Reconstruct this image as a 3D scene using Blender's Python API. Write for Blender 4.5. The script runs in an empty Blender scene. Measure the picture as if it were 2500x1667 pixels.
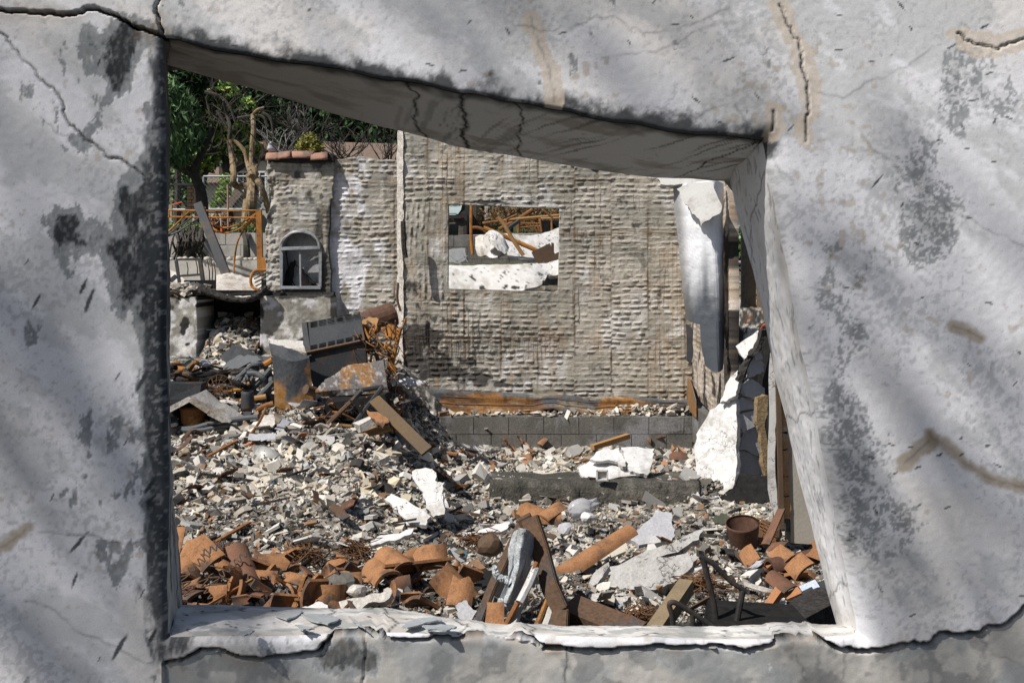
import bpy, bmesh, math, random
import numpy as np
from mathutils import Vector, Matrix, Quaternion

random.seed(7)
RNG = np.random.default_rng(11)
SC = bpy.context.scene
COL = SC.collection

# ------------------------------------------------------------------ camera, sky, sun, exposure
CAM_Z = 2.0
cam_data = bpy.data.cameras.new('camera')
cam_data.lens = 36.0
cam_data.sensor_width = 36.0
cam_data.sensor_fit = 'HORIZONTAL'
cam_data.shift_y = -0.0734
cam_data.clip_start = 0.05
cam_data.clip_end = 600
cam = bpy.data.objects.new('camera', cam_data)
cam.location = (0, 0, CAM_Z)
cam.rotation_euler = (math.radians(90), 0, 0)
COL.objects.link(cam)
SC.camera = cam

SUN_EL, SUN_AZ = math.radians(49), math.radians(53)      # azimuth: turned to the left of straight behind the camera
S = Vector((-math.sin(SUN_AZ) * math.cos(SUN_EL), -math.cos(SUN_AZ) * math.cos(SUN_EL), math.sin(SUN_EL)))
world = bpy.data.worlds.new('World')
SC.world = world
world.use_nodes = True
wn = world.node_tree
sky = wn.nodes.new('ShaderNodeTexSky')
sky.sky_type = 'NISHITA'
sky.sun_disc = False
sky.sun_elevation = SUN_EL
sky.sun_rotation = math.atan2(S.x, S.y)
sky.air_density = 1.0
sky.dust_density = 2.0
bg = wn.nodes['Background']
bg.inputs['Strength'].default_value = 0.068
wn.links.new(sky.outputs[0], bg.inputs['Color'])
sun_data = bpy.data.lights.new('sun', 'SUN')
sun_data.energy = 4.8
sun_data.angle = math.radians(0.55)
sun_data.color = (1.0, 0.96, 0.90)
sun = bpy.data.objects.new('sun', sun_data)
sun.rotation_euler = (-S).to_track_quat('-Z', 'Y').to_euler()
sun.location = (-10, -10, 20)
COL.objects.link(sun)
SC.view_settings.view_transform = 'Standard'
SC.view_settings.look = 'None'
SC.view_settings.exposure = 0.22
SC.view_settings.gamma = 1.0
SC.view_settings.use_curve_mapping = False
SC.cycles.max_bounces = 6
SC.cycles.diffuse_bounces = 3

# ------------------------------------------------------------------ numeric helpers
def P(px, py, Y):
    """the point at distance Y that lies on the sight line through photo pixel (px, py)"""
    return Vector(((px - 1250) / 2500 * Y, Y, CAM_Z - (py - 650) / 2500 * Y))

def hash2(ix, iy, seed):
    h = (ix.astype(np.int64) * 374761393 + iy.astype(np.int64) * 668265263 + seed * 1442695041) & 0xffffffff
    h = ((h ^ (h >> 13)) * 1274126177) & 0xffffffff
    h = ((h ^ (h >> 16)) * 2246822519) & 0xffffffff
    return ((h ^ (h >> 15)) & 0xffffff) / float(0xffffff)

def vnoise(x, y, seed=0):
    x = np.asarray(x, float); y = np.asarray(y, float)
    ix = np.floor(x); iy = np.floor(y)
    fx = x - ix; fy = y - iy
    fx = fx * fx * (3 - 2 * fx); fy = fy * fy * (3 - 2 * fy)
    a = hash2(ix, iy, seed); b = hash2(ix + 1, iy, seed)
    c = hash2(ix, iy + 1, seed); d = hash2(ix + 1, iy + 1, seed)
    return (a * (1 - fx) + b * fx) * (1 - fy) + (c * (1 - fx) + d * fx) * fy

def fbm(x, y, scale, octv=4, seed=0, gain=0.5):
    x = np.asarray(x, float) / scale; y = np.asarray(y, float) / scale
    s = 0; a = 1; t = 0
    for o in range(octv):
        s = s + a * vnoise(x + 17.3 * o, y - 9.1 * o, seed + o * 31)
        t += a; a *= gain; x = x * 2.03; y = y * 2.03
    return s / t

def sstep(a, b, x):
    t = np.clip((x - a) / (b - a), 0, 1)
    return t * t * (3 - 2 * t)

def polydist(x, y, pts):
    """distance of every (x, y) to a polyline, and the nearest point on it"""
    best = np.full(x.shape, 1e18); bx = np.zeros(x.shape); by = np.zeros(x.shape)
    for (x0, y0), (x1, y1) in zip(pts[:-1], pts[1:]):
        dx, dy = x1 - x0, y1 - y0
        L = dx * dx + dy * dy + 1e-12
        t = np.clip(((x - x0) * dx + (y - y0) * dy) / L, 0, 1)
        qx = x0 + t * dx; qy = y0 + t * dy
        d = (x - qx) ** 2 + (y - qy) ** 2
        m = d < best
        best = np.where(m, d, best); bx = np.where(m, qx, bx); by = np.where(m, qy, by)
    return np.sqrt(best), bx, by

def inpoly(x, y, pts):
    ins = np.zeros(x.shape, bool)
    n = len(pts)
    for i in range(n):
        x0, y0 = pts[i]; x1, y1 = pts[(i + 1) % n]
        if y0 == y1:
            continue
        c = ((y0 > y) != (y1 > y)) & (x < (x1 - x0) * (y - y0) / (y1 - y0) + x0)
        ins ^= c
    return ins

def jag(pts, amp, depth=4, seed=0, closed=False):
    """roughen a polyline by midpoint displacement"""
    r = random.Random(seed)
    pts = [tuple(p) for p in pts]
    if closed:
        pts.append(pts[0])
    for k in range(depth):
        out = [pts[0]]
        for a, b in zip(pts[:-1], pts[1:]):
            L = math.hypot(b[0] - a[0], b[1] - a[1])
            s = r.uniform(-1, 1) * min(amp, L * 0.22)
            nx, ny = -(b[1] - a[1]) / (L + 1e-9), (b[0] - a[0]) / (L + 1e-9)
            out.append(((a[0] + b[0]) / 2 + nx * s, (a[1] + b[1]) / 2 + ny * s))
            out.append(b)
        pts = out
        amp *= 0.62
    return pts[:-1] if closed else pts

def resample(pts, n):
    p = np.array(pts, float)
    d = np.concatenate([[0], np.cumsum(np.hypot(*(p[1:] - p[:-1]).T))])
    t = np.linspace(0, d[-1], n)
    return np.stack([np.interp(t, d, p[:, k]) for k in range(p.shape[1])], 1)

def smooth_curve(pts, n=8):
    """Catmull-Rom through 3-D points"""
    p = [Vector(q) for q in pts]
    p = [p[0] * 2 - p[1]] + p + [p[-1] * 2 - p[-2]]
    out = []
    for i in range(1, len(p) - 2):
        for k in range(n):
            t = k / n
            a, b, c, d = p[i - 1], p[i], p[i + 1], p[i + 2]
            out.append(0.5 * ((2 * b) + (c - a) * t + (2 * a - 5 * b + 4 * c - d) * t * t + (-a + 3 * b - 3 * c + d) * t ** 3))
    out.append(p[-2].copy())
    return out

# ------------------------------------------------------------------ materials
def M(name, c1, c2=None, scale=6.0, rough=0.85, metal=0.0, grain=0.25, gscale=90, bump=0.4, bscale=70, bdist=0.004,
      attr=False, sharp=0.25, c3=None, s3=3.0, spec=0.3, alpha=1.0, trans=0.0, crack=None):
    m = bpy.data.materials.new(name)
    m.use_nodes = True
    nt = m.node_tree; N = nt.nodes; L = nt.links
    b = N['Principled BSDF']
    b.inputs['Roughness'].default_value = rough
    b.inputs['Metallic'].default_value = metal
    b.inputs['Specular IOR Level'].default_value = spec
    if alpha < 1: b.inputs['Alpha'].default_value = alpha
    if trans: b.inputs['Transmission Weight'].default_value = trans
    tc = N.new('ShaderNodeTexCoord')
    def noise(sc, det=5, rg=0.6):
        n = N.new('ShaderNodeTexNoise'); n.inputs['Scale'].default_value = sc
        n.inputs['Detail'].default_value = det; n.inputs['Roughness'].default_value = rg
        L.new(tc.outputs['Object'], n.inputs['Vector']); return n
    def ramp(src, lo, hi, ca, cb):
        r = N.new('ShaderNodeValToRGB')
        r.color_ramp.elements[0].position = lo; r.color_ramp.elements[1].position = hi
        r.color_ramp.elements[0].color = (*ca, 1); r.color_ramp.elements[1].color = (*cb, 1)
        L.new(src, r.inputs[0]); return r
    def mix(mode, fac, A, B):
        x = N.new('ShaderNodeMix'); x.data_type = 'RGBA'; x.blend_type = mode
        if isinstance(fac, float): x.inputs[0].default_value = fac
        else: L.new(fac, x.inputs[0])
        for s, v in ((6, A), (7, B)):
            if isinstance(v, tuple): x.inputs[s].default_value = (*v, 1)
            else: L.new(v, x.inputs[s])
        return x.outputs[2]
    if attr:
        a = N.new('ShaderNodeAttribute'); a.attribute_name = 'Col'
        col = a.outputs['Color']
    else:
        if c2 is None: c2 = tuple(v * 0.75 for v in c1)
        n = noise(scale)
        col = ramp(n.outputs[0], 0.5 - sharp, 0.5 + sharp, c1, c2).outputs[0]
        if c3 is not None:
            n3 = noise(s3, 6, 0.7)
            f = ramp(n3.outputs[0], 0.50, 0.62, (0, 0, 0), (1, 1, 1))
            col = mix('MIX', f.outputs[0], col, c3)
    if crack:
        cn = noise(crack[0], 6, 0.6)
        sb = N.new('ShaderNodeMath'); sb.operation = 'SUBTRACT'; sb.inputs[1].default_value = 0.5; L.new(cn.outputs[0], sb.inputs[0])
        ab = N.new('ShaderNodeMath'); ab.operation = 'ABSOLUTE'; L.new(sb.outputs[0], ab.inputs[0])
        cr = ramp(ab.outputs[0], crack[1] * 0.5, crack[1], (1, 1, 1), (0, 0, 0))
        col = mix('MIX', cr.outputs[0], col, (0.10, 0.095, 0.09))
    g = noise(gscale, 3)
    gr = ramp(g.outputs[0], 0.3, 0.7, (1 - grain,) * 3, (1 + grain * 0.6,) * 3)
    col = mix('MULTIPLY', 1.0, col, gr.outputs[0])
    L.new(col, b.inputs['Base Color'])
    if bump:
        bn = noise(bscale, 6, 0.65)
        bp = N.new('ShaderNodeBump'); bp.inputs['Strength'].default_value = bump
        bp.inputs['Distance'].default_value = bdist
        L.new(bn.outputs[0], bp.inputs['Height'])
        L.new(bp.outputs[0], b.inputs['Normal'])
    return m

# ------------------------------------------------------------------ object helpers
WLOC = {}
def tag(o, label=None, cat=None, group=None, kind=None):
    if label: o['label'] = label
    if cat:
        o['category'] = cat
        if not kind: o['kind'] = 'thing'
    if group: o['group'] = group
    if kind: o['kind'] = kind
    return o

def thing(name, label, cat, loc, group=None):
    o = bpy.data.objects.new(name, None)
    o.empty_display_size = 0.1
    o.location = loc
    COL.objects.link(o)
    WLOC[o] = Vector(loc)
    return tag(o, label, cat, group)

def make_mesh(name, v, f, mat, smooth=False, col=None):
    """v: (n,3); f: list of index tuples, or an (m,k) array"""
    v = np.asarray(v, np.float32).reshape(-1, 3)
    me = bpy.data.meshes.new(name)
    if isinstance(f, np.ndarray):
        k = f.shape[1]
        me.vertices.add(len(v)); me.vertices.foreach_set('co', v.ravel())
        me.loops.add(f.size); me.loops.foreach_set('vertex_index', f.astype(np.int32).ravel())
        me.polygons.add(len(f))
        me.polygons.foreach_set('loop_start', np.arange(0, f.size, k, dtype=np.int32))
        me.polygons.foreach_set('loop_total', np.full(len(f), k, np.int32))
    else:
        me.from_pydata([tuple(map(float, q)) for q in v], [], [tuple(map(int, q)) for q in f])
    me.update(calc_edges=True)
    me.validate()
    me.polygons.foreach_set('use_smooth', np.full(len(me.polygons), bool(smooth)))
    if col is not None:
        at = me.color_attributes.new('Col', 'FLOAT_COLOR', 'POINT')
        c = np.ones((len(v), 4), np.float32); c[:, :3] = col
        at.data.foreach_set('color', c.ravel())
    if mat is not None:
        me.materials.append(mat)
    return me

def mk(name, v, f, mat, parent=None, smooth=False, col=None, origin=None):
    """one mesh object from world-space points; children are stored relative to their parent"""
    v = np.asarray(v, np.float64).reshape(-1, 3)
    if parent is not None:
        o0 = np.array(WLOC[parent])
    elif origin is not None:
        o0 = np.array(origin)
    else:
        o0 = np.array([(v[:, 0].min() + v[:, 0].max()) / 2, (v[:, 1].min() + v[:, 1].max()) / 2, v[:, 2].min()])
    o = bpy.data.objects.new(name, make_mesh(name, v - o0, f, mat, smooth, col))
    COL.objects.link(o)
    if parent is not None:
        o.parent = parent
        WLOC[o] = WLOC[parent].copy()
    else:
        o.location = o0
        WLOC[o] = Vector(o0)
    return o

class MB:
    """collects simple shapes into one mesh"""
    def __init__(s): s.v = []; s.f = []
    def add(s, v, f):
        n = len(s.v); s.v.extend([tuple(q) for q in v]); s.f.extend([tuple(i + n for i in q) for q in f]); return s
    def box(s, c, size, rot=None):
        h = [d / 2 for d in size]
        vs = [Vector((x * h[0], y * h[1], z * h[2])) for x in (-1, 1) for y in (-1, 1) for z in (-1, 1)]
        if rot is not None: vs = [rot @ q for q in vs]
        c = Vector(c)
        return s.add([q + c for q in vs], [(0, 1, 3, 2), (4, 6, 7, 5), (0, 4, 5, 1), (2, 3, 7, 6), (0, 2, 6, 4), (1, 5, 7, 3)])
    def bar(s, a, b, w, h, up=(0, 0, 1)):
        a = Vector(a); b = Vector(b); d = (b - a); L = d.length; d.normalize()
        x = d.cross(Vector(up))
        if x.length < 1e-4: x = d.cross(Vector((1, 0, 0)))
        x.normalize(); z = x.cross(d)
        R = Matrix((x, d, z)).transposed()
        return s.box((a + b) / 2, (w, L, h), R)
    def tube(s, pts, r, seg=8, caps=True, r2=None):
        pts = [Vector(p) for p in pts]; n = len(pts); vs = []; fs = []
        prev = None
        for i, p in enumerate(pts):
            t = (pts[min(i + 1, n - 1)] - pts[max(i - 1, 0)])
            if t.length < 1e-9: t = Vector((0, 0, 1))
            t.normalize()
            if prev is None:
                x = t.cross(Vector((0.31, 0.2, 0.93)))
                if x.length < 1e-3: x = t.cross(Vector((1, 0, 0)))
            else:
                x = prev - t * prev.dot(t)
            x.normalize(); prev = x; y = t.cross(x)
            rr = r if r2 is None else r + (r2 - r) * i / max(1, n - 1)
            for k in range(seg):
                a = 2 * math.pi * k / seg
                vs.append(p + (x * math.cos(a) + y * math.sin(a)) * rr)
        for i in range(n - 1):
            for k in range(seg):
                k2 = (k + 1) % seg
                fs.append((i * seg + k, i * seg + k2, (i + 1) * seg + k2, (i + 1) * seg + k))
        if caps:
            fs.append(tuple(range(seg))[::-1]); fs.append(tuple((n - 1) * seg + k for k in range(seg)))
        return s.add(vs, fs)
    def lathe(s, c, prof, axis=(0, 0, 1), seg=20, squash=None, cap=True):
        """prof: (radius, height) pairs along the axis"""
        q = Vector((0, 0, 1)).rotation_difference(Vector(axis).normalized()); c = Vector(c); vs = []; fs = []
        for (r, h) in prof:
            for k in range(seg):
                a = 2 * math.pi * k / seg
                vs.append(c + q @ Vector((r * math.cos(a), r * math.sin(a) * (squash or 1), h)))
        for i in range(len(prof) - 1):
            for k in range(seg):
                k2 = (k + 1) % seg
                fs.append((i * seg + k, i * seg + k2, (i + 1) * seg + k2, (i + 1) * seg + k))
        if cap:
            fs.append(tuple(range(seg))[::-1]); fs.append(tuple((len(prof) - 1) * seg + k for k in range(seg)))
        return s.add(vs, fs)
    def jitter(s, a, seed=0):
        r = random.Random(seed)
        s.v = [(x + r.uniform(-a, a), y + r.uniform(-a, a), z + r.uniform(-a, a)) for x, y, z in s.v]; return s
    def build(s, name, mat, parent=None, smooth=False):
        return mk(name, s.v, s.f, mat, parent, smooth)

def prism(outline, n, thick):
    """outline: 3-D points on a plane with normal n; returns a plate of that thickness (front = outline)"""
    o = [Vector(p) for p in outline]; n = Vector(n).normalized()
    k = len(o)
    v = o + [p - n * thick for p in o]
    f = [tuple(range(k)), tuple(range(2 * k - 1, k - 1, -1))] + [(i, i + k, (i + 1) % k + k, (i + 1) % k) for i in range(k)]
    return v, f

def plate(name, px, point, normal, thick, mat, parent=None, jagamp=5, seed=1, depth=2, bulge=0.0, rough=0.0, step=None):
    """a broken slab: its outline (photo pixels) is set on the plane through 'point', then given thickness;
    the face is gridded so it can undulate"""
    n = Vector(normal).normalized(); p0 = Vector(point)
    pts = jag(px, jagamp, depth, seed, True)
    out = []
    for (x, y) in pts:
        d = P(x, y, 1.0) - Vector((0, 0, CAM_Z))
        den = d.dot(n)
        t = (p0 - Vector((0, 0, CAM_Z))).dot(n) / den
        out.append(Vector((0, 0, CAM_Z)) + d * t)
    if n.dot(Vector((0, 0, CAM_Z)) - p0) < 0: n = -n
    bm = bmesh.new()
    vs = [bm.verts.new(q) for q in out]
    face = bm.faces.new(vs)
    bm.normal_update()
    if face.normal.dot(n) < 0: face.normal_flip()
    r = bmesh.ops.extrude_face_region(bm, geom=[face])
    for g in r['geom']:
        if isinstance(g, bmesh.types.BMVert):
            g.co -= n * thick + Vector((random.uniform(-.3, .3), random.uniform(-.3, .3), random.uniform(-.3, .3))) * thick * 0.5
    # the extrude leaves 'face' as front
    bmesh.ops.recalc_face_normals(bm, faces=bm.faces)
    fr = [f for f in bm.faces if len(f.verts) > 4]
    bmesh.ops.triangulate(bm, faces=fr)
    if bulge or rough:
        for k in range(2):
            long_e = [e for e in bm.edges if e.calc_length() > (step or 0.08)]
            bmesh.ops.subdivide_edges(bm, edges=long_e, cuts=1)
            bmesh.ops.triangulate(bm, faces=[f for f in bm.faces if len(f.verts) > 4])
        for vtx in bm.verts:
            q = vtx.co
            vtx.co = q + n * float((fbm(np.array([q.x * 3 + q.z]), np.array([q.y * 3 - q.z]), 0.6, 3, seed)[0] - 0.5) * 2 * (bulge) +
                                   (fbm(np.array([q.x + q.z * .7]), np.array([q.y + q.z]), 0.05, 2, seed)[0] - 0.5) * rough)
    bmesh.ops.recalc_face_normals(bm, faces=bm.faces)
    bm.verts.index_update()
    v = [q.co.copy() for q in bm.verts]; f = [tuple(q.index for q in fc.verts) for fc in bm.faces]
    bm.free()
    return mk(name, v, f, mat, parent)

def nonuni(lo, hi, step, far_lo, far_hi, grow=1.25):
    a = list(np.arange(lo, hi + step * .5, step))
    s = step; x = a[-1]
    while x < far_hi:
        s *= grow; x = min(x + s, far_hi); a.append(x)
    s = step; x = a[0]; b = []
    while x > far_lo:
        s *= grow; x = max(x - s, far_lo); b.append(x)
    return np.array(b[::-1] + a)

def grid_wall(xs, zs, Y, outline=None, holes=(), disp=None, colf=None, frame=None, thick=0.0, snap=True):
    """a wall face as a grid that follows its outline and holes exactly. In wall coordinates (x, z);
    frame maps (x, depth, z) to the world. Returns verts, quads, colours (with edge strips of 'thick')"""
    X, Z = np.meshgrid(xs, zs)
    nz, nx = X.shape
    cx = (X[:-1, :-1] + X[1:, 1:]) / 2; cz = (Z[:-1, :-1] + Z[1:, 1:]) / 2
    keep = np.ones(cx.shape, bool)
    if outline is not None: keep &= inpoly(cx, cz, outline)
    for h in holes: keep &= ~inpoly(cx, cz, h)
    idx = np.arange(nz * nx).reshape(nz, nx)
    q = np.stack([idx[:-1, :-1], idx[:-1, 1:], idx[1:, 1:], idx[1:, :-1]], -1)[keep]
    cnt = np.zeros(nz * nx, int); np.add.at(cnt, q.ravel(), 1)
    X = X.ravel().copy(); Z = Z.ravel().copy()
    full = np.zeros((nz, nx), int); full[:] = 4
    full[0, :] = 2; full[-1, :] = 2; full[:, 0] = 2; full[:, -1] = 2
    full[0, 0] = full[0, -1] = full[-1, 0] = full[-1, -1] = 1
    bnd = (cnt > 0) & (cnt < full.ravel())
    polys = [list(h) + [h[0]] for h in holes] + ([list(outline) + [outline[0]]] if outline is not None else [])
    if snap and polys and bnd.any():
        bx = X[bnd]; bz = Z[bnd]
        best = np.full(bx.shape, 1e9); sx = bx.copy(); sz = bz.copy()
        for pl in polys:
            d, qx, qz = polydist(bx, bz, pl)
            m = d < best; best = np.where(m, d, best); sx = np.where(m, qx, sx); sz = np.where(m, qz, sz)
        lim = 1.6 * max(np.diff(xs).max() if len(xs) > 1 else 1, 0.05)
        ok = best < lim
        bx[ok] = sx[ok]; bz[ok] = sz[ok]
        X[bnd] = bx; Z[bnd] = bz
    used = cnt > 0
    new = -np.ones(nz * nx, int); new[used] = np.arange(used.sum())
    q = new[q]; X = X[used]; Z = Z[used]
    D = disp(X, Z) if disp is not None else np.zeros(X.shape)
    v = np.stack([X, Y - D, Z], 1)
    col = colf(X, Z) if colf is not None else None
    if thick:
        e = np.concatenate([q[:, [0, 1]], q[:, [1, 2]], q[:, [2, 3]], q[:, [3, 0]]])
        key = np.sort(e, 1); key = key[:, 0].astype(np.int64) * (len(v) + 1) + key[:, 1]
        u, first, c = np.unique(key, return_index=True, return_counts=True)
        be = e[first[c == 1]]
        bv = np.unique(be); m = -np.ones(len(v), int); m[bv] = len(v) + np.arange(len(bv))
        v2 = v[bv].copy(); v2[:, 1] = Y + thick
        sq = np.stack([be[:, 1], be[:, 0], m[be[:, 0]], m[be[:, 1]]], 1)
        v = np.concatenate([v, v2]); q = np.concatenate([q, sq])
        if col is not None: col = np.concatenate([col, col[bv] * 0.8])
    if frame is not None:
        v = np.array([frame @ Vector(p) for p in v]) if len(v) < 2000 else v @ np.array(frame.to_3x3()).T + np.array(frame.to_translation())
    return v, q, col

def lerp3(a, b, t):
    return np.asarray(a) * (1 - t[:, None]) + np.asarray(b) * t[:, None]
# ------------------------------------------------------------------ ground
def H0(x, y):
    x = np.asarray(x, float); y = np.asarray(y, float)
    far_y = [-80, 2.9, 5.3, 6.5, 8.45, 8.62, 9.6, 11.66, 11.86, 12.3, 12.9, 13.3, 16.9, 17.2, 24, 32, 45, 60, 100, 400]
    base = np.interp(y, far_y, [.3, .36, .22,   .12, .02, .16, .06, -.09, .22, .27, .9, 1.45, 1.75, 2.4, 2.75, 3.0, 3.7, 5.5, 22, 60])
    left = np.interp(y, [-80, 2.9, 5.3, 6.2, 7, 8, 9, 10, 11.5, 12.5, 12.9, 13.3, 16.9, 17.2, 24, 32, 45, 60, 100, 400],
                     [.3, .36, .26, .36, .45, .55, .70, .82, .94, .98, 1.3, 1.6, 1.75, 2.4, 2.6, 2.7, 3.1, 5.0, 22, 60])
    t = sstep(-0.35, -1.45, x + 0.15 * np.sin(y * 2.3)) * sstep(5.2, 6.4, y)
    t = np.where(y > 12.4, sstep(-0.4, -1.6, x), t)
    h = base * (1 - t) + left * t
    # mound of tiles under the sill, slope of rubble left of the step, dip under the leaning slab
    h = h + 0.10 * np.exp(-((x + 1.15) / 0.9) ** 2 - ((y - 5.35) / 0.45) ** 2)
    h = h + 0.13 * np.exp(-((x + 0.75) / 0.55) ** 2 - ((y - 8.6) / 1.0) ** 2)
    h = h + 0.10 * np.exp(-((x - 0.15) / 0.5) ** 2 - ((y - 5.6) / 0.5) ** 2)
    h = h + 0.12 * np.exp(-((x - 0.9) / 0.6) ** 2 - ((y - 6.0) / 0.7) ** 2)
    return h

def H(x, y):
    x = np.asarray(x, float); y = np.asarray(y, float)
    near = sstep(2.9, 4.6, y) * (1 - sstep(13.5, 20, y))
    b = (fbm(x, y, 0.7, 3, 5) - 0.5) * 0.12 + (fbm(x, y, 0.16, 3, 9) - 0.5) * 0.06 + (fbm(x, y, 0.05, 2, 13) - 0.5) * 0.05
    far = sstep(30, 60, y) * (fbm(x, y, 14, 4, 3) - 0.5) * 6
    return H0(x, y) + b * near + far

def G(px, py):
    """where the sight line through a photo pixel meets the ground"""
    Y = np.linspace(3.0, 40, 3000)
    x = (px - 1250) / 2500 * Y; z = CAM_Z - (py - 650) / 2500 * Y
    g = H0(x, Y)
    i = int(np.argmax(z < g)) if (z < g).any() else len(Y) - 1
    return Vector((x[i], Y[i], float(g[i])))

gx = nonuni(-3.3, 3.5, 0.021, -400, 400, 1.22)
gy = nonuni(3.0, 13.2, 0.024, -80, 400, 1.12)
GX, GY = np.meshgrid(gx, gy)
GZ = H(GX, GY)
def Hq(x, y):
    i = np.clip(np.searchsorted(gx, x) - 1, 0, len(gx) - 2); j = np.clip(np.searchsorted(gy, y) - 1, 0, len(gy) - 2)
    u = (x - gx[i]) / (gx[i + 1] - gx[i]); w = (y - gy[j]) / (gy[j + 1] - gy[j])
    return (GZ[j, i] * (1 - u) + GZ[j, i + 1] * u) * (1 - w) + (GZ[j + 1, i] * (1 - u) + GZ[j + 1, i + 1] * u) * w
n_y, n_x = GX.shape
gi = np.arange(n_y * n_x).reshape(n_y, n_x)
gq = np.stack([gi[:-1, :-1], gi[:-1, 1:], gi[1:, 1:], gi[1:, :-1]], -1).reshape(-1, 4)
fx, fy = GX.ravel(), GY.ravel()
ash = np.array([.055, .052, .048]); beige = np.array([.25, .225, .18]); pale = np.array([.46, .44, .40]); char_shade = np.array([.035, .033, .031]); rust = np.array([.13, .06, .025])
nA = fbm(fx, fy, 0.55, 5, 21); nB = fbm(fx, fy, 0.12, 4, 22); nC = fbm(fx, fy, 0.035, 2, 23)
gc = lerp3(np.tile(ash, (len(fx), 1)), np.tile(beige, (len(fx), 1)), sstep(.38, .62, nA + 0.5 * (nB - .5)))
gc = gc * (1 - sstep(.52, .66, nC)[:, None]) + pale * sstep(.52, .66, nC)[:, None]
k = sstep(.40, .30, nB)[:, None]; gc = gc * (1 - k) + char_shade * k
k = (sstep(.68, .76, fbm(fx, fy, 0.25, 4, 29)) * 0.6)[:, None]; gc = gc * (1 - k) + rust * k
k = (sstep(5.9, 5.2, fy + (nB - .5) * .6) * .85)[:, None]; gc = gc * (1 - k) + char_shade * .8 * k  # near ground painted dark, for char and the deep shadows between the tiles
soil = lerp3(np.tile([.10, .085, .06], (len(fx), 1)), np.tile([.05, .07, .025], (len(fx), 1)), sstep(.4, .6, fbm(fx, fy, 2.5, 4, 31)))
k = sstep(13.5, 18, fy)[:, None]; gc = gc * (1 - k) + soil * k
m_ground = M('ash_ground', (1, 1, 1), attr=True, rough=0.95, grain=0.5, gscale=60, bump=0.9, bscale=45, bdist=0.012, spec=0.1)
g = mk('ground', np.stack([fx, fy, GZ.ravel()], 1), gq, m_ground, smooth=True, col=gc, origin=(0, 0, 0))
tag(g, kind='structure')

# ------------------------------------------------------------------ the near wall with the slanting window opening
FY, FT = 2.6, 0.35
def wall_px(x, z): return 1250 + x / FY * 2500, 650 - (z - CAM_Z) / FY * 2500
def to_xz(p, Y=FY): return ((p[0] - 1250) / 2500 * Y, CAM_Z - (p[1] - 650) / 2500 * Y)
f_top = [(394, 90), (560, 128), (760, 158), (900, 186), (1060, 212), (1180, 232), (1330, 262), (1460, 290), (1600, 312), (1740, 328), (1872, 340)]
f_right = [(1872, 340), (1885, 430), (1912, 560), (1950, 760), (1990, 960), (2035, 1200), (2075, 1400), (2103, 1556)]
f_bot = [(2103, 1556), (1900, 1562), (1600, 1560), (1300, 1558), (1000, 1550), (700, 1556), (402, 1560)]
f_left = [(402, 1560), (405, 1300), (404, 1000), (400, 700), (398, 400), (394, 90)]
r_top = [(402, 158), (560, 202), (780, 268), (978, 320), (1100, 355), (1340, 396), (1600, 434), (1782, 443)]
r_right = [(1782, 443), (1802, 535), (1838, 660), (1872, 810), (1905, 970), (1938, 1110), (1992, 1330), (2046, 1538)]
r_bot = [(2046, 1538), (1750, 1540), (1450, 1540), (1200, 1532), (1120, 1512), (950, 1490), (700, 1482), (446, 1476)]
r_left = [(446, 1476), (441, 1420), (434, 1300), (418, 1215), (409, 1100), (407, 700), (405, 160)]
r_left[-1] = (402, 158)
sides_f = [jag(s, 5, 2, 40 + i) for i, s in enumerate((f_top, f_right, f_bot, f_left))]
sides_r = [jag(s, 3, 2, 50 + i) for i, s in enumerate((r_top, r_right, r_bot, r_left))]
open_px = sum([s[:-1] for s in sides_f], [])
open_xz = [to_xz(p) for p in open_px]
crk_main = [jag([(-40, 22), (60, 27), (150, 36), (215, 20), (255, 28), (300, 52), (340, 70), (392, 88)], 7, 3, 61),
            jag([(2660, 1420), (2500, 1482), (2440, 1530), (2390, 1545), (2300, 1545), (2262, 1575), (2200, 1572), (2120, 1592), (2060, 1585), (1985, 1545)], 9, 3, 62),
            jag([(1985, 1552), (1900, 1565), (1820, 1590), (1700, 1580), (1560, 1583), (1430, 1588), (1330, 1588)], 7, 3, 63),
            jag([(1400, 1592), (1310, 1570), (1250, 1556), (1180, 1545)], 6, 3, 64),
            jag([(1180, 1556), (1080, 1562), (960, 1562), (890, 1549), (815, 1553), (780, 1588), (700, 1602), (600, 1606), (510, 1587), (470, 1598), (400, 1620)], 8, 3, 65),
            jag([(384, -30), (381, 20), (390, 60), (398, 92)], 6, 3, 66)]
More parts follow.
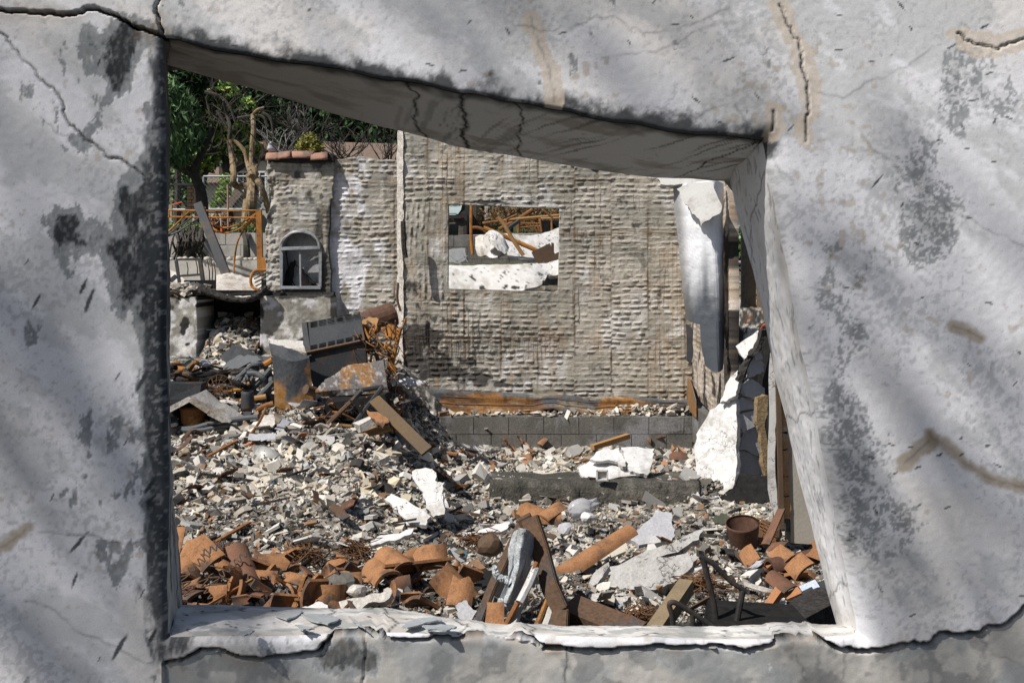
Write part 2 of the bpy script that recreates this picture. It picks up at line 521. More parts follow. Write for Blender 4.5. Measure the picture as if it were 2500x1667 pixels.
crk_fine = [jag([(-30, 60), (20, 105), (90, 190), (150, 255), (180, 315), (235, 360), (300, 395), (355, 442)], 10, 4, 71),
            jag([(100, 290), (130, 322), (170, 335)], 6, 3, 72),
            jag([(1905, 10), (1925, 60), (1955, 110), (1968, 190), (1975, 260), (1968, 345)], 9, 4, 73),
            jag([(1295, 40), (1312, 90), (1332, 150), (1345, 200), (1352, 250)], 7, 4, 74),
            jag([(1250, 60), (1330, 75), (1420, 60), (1500, 40), (1570, 84), (1650, 70), (1780, 20)], 10, 4, 75),
            jag([(1470, 145), (1560, 130), (1640, 110), (1740, 60)], 8, 4, 76),
            jag([(2340, 80), (2390, 108), (2440, 122), (2500, 95), (2600, 70)], 8, 4, 77),
            jag([(1975, 210), (2060, 240), (2160, 190), (2280, 110)], 9, 4, 78),
            jag([(1890, 270), (1887, 318)], 3, 3, 79),
            jag([(2265, 1055), (2330, 1110), (2400, 1160), (2520, 1190)], 9, 4, 80),
            jag([(2205, 1130), (2265, 1075)], 6, 3, 81),
            jag([(2325, 795), (2395, 825)], 5, 3, 82),
            jag([(-20, 1350), (30, 1320), (60, 1290)], 5, 3, 83),
            jag([(90, 1300), (210, 1305), (310, 1330), (400, 1310)], 6, 4, 84),
            jag([(60, 1470), (130, 1490), (200, 1550), (280, 1580), (370, 1620)], 7, 4, 85),
            jag([(1600, 260), (1700, 290), (1790, 250), (1850, 320)], 8, 4, 86),
            jag([(1870, 345), (1905, 420), (1935, 440)], 6, 4, 87),
            jag([(2060, 1560), (2065, 1620), (2050, 1700)], 5, 3, 88),
            jag([(1945, 1600), (1960, 1650), (2010, 1700)], 7, 3, 89),
            jag([(2385, 1548), (2430, 1600), (2500, 1630)], 7, 3, 90),
            jag([(1385, 1590), (1380, 1640), (1376, 1700)], 4, 3, 91),
            jag([(885, 1550), (893, 1600), (884, 1700)], 5, 3, 92),
            jag([(2080, 300), (2200, 420), (2330, 520), (2500, 600)], 12, 4, 93),
            jag([(360, 1500), (380, 1560), (410, 1700)], 6, 3, 94)]
lower_poly = [(396, 1618), (470, 1598), (510, 1587), (600, 1606), (700, 1602), (780, 1588), (815, 1553), (890, 1549), (960, 1562), (1080, 1562), (1180, 1556),
              (1310, 1572), (1430, 1588), (1560, 1583), (1700, 1580), (1820, 1590), (1900, 1565), (1985, 1549), (2060, 1585), (2120, 1592), (2200, 1572), (2262, 1575),
              (2300, 1545), (2390, 1545), (2440, 1530), (2500, 1482), (2660, 1420), (3600, 1300), (3600, 2700), (392, 2700)]
left_poly = [(-3000, 22), (60, 27), (150, 36), (215, 20), (255, 28), (300, 52), (340, 70), (392, 88), (405, 800), (408, 1560), (394, 1620), (390, 2700), (-3000, 2700)]

def spots(px, py, L):
    w = np.zeros(px.shape)
    for (cx, cy, sx, sy, a) in L:
        w = w + a * np.exp(-((px - cx) / sx) ** 2 - ((py - cy) / sy) ** 2)
    return w

def front_disp(x, z):
    px, py = wall_px(x, z)
    d = (fbm(px, py, 700, 2, 101) - .5) * 0.03 + (fbm(px, py, 110, 3, 102) - .5) * 0.0022 + (fbm(px, py, 12, 2, 103) - .5) * 0.0011
    # the rounded arrises of the opening
    for side, r, rz in zip(sides_f, (0.012, 0.055, 0.022, 0.026), (1, 1, 1, 1)):
        dd, _, _ = polydist(px, py, side)
        dd = dd / 2500 * FY
        t = np.clip(dd / r, 0, 1)
        d = d - r * 0.75 * (1 - np.sqrt(1 - (1 - t) ** 2))
    for i, c in enumerate(crk_main):
        dd, _, _ = polydist(px, py, c)
        w = (3.6, 4.4, 4.2, 3.4, 3.6, 2.8)[i] * (.6 + .9 * fbm(px, py, 60, 3, 105 + i))
        d = d - 0.035 * np.exp(-(dd / w) ** 4)
    for i, c in enumerate(crk_fine):
        dd, _, _ = polydist(px, py, c)
        d = d - (0.006 if i in (0, 2, 6, 8, 21) else 0.0) * np.exp(-(dd / 2.6) ** 4)
    d = d - 0.010 * inpoly(px, py, lower_poly) * (1 + (fbm(px, py, 120, 4, 104) - .5) * 1.2)
    d = d - 0.006 * inpoly(px, py, left_poly)
    # flaked paint stands a little proud of the bared patches
    d = d - 0.0006 * flake(px, py)[0]
    return d

def flake(px, py):
    wy = py * 0.55
    n = fbm(px, wy, 75, 7, 111, 0.62)
    w = spots(px, py, [(372, 560, 34, 420, .34), (380, 1050, 30, 600, .36), (270, 190, 60, 60, .22), (235, 90, 90, 60, .25), (330, 80, 80, 50, .28), (285, 230, 70, 90, .26),
                       (170, 560, 120, 60, .2), (230, 600, 70, 70, .24), (300, 440, 40, 50, .4), (190, 340, 60, 50, .2), (330, 500, 45, 40, .45), (330, 620, 60, 90, .36), (310, 760, 90, 110, .24), (300, 1050, 50, 80, .28), (200, 1000, 60, 60, .22),
                       (290, 1350, 80, 200, .2), (300, 1180, 90, 110, .2), (60, 230, 120, 130, .17),
                       (2240, 420, 70, 130, .26), (2290, 500, 90, 90, .2), (2230, 600, 90, 60, .24), (2290, 570, 60, 70, .2), (2420, 210, 120, 110, .22), (2330, 170, 100, 120, .17),
                       (2380, 60, 120, 60, .2), (2470, 610, 60, 40, .25), (2440, 640, 80, 40, .2), (2080, 640, 90, 110, .2), (2010, 740, 60, 90, .34), (2035, 900, 40, 150, .34),
                       (2060, 1030, 55, 90, .5), (2080, 1200, 30, 110, .5), (2150, 1080, 90, 80, .2), (2130, 1220, 90, 100, .23), (2190, 1260, 60, 60, .2), (2090, 830, 40, 50, .28),
                       (1960, 1680, 500, 60, .06), (860, 1600, 50, 60, .45), (900, 1620, 40, 60, .4), (790, 1610, 30, 40, .4), (2000, 1620, 200, 60, .12)])
    s = n + w - .035 * sstep(1200, 1600, px) - .022 * sstep(345, 310, px)
    return sstep(.735, .765, s), sstep(.86, .95, s)

def front_col(x, z):
    px, py = wall_px(x, z)
    N = len(px)
    white = np.array([.715, .715, .745]); tan = np.array([.675, .64, .595]); grey = np.array([.47, .48, .485]); dark = np.array([.105, .115, .12]); black = np.array([.03, .034, .038])
    mortar = np.array([.56, .475, .38])
    ax = px * .8 + py * .6; ay = -px * .6 + py * .8
    c = lerp3(np.tile(white, (N, 1)), np.tile(tan, (N, 1)), sstep(.48, .72, fbm(ax, ay * 1.8, 330, 5, 120)) * .6)
    k = (sstep(.50, .60, fbm(ax, ay * 2.2, 260, 6, 121, .58) + spots(px, py, [(1150, 20, 300, 90, .1), (200, 1000, 260, 300, .06), (700, 60, 300, 60, -.1), (2300, 150, 200, 200, .05)])) * .62)[:, None]
    c = c * (1 - k) + grey * k
    # fine salt-and-pepper wear
    k = (sstep(.60, .70, fbm(px, py, 9, 3, 122) * .6 + fbm(ax, ay, 180, 4, 123) * .45) * .45)[:, None]
    c = c * (1 - k) + np.array([.33, .34, .36]) * k
    k = (sstep(.70, .78, fbm(px, py, 26, 3, 124) * .7 + fbm(px, py, 300, 3, 125) * .35) * .55)[:, None]
    c = c * (1 - k) + np.array([.40, .34, .27]) * k
    # patches where the paint is gone
    f1, f2 = flake(px, py)
    gr_ = fbm(px, py, 6, 2, 126) * .55 + fbm(px, py, 22, 4, 127) * .45
    rt_ = sstep(1200, 1700, px); sp = sstep(.25, .62, fbm(px, py * .6, 7, 3, 126)) * (1 - rt_) + sstep(.46, .54, gr_) * rt_; f2 = f2 * (1 - .75 * rt_)
    k = (f1 * np.where(px > 1500, .06 + .72 * sp, .75 + .2 * sp) * .88)[:, None]; c = c * (1 - k) + dark * 1.6 * k
    k = (f2 * (.75 + .25 * sp))[:, None]; c = c * (1 - k) + black * k
    # soot deposited along the lintel and down the left edge
    dt, _, _ = polydist(px, py, sides_f[0])
    up = fbm(px, py, 60, 7, 127, .68)
    k = (sstep(50, 8, dt + (up - .5) * 110) * .93 * sstep(380, 470, px))[:, None]; c = c * (1 - k) + black * k
    dl, _, _ = polydist(px, py, sides_f[3])
    k = (sstep(66, 26, dl + (fbm(px, py * .35, 30, 6, 128, .62) - .5) * 110 + 22 * sstep(520, 300, py)) * .92)[:, None]; c = c * (1 - k) + black * 1.4 * k
    k = (sstep(.58, .66, fbm(px, py, 10, 3, 129)) * sstep(60, 10, dl) * .45)[:, None]; c = c * (1 - k) + np.array([.38, .38, .38]) * k
    # mortar smeared over old cracks
    for cr, wd in ((crk_fine[2], 36), (crk_fine[3], 27), (crk_fine[6], 34), (crk_fine[8], 33)):
        dd, _, _ = polydist(px, py, cr)
        k = (sstep(1.3, -1.3, dd - wd * (.72 + 1.5 * (fbm(px, py, 45, 6, 130, .6) - .5))) * .68)[:, None]
        c = c * (1 - k) + mortar * (0.9 + .25 * fbm(px, py, 25, 3, 131)[:, None]) * k
    for cr, wd in ((crk_fine[10], 22), (crk_fine[9], 13), (crk_fine[11], 13), (crk_fine[12], 14)):
        dd, _, _ = polydist(px, py, cr)
        k = (sstep(8, -6, dd - wd * (.2 + 1.5 * fbm(px, py, 28, 5, 132))) * .75)[:, None]
        c = c * (1 - k) + np.array([.33, .26, .18]) * k
    # bared lower part
    lo = inpoly(px, py, lower_poly)
    gb = lerp3(np.tile([.33, .34, .335], (N, 1)), np.tile([.46, .44, .40], (N, 1)), sstep(.42, .6, fbm(px, py, 130, 5, 133)))
    k = (sstep(.55, .62, fbm(px, py, 60, 5, 134)) * .6)[:, None]; gb = gb * (1 - k) + np.array([.16, .165, .165]) * k
    k = (lo * .9)[:, None] * np.ones((N, 1)); k = k * (1 - np.maximum(f1, f2)[:, None] * .8)
    c = c * (1 - k) + gb * k
    # dark lines along the cracks, brownish beside the main ones
    for i, cr in enumerate(crk_main):
        dd, _, _ = polydist(px, py, cr)
        k = np.exp(-(dd / (4, 5, 4.6, 4, 4, 3)[i]) ** 4)[:, None]; c = c * (1 - k) + np.array([.02, .02, .02]) * k
        k = (np.exp(-(dd / 22) ** 2) * .35 * sstep(.45, .6, fbm(px, py, 50, 3, 136)))[:, None]; c = c * (1 - k) + np.array([.30, .22, .15]) * k
    for i, cr in enumerate(crk_fine):
        dd, _, _ = polydist(px, py, cr)
        a = .85 if i in (0, 2, 6, 8, 21, 20) else .4
        k = (np.exp(-(dd / 3.0) ** 2) * a * (.45 + .55 * sstep(.35, .55, fbm(px, py, 30, 3, 137 + i))))[:, None]; c = c * (1 - k) + np.array([.07, .07, .07]) * k
    # black scorched flecks lying at a slant
    r = random.Random(5)
    fl = [(200, 700, 26), (215, 735, 34), (85, 735, 22), (345, 930, 34), (285, 920, 14), (362, 1190, 26), (125, 1215, 12), (190, 1325, 30), (180, 1415, 22), (290, 1580, 34), (370, 1555, 26), (345, 1450, 12), (240, 1610, 7),
          (372, 1215, 20), (305, 1080, 14), (240, 150, 12), (60, 640, 9), (2140, 445, 22), (1650, 60, 10), (1780, 145, 20), (2425, 395, 8), (1850, 235, 12)]
    for _ in range(40): fl.append((r.uniform(380, 2500), r.uniform(0, 330), r.uniform(6, 14)))
    for _ in range(30): fl.append((r.uniform(2000, 2500), r.uniform(330, 1500), r.uniform(5, 11)))
    for (cx, cy, L) in fl:
        a = math.radians(-58 + r.uniform(-12, 12)) if cx < 400 else math.radians(r.uniform(-60, 60))
        m = (np.abs(px - cx) < L * 1.5) & (np.abs(py - cy) < L * 1.5)
        u = (px[m] - cx) * math.cos(a) + (py[m] - cy) * math.sin(a); v = -(px[m] - cx) * math.sin(a) + (py[m] - cy) * math.cos(a)
        w = L * .16 if cx < 400 else 2.2
        k = (sstep(1.25, .75, np.sqrt((u / L) ** 2 + (v / w) ** 2) + (fbm(px[m], py[m], 10, 3, 140) - .5) * .8) * .9)[:, None]
        c[m] = c[m] * (1 - k) + black * k
    return np.clip(c, 0.01, .82)

m_wall = M('weathered_plaster', (1, 1, 1), attr=True, rough=0.9, grain=0.12, gscale=300, bump=0.28, bscale=240, bdist=0.0018, spec=0.15)
front = thing('stucco_wall', 'large cracked white stucco wall in front with a slanting window opening', 'wall', (0, FY, 0.3))
wxs = np.concatenate([np.arange(-3.4, -2.3, .05), np.arange(-2.3, -1.36, .011), np.arange(-1.36, 1.36, .0042), np.arange(1.36, 2.3, .011), np.arange(2.3, 3.41, .05)])
wzs = nonuni(0.90, 2.72, 0.0042, 0.2, 2.86, 1.35)
v, q, c = grid_wall(wxs, wzs, FY, None, [open_xz], front_disp, front_col)
mk('wall_face', v, q, m_wall, front, True, c)

def reveal(name, sf, sr, m, mat, colf, bend=0.0, seed=0, n=260, lip=0.0):
    a = resample([to_xz(p, FY) for p in sf], n); b = resample([to_xz(p, FY + FT) for p in sr], n)
    d0 = front_disp(a[:, 0], a[:, 1])
    vs = []; T = np.linspace(0, 1, m)
    for t in T:
        p = a * (1 - t) + b * t
        yy = (FY - d0 - lip) * (1 - t) + (FY + FT) * t
        vs.append(np.stack([p[:, 0], yy, p[:, 1]], 1))
    V = np.array(vs)                                     # m, n, 3
    s = np.tile(np.linspace(0, 1, n), (m, 1)); tt = np.tile(T[:, None], (1, n))
    L = np.hypot(*(a[-1] - a[0]))
    e = np.minimum(np.minimum(tt, 1 - tt) * 6, 1)
    ctr = np.array([0.05, FY + .2, 1.75])
    nd = (fbm(s * L, tt * FT, .12, 4, seed) - .5) * .018 + (fbm(s * L, tt * FT, .02, 3, seed + 1) - .5) * .004
    mid = V.mean((0, 1)); inward = ctr - mid; inward[1] = 0; inward /= np.linalg.norm(inward)
    V = V + inward * (nd * e)[..., None] + inward * (bend * np.sin(np.pi * tt))[..., None]
    i = np.arange(m * n).reshape(m, n)
    q = np.stack([i[:-1, :-1], i[1:, :-1], i[1:, 1:], i[:-1, 1:]], -1).reshape(-1, 4)
    return mk(name, V.reshape(-1, 3), q, mat, front, True, colf(s.ravel() * L, tt.ravel() * FT, s.ravel(), tt.ravel()))

def soffit_col(u, w, s, t):
    N = len(u); base = lerp3(np.tile([.53, .51, .48], (N, 1)), np.tile([.72, .72, .71], (N, 1)), sstep(.15, .6, s))
    sk = u + w * .75 * sstep(.4, .7, s) 
    st = fbm(sk, w * .08, .016, 4, 201, .6)
    k = (sstep(.56, .66, st) * sstep(.3, .55, s + .25 * (fbm(u, w, .2, 3, 202) - .5)) * .75 * (.5 + .5 * sstep(.35, .6, fbm(u, w, .18, 3, 205))))[:, None]; base = base * (1 - k) + np.array([.16, .15, .13]) * k
    k = (sstep(.5, .7, fbm(u, w * 3, .15, 5, 203)) * .6)[:, None]; base = base * (1 - k) + np.array([.30, .255, .21]) * k
    k = (sstep(.14, .0, t + (fbm(u, w, .05, 4, 204) - .5) * .16) * .85)[:, None]; base = base * (1 - k) + np.array([.02, .02, .02]) * k
    for (x0, x1, am) in ((.50, .545, .006), (.405, .47, .004), (.585, .64, .003), (.985, .90, .003)):
        pl = jag([(x0 * u.max(), 0), ((x0 + x1) / 2 * u.max(), FT * .5), (x1 * u.max(), FT)], .02, 4, int(x0 * 1000))
        d, _, _ = polydist(u, w, pl)
        k = np.exp(-(d / am) ** 2)[:, None]; base = base * (1 - k) + np.array([.012, .012, .012]) * k
    return base
def jamb_r_col(u, w, s, t):
    N = len(u); c = lerp3(np.tile([.74, .735, .75], (N, 1)), np.tile([.64, .62, .60], (N, 1)), sstep(.4, .65, fbm(u * .4, w, .09, 5, 211)))
    k = (sstep(.62, .70, fbm(u * .35, w, .014, 4, 212, .6)) * .6)[:, None]; c = c * (1 - k) + np.array([.22, .23, .24]) * k
    for (x0, x1) in ((.06, .2), (.55, .53), (.9, .93)):
        d, _, _ = polydist(u, w, jag([(x0 * u.max(), 0), (x1 * u.max(), FT)], .03, 4, int(x0 * 777)))
        k = (np.exp(-(d / .003) ** 2) * .7)[:, None]; c = c * (1 - k) + np.array([.06, .06, .06]) * k
    return c
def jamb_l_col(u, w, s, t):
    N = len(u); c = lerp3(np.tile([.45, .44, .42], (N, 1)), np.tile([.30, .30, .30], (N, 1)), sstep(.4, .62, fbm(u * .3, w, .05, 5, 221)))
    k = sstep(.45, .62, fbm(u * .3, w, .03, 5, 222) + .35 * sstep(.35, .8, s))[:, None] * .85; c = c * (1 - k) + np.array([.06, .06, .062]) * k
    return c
def sill_col(u, w, s, t):
    N = len(u); c = lerp3(np.tile([.66, .645, .62], (N, 1)), np.tile([.52, .49, .45], (N, 1)), sstep(.4, .62, fbm(u, w * 2, .12, 5, 231)))
    k = (sstep(.58, .64, fbm(u, w * 2, .07, 5, 232)) * .7)[:, None]; c = c * (1 - k) + np.array([.30, .315, .31]) * k
    k = (sstep(.72, .78, fbm(u, w, .02, 4, 233)) * .9)[:, None]; c = c * (1 - k) + np.array([.05, .05, .05]) * k
    for x0, x1 in ((.47, .50), (.58, .62), (.8, .78), (.68, .70)):
        d, _, _ = polydist(u, w, jag([(x0 * u.max(), 0), (x1 * u.max(), FT)], .05, 4, int(x0 * 333)))
        k = (np.exp(-(d / .004) ** 2) * .9)[:, None]; c = c * (1 - k) + np.array([.04, .04, .04]) * k
    return c
reveal('lintel_soffit', sides_f[0], sides_r[0], 60, m_wall, soffit_col, 0.0, 301, lip=-.012)
reveal('window_jamb', sides_f[1], sides_r[1], 60, m_wall, jamb_r_col, 0.012, 302)
reveal('window_sill', sides_f[2], sides_r[2], 60, m_wall, sill_col, 0.022, 303)
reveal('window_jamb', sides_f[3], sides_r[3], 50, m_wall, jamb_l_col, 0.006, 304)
rear_xz = [to_xz(p, FY + FT) for p in sum([s[:-1] for s in sides_r], [])]
v, q, c = grid_wall(np.linspace(-3.4, 3.4, 140), np.linspace(.2, 2.86, 54), FY + FT, None, [rear_xz], lambda x, z: 0 * x, lambda x, z: np.tile([.32, .31, .29], (len(x), 1)))
mk('rear_face', v, q[:, ::-1], m_wall, front, False, c)
mb = MB()
mb.add([(-3.4, FY, 2.86), (3.4, FY, 2.86), (3.4, FY + FT, 2.86), (-3.4, FY + FT, 2.86)], [(0, 1, 2, 3)])
mb.add([(-3.4, FY, .2), (-3.4, FY, 2.86), (-3.4, FY + FT, 2.86), (-3.4, FY + FT, .2)], [(0, 1, 2, 3)])
mb.add([(3.4, FY, .2), (3.4, FY, 2.86), (3.4, FY + FT, 2.86), (3.4, FY + FT, .2)], [(0, 3, 2, 1)])
m_core = M('wall_core', (.34, .32, .30), (.25, .24, .22), scale=8)
mb.build('wall_top', m_core, front)
# ------------------------------------------------------------------ lath-backed stucco walls: keyed lumps squeezed through the mesh
def lumps(u, w, seed=0, vert=False, row=0.064, pitch=0.118):
    if vert: u, w = w, u
    wu = u + (fbm(u, w, .5, 3, seed + 1) - .5) * .05
    ww = w + (fbm(u, w, .6, 3, seed + 2) - .5) * .05 + (fbm(u, w, .12, 2, seed + 3) - .5) * .018
    pid = hash2(np.floor(u / .43 + .3), np.floor(w / .62 + .15), seed + 12); ww = ww + pid * row
    r = np.floor(ww / row); lv = ww / row - r - .5
    off = hash2(r, r * 0 + 3, seed) * .9
    c = np.floor(wu / pitch + off); lu = wu / pitch + off - c - .5
    amp = hash2(c, r, seed + 5)
    half = .30 + .17 * hash2(c, r, seed + 6)
    cv = .10 * (hash2(c, r, seed + 7) - .5)
    e = np.abs(lu / half) ** 3.2 + np.abs((lv - cv) / (.15 + .11 * amp)) ** 2.6
    key = np.sqrt(np.clip(1 - e, 0, 1)) * np.clip(amp * 2.2 - .35, 0, 1.2)
    region = sstep(.34, .62, fbm(u, w, .4, 4, seed + 8))
    pil = .5 * np.cos(np.pi * lv) ** 2 * (.2 + .9 * vnoise(u * 4, w * 4, seed + 13))
    return key * (.5 + .8 * region) * .009 + pil * .0055 * (.5 + region) + pid * .007, key, lv

def lath_disp(x, z, seed, vmask=None):
    d, k, lv = lumps(x, z, seed)
    if vmask is not None:
        d2, k2, _ = lumps(x, z, seed + 50, True)
        m = vmask(x, z); d = d * (1 - m) + d2 * m
    return d + (fbm(x, z, .7, 3, seed + 9) - .5) * .04 + (fbm(x, z, .03, 3, seed + 10) - .5) * .007 + (fbm(x, z, .16, 3, seed + 11) - .5) * .02

def lath_col(x, z, seed, soot=None, warm=0.0):
    N = len(x)
    a = np.array([.455, .42, .365]); b = np.array([.345, .32, .27]); p = np.array([.55, .535, .515]); gr = np.array([.29, .28, .245])
    c = lerp3(np.tile(a, (N, 1)), np.tile(b, (N, 1)), sstep(.42, .62, fbm(x, z * 1.6, .5, 5, seed + 20)))
    k = (sstep(.55, .68, fbm(x * 1.5, z, .45, 5, seed + 21)) * .8)[:, None]; c = c * (1 - k) + p * k
    k = (sstep(.53, .68, fbm(x, z * 2.2, .35, 5, seed + 22)) * .75)[:, None]; c = c * (1 - k) + gr * k
    # rust run off the wires: lines on the mesh spacing, here and there
    gxl = np.abs((x / .0508) % 1 - .5); reg = sstep(.55, .68, fbm(x, z * .35, .34, 4, seed + 23))
    k = (sstep(.40, .48, gxl) * .55 * reg)[:, None]; c = c * (1 - k) + np.array([.20, .12, .06]) * k
    k = (reg * sstep(.4, .6, fbm(x * 3, z * .5, .15, 3, seed + 24)) * .38)[:, None]; c = c * (1 - k) + np.array([.30, .20, .11]) * k
    d, key, lv = lumps(x, z, seed)
    k = (sstep(.30, .40, np.abs(lv)) * (1 - np.clip(key * 2, 0, 1)) * .45 * sstep(.3, .6, fbm(x, z, .1, 3, seed + 25)))[:, None]   # soot kept in the joints
    c = c * (1 - k) + np.array([.15, .13, .10]) * k
    k = (sstep(.66, .74, fbm(x, z, .09, 5, seed + 26)) * .7)[:, None]; c = c * (1 - k) + np.array([.14, .13, .11]) * k
    # seams of the lath sheets, dark and rusty
    for per, off, q_ in ((.43, .3, x), (.62, .15, z)):
        sd = np.abs(((q_ + (fbm(x, z, .2, 3, seed + 27) - .5) * .02) / per + off + .5) % 1 - .5) * per
        k = (np.exp(-(sd / .012) ** 2) * .8 * sstep(.3, .6, fbm(x, z, .3, 3, seed + 28)) + np.exp(-(sd / .05) ** 2) * .25 * sstep(.4, .65, fbm(x, z, .25, 4, seed + 29)))[:, None]
        c = c * (1 - k) + np.array([.17, .125, .085]) * k
    if soot is not None:
        k = np.clip(soot(x, z), 0, 1)[:, None]; c = c * (1 - k) + np.array([.045, .042, .04]) * k
    return np.clip(c, .01, .75)

def wz(py, Y): return CAM_Z - (py - 650) / 2500 * Y
def wx(px, Y): return (px - 1250) / 2500 * Y
m_lath = M('keyed_stucco', (1, 1, 1), attr=True, rough=0.92, grain=0.3, gscale=110, bump=0.7, bscale=90, bdist=0.005, spec=0.1)
m_wire = M('rusty_wire', (.12, .07, .04), (.05, .04, .035), rough=.8, bump=0)
BY = 12.0
bx0, bx1 = wx(982, BY), 2.112
b_out = [(bx0, wz(968, BY)), (bx1, wz(985, BY)), (bx1, wz(432, BY)), (wx(1600, BY), wz(405, BY)), (wx(1300, BY), wz(350, BY)), (wx(1150, BY), wz(330, BY)), (wx(1060, BY), wz(312, BY)), (bx0, wz(312, BY))]
b_win = [(wx(1094, BY), wz(705, BY)), (wx(1362, BY), wz(714, BY)), (wx(1366, BY), wz(509, BY)), (wx(1095, BY), wz(499, BY))]
b_out = jag(b_out, .012, 3, 401, True); b_win = jag(b_win, .008, 3, 402, True)
def b_vm(x, z): return (sstep(wx(1100, BY), wx(1092, BY), x) * sstep(wz(735, BY), wz(725, BY), z) * sstep(wz(492, BY), wz(500, BY), z))
def b_soot(x, z):
    px = 1250 + x / BY * 2500; py = 650 - (z - CAM_Z) / BY * 2500
    n = fbm(px, py, 26, 5, 410)
    w = spots(px, py, [(1040, 826, 60, 18, .38), (1065, 905, 55, 30, .42), (1145, 918, 60, 26, .42), (1010, 870, 40, 40, .3), (1130, 880, 40, 14, .3), (1000, 905, 30, 60, .2), (990, 700, 26, 200, .14),
                       (1225, 940, 60, 8, .3), (1190, 494, 120, 5, .42), (1045, 800, 70, 50, .16), (1560, 500, 60, 60, .05), (1680, 900, 14, 100, .25), (1375, 860, 10, 120, .16)])
    return sstep(.72, .86, n + w) * .9
back = thing('lath_wall', 'tall grey brown stucco wall of keyed courses with a square window hole', 'wall', (wx(1330, BY), BY, wz(985, BY)))
back['kind'] = 'thing'; front['kind'] = 'thing'
v, q, c = grid_wall(np.arange(bx0 - .02, bx1 + .02, .0085), np.arange(wz(990, BY), wz(305, BY), .0062), BY, b_out, [b_win],
                    lambda x, z: lath_disp(x, z, 420, b_vm), lambda x, z: lath_col(x, z, 420, b_soot), thick=.10)
mk('stucco_face', v, q, m_lath, back, True, c)
v, q, c = grid_wall(np.arange(bx0 - .02, bx1 + .02, .05), np.arange(wz(990, BY), wz(305, BY), .05), BY + .1, b_out, [b_win], None, lambda x, z: np.tile([.4, .38, .35], (len(x), 1)))
mk('rear_face', v, q[:, ::-1], m_lath, back, False, c)
# torn end of the wall, thick and pale, seen edge on
def end_col(x, z): return lath_col(x, z, 470)
mb = MB()
# wires of the lath standing off the wall
r = random.Random(3)
for i in range(34):
    x = r.uniform(bx0 + .05, bx1 - .05); x = round(x / .0508) * .0508
    z0 = r.uniform(wz(940, BY), wz(400, BY)); L = r.uniform(.15, .9)
    z1 = min(z0 + L, wz(420, BY) if x > 1 else wz(360, BY))
    if wx(1085, BY) < x < wx(1372, BY) and not (z1 < wz(714, BY) or z0 > wz(498, BY)): continue
    yy = BY - .045
    mb.tube([(x + r.uniform(-.006, .006), yy - r.uniform(0, .012), z0 + (z1 - z0) * k / 5) for k in range(6)], .0022, 4, False)
for px0, px1, py in ((985, 1360, 806), (985, 1360, 822), (985, 1360, 838), (985, 1360, 857), (990, 1690, 715), (1370, 1690, 560), (1372, 1690, 575), (1100, 1690, 470), (1370, 1560, 600)):
    z = wz(py, BY)
    mb.tube([(wx(px0 + (px1 - px0) * k / 14, BY), BY - .046 - r.uniform(0, .01), z + r.uniform(-.006, .006)) for k in range(15)], .0022, 4, False)
for px in range(1000, 1362, 11):
    mb.tube([(wx(px, BY), BY - .05, wz(802, BY)), (wx(px + r.uniform(-1, 1), BY), BY - .05, wz(860, BY))], .0018, 4, False)
mb.build('lath_wire', m_wire, back)['kind'] = 'stuff'
# the rusted flashing along the foot of the wall
m_flash = M('rusted_flashing', (.30, .155, .05), (.17, .085, .03), scale=7, rough=.6, metal=.0, grain=.35, gscale=60, bump=.5, bscale=30, bdist=.01, c3=(.10, .125, .14), s3=2.6, spec=.4)
fx_ = np.linspace(wx(978, BY), wx(1686, BY), 160); T = np.linspace(0, 1, 18)
top = np.interp(fx_, [fx_[0], wx(1350, BY), fx_[-1]], [wz(942, BY), wz(962, BY), wz(974, BY)])
bot = np.interp(fx_, [fx_[0], wx(1030, BY), wx(1150, BY), wx(1300, BY), wx(1325, BY), wx(1350, BY), wx(1380, BY), wx(1500, BY), wx(1600, BY), fx_[-1]],
                [wz(978, BY), wz(1003, BY), wz(1010, BY), wz(1006, BY), wz(997, BY), wz(993, BY), wz(1008, BY), wz(1010, BY), wz(1000, BY), wz(994, BY)])
top += (fbm(fx_, fx_ * 0, .2, 3, 430) - .5) * .03; bot += (fbm(fx_, fx_ * 0 + 5, .12, 4, 431) - .5) * .05
V = np.array([np.stack([fx_, BY - .085 - .03 * np.sin(t * 9) * .3 - .05 * t + (fbm(fx_, fx_ * 0 + t * 2, .3, 3, 433) - .5) * .02, top * (1 - t) + bot * t], 1) for t in T])
i = np.arange(V.shape[0] * V.shape[1]).reshape(V.shape[:2])
qq = np.stack([i[:-1, :-1], i[1:, :-1], i[1:, 1:], i[:-1, 1:]], -1).reshape(-1, 4)
mk('rusted_flashing', V.reshape(-1, 3), qq, m_flash, back, True)
mb = MB()
for t in (.28, .55, .8):
    mb.tube([(x, BY - .088 - .05 * t, a * (1 - t) + b * t) for x, a, b in zip(fx_[::6], top[::6], bot[::6])], .004, 5, False)
mb.build('flashing_fold', m_flash, back)
mb = MB(); mb.box((wx(1330, BY), BY + .05, wz(1000, BY)), (3.38, .12, .14)); m_char = M('charred_timber', (.03, .028, .027), (.07, .065, .06), scale=14, rough=.95, grain=.5, gscale=60, bump=1, bscale=30, bdist=.02, spec=.1)
mb.build('charred_plate', m_char, back)

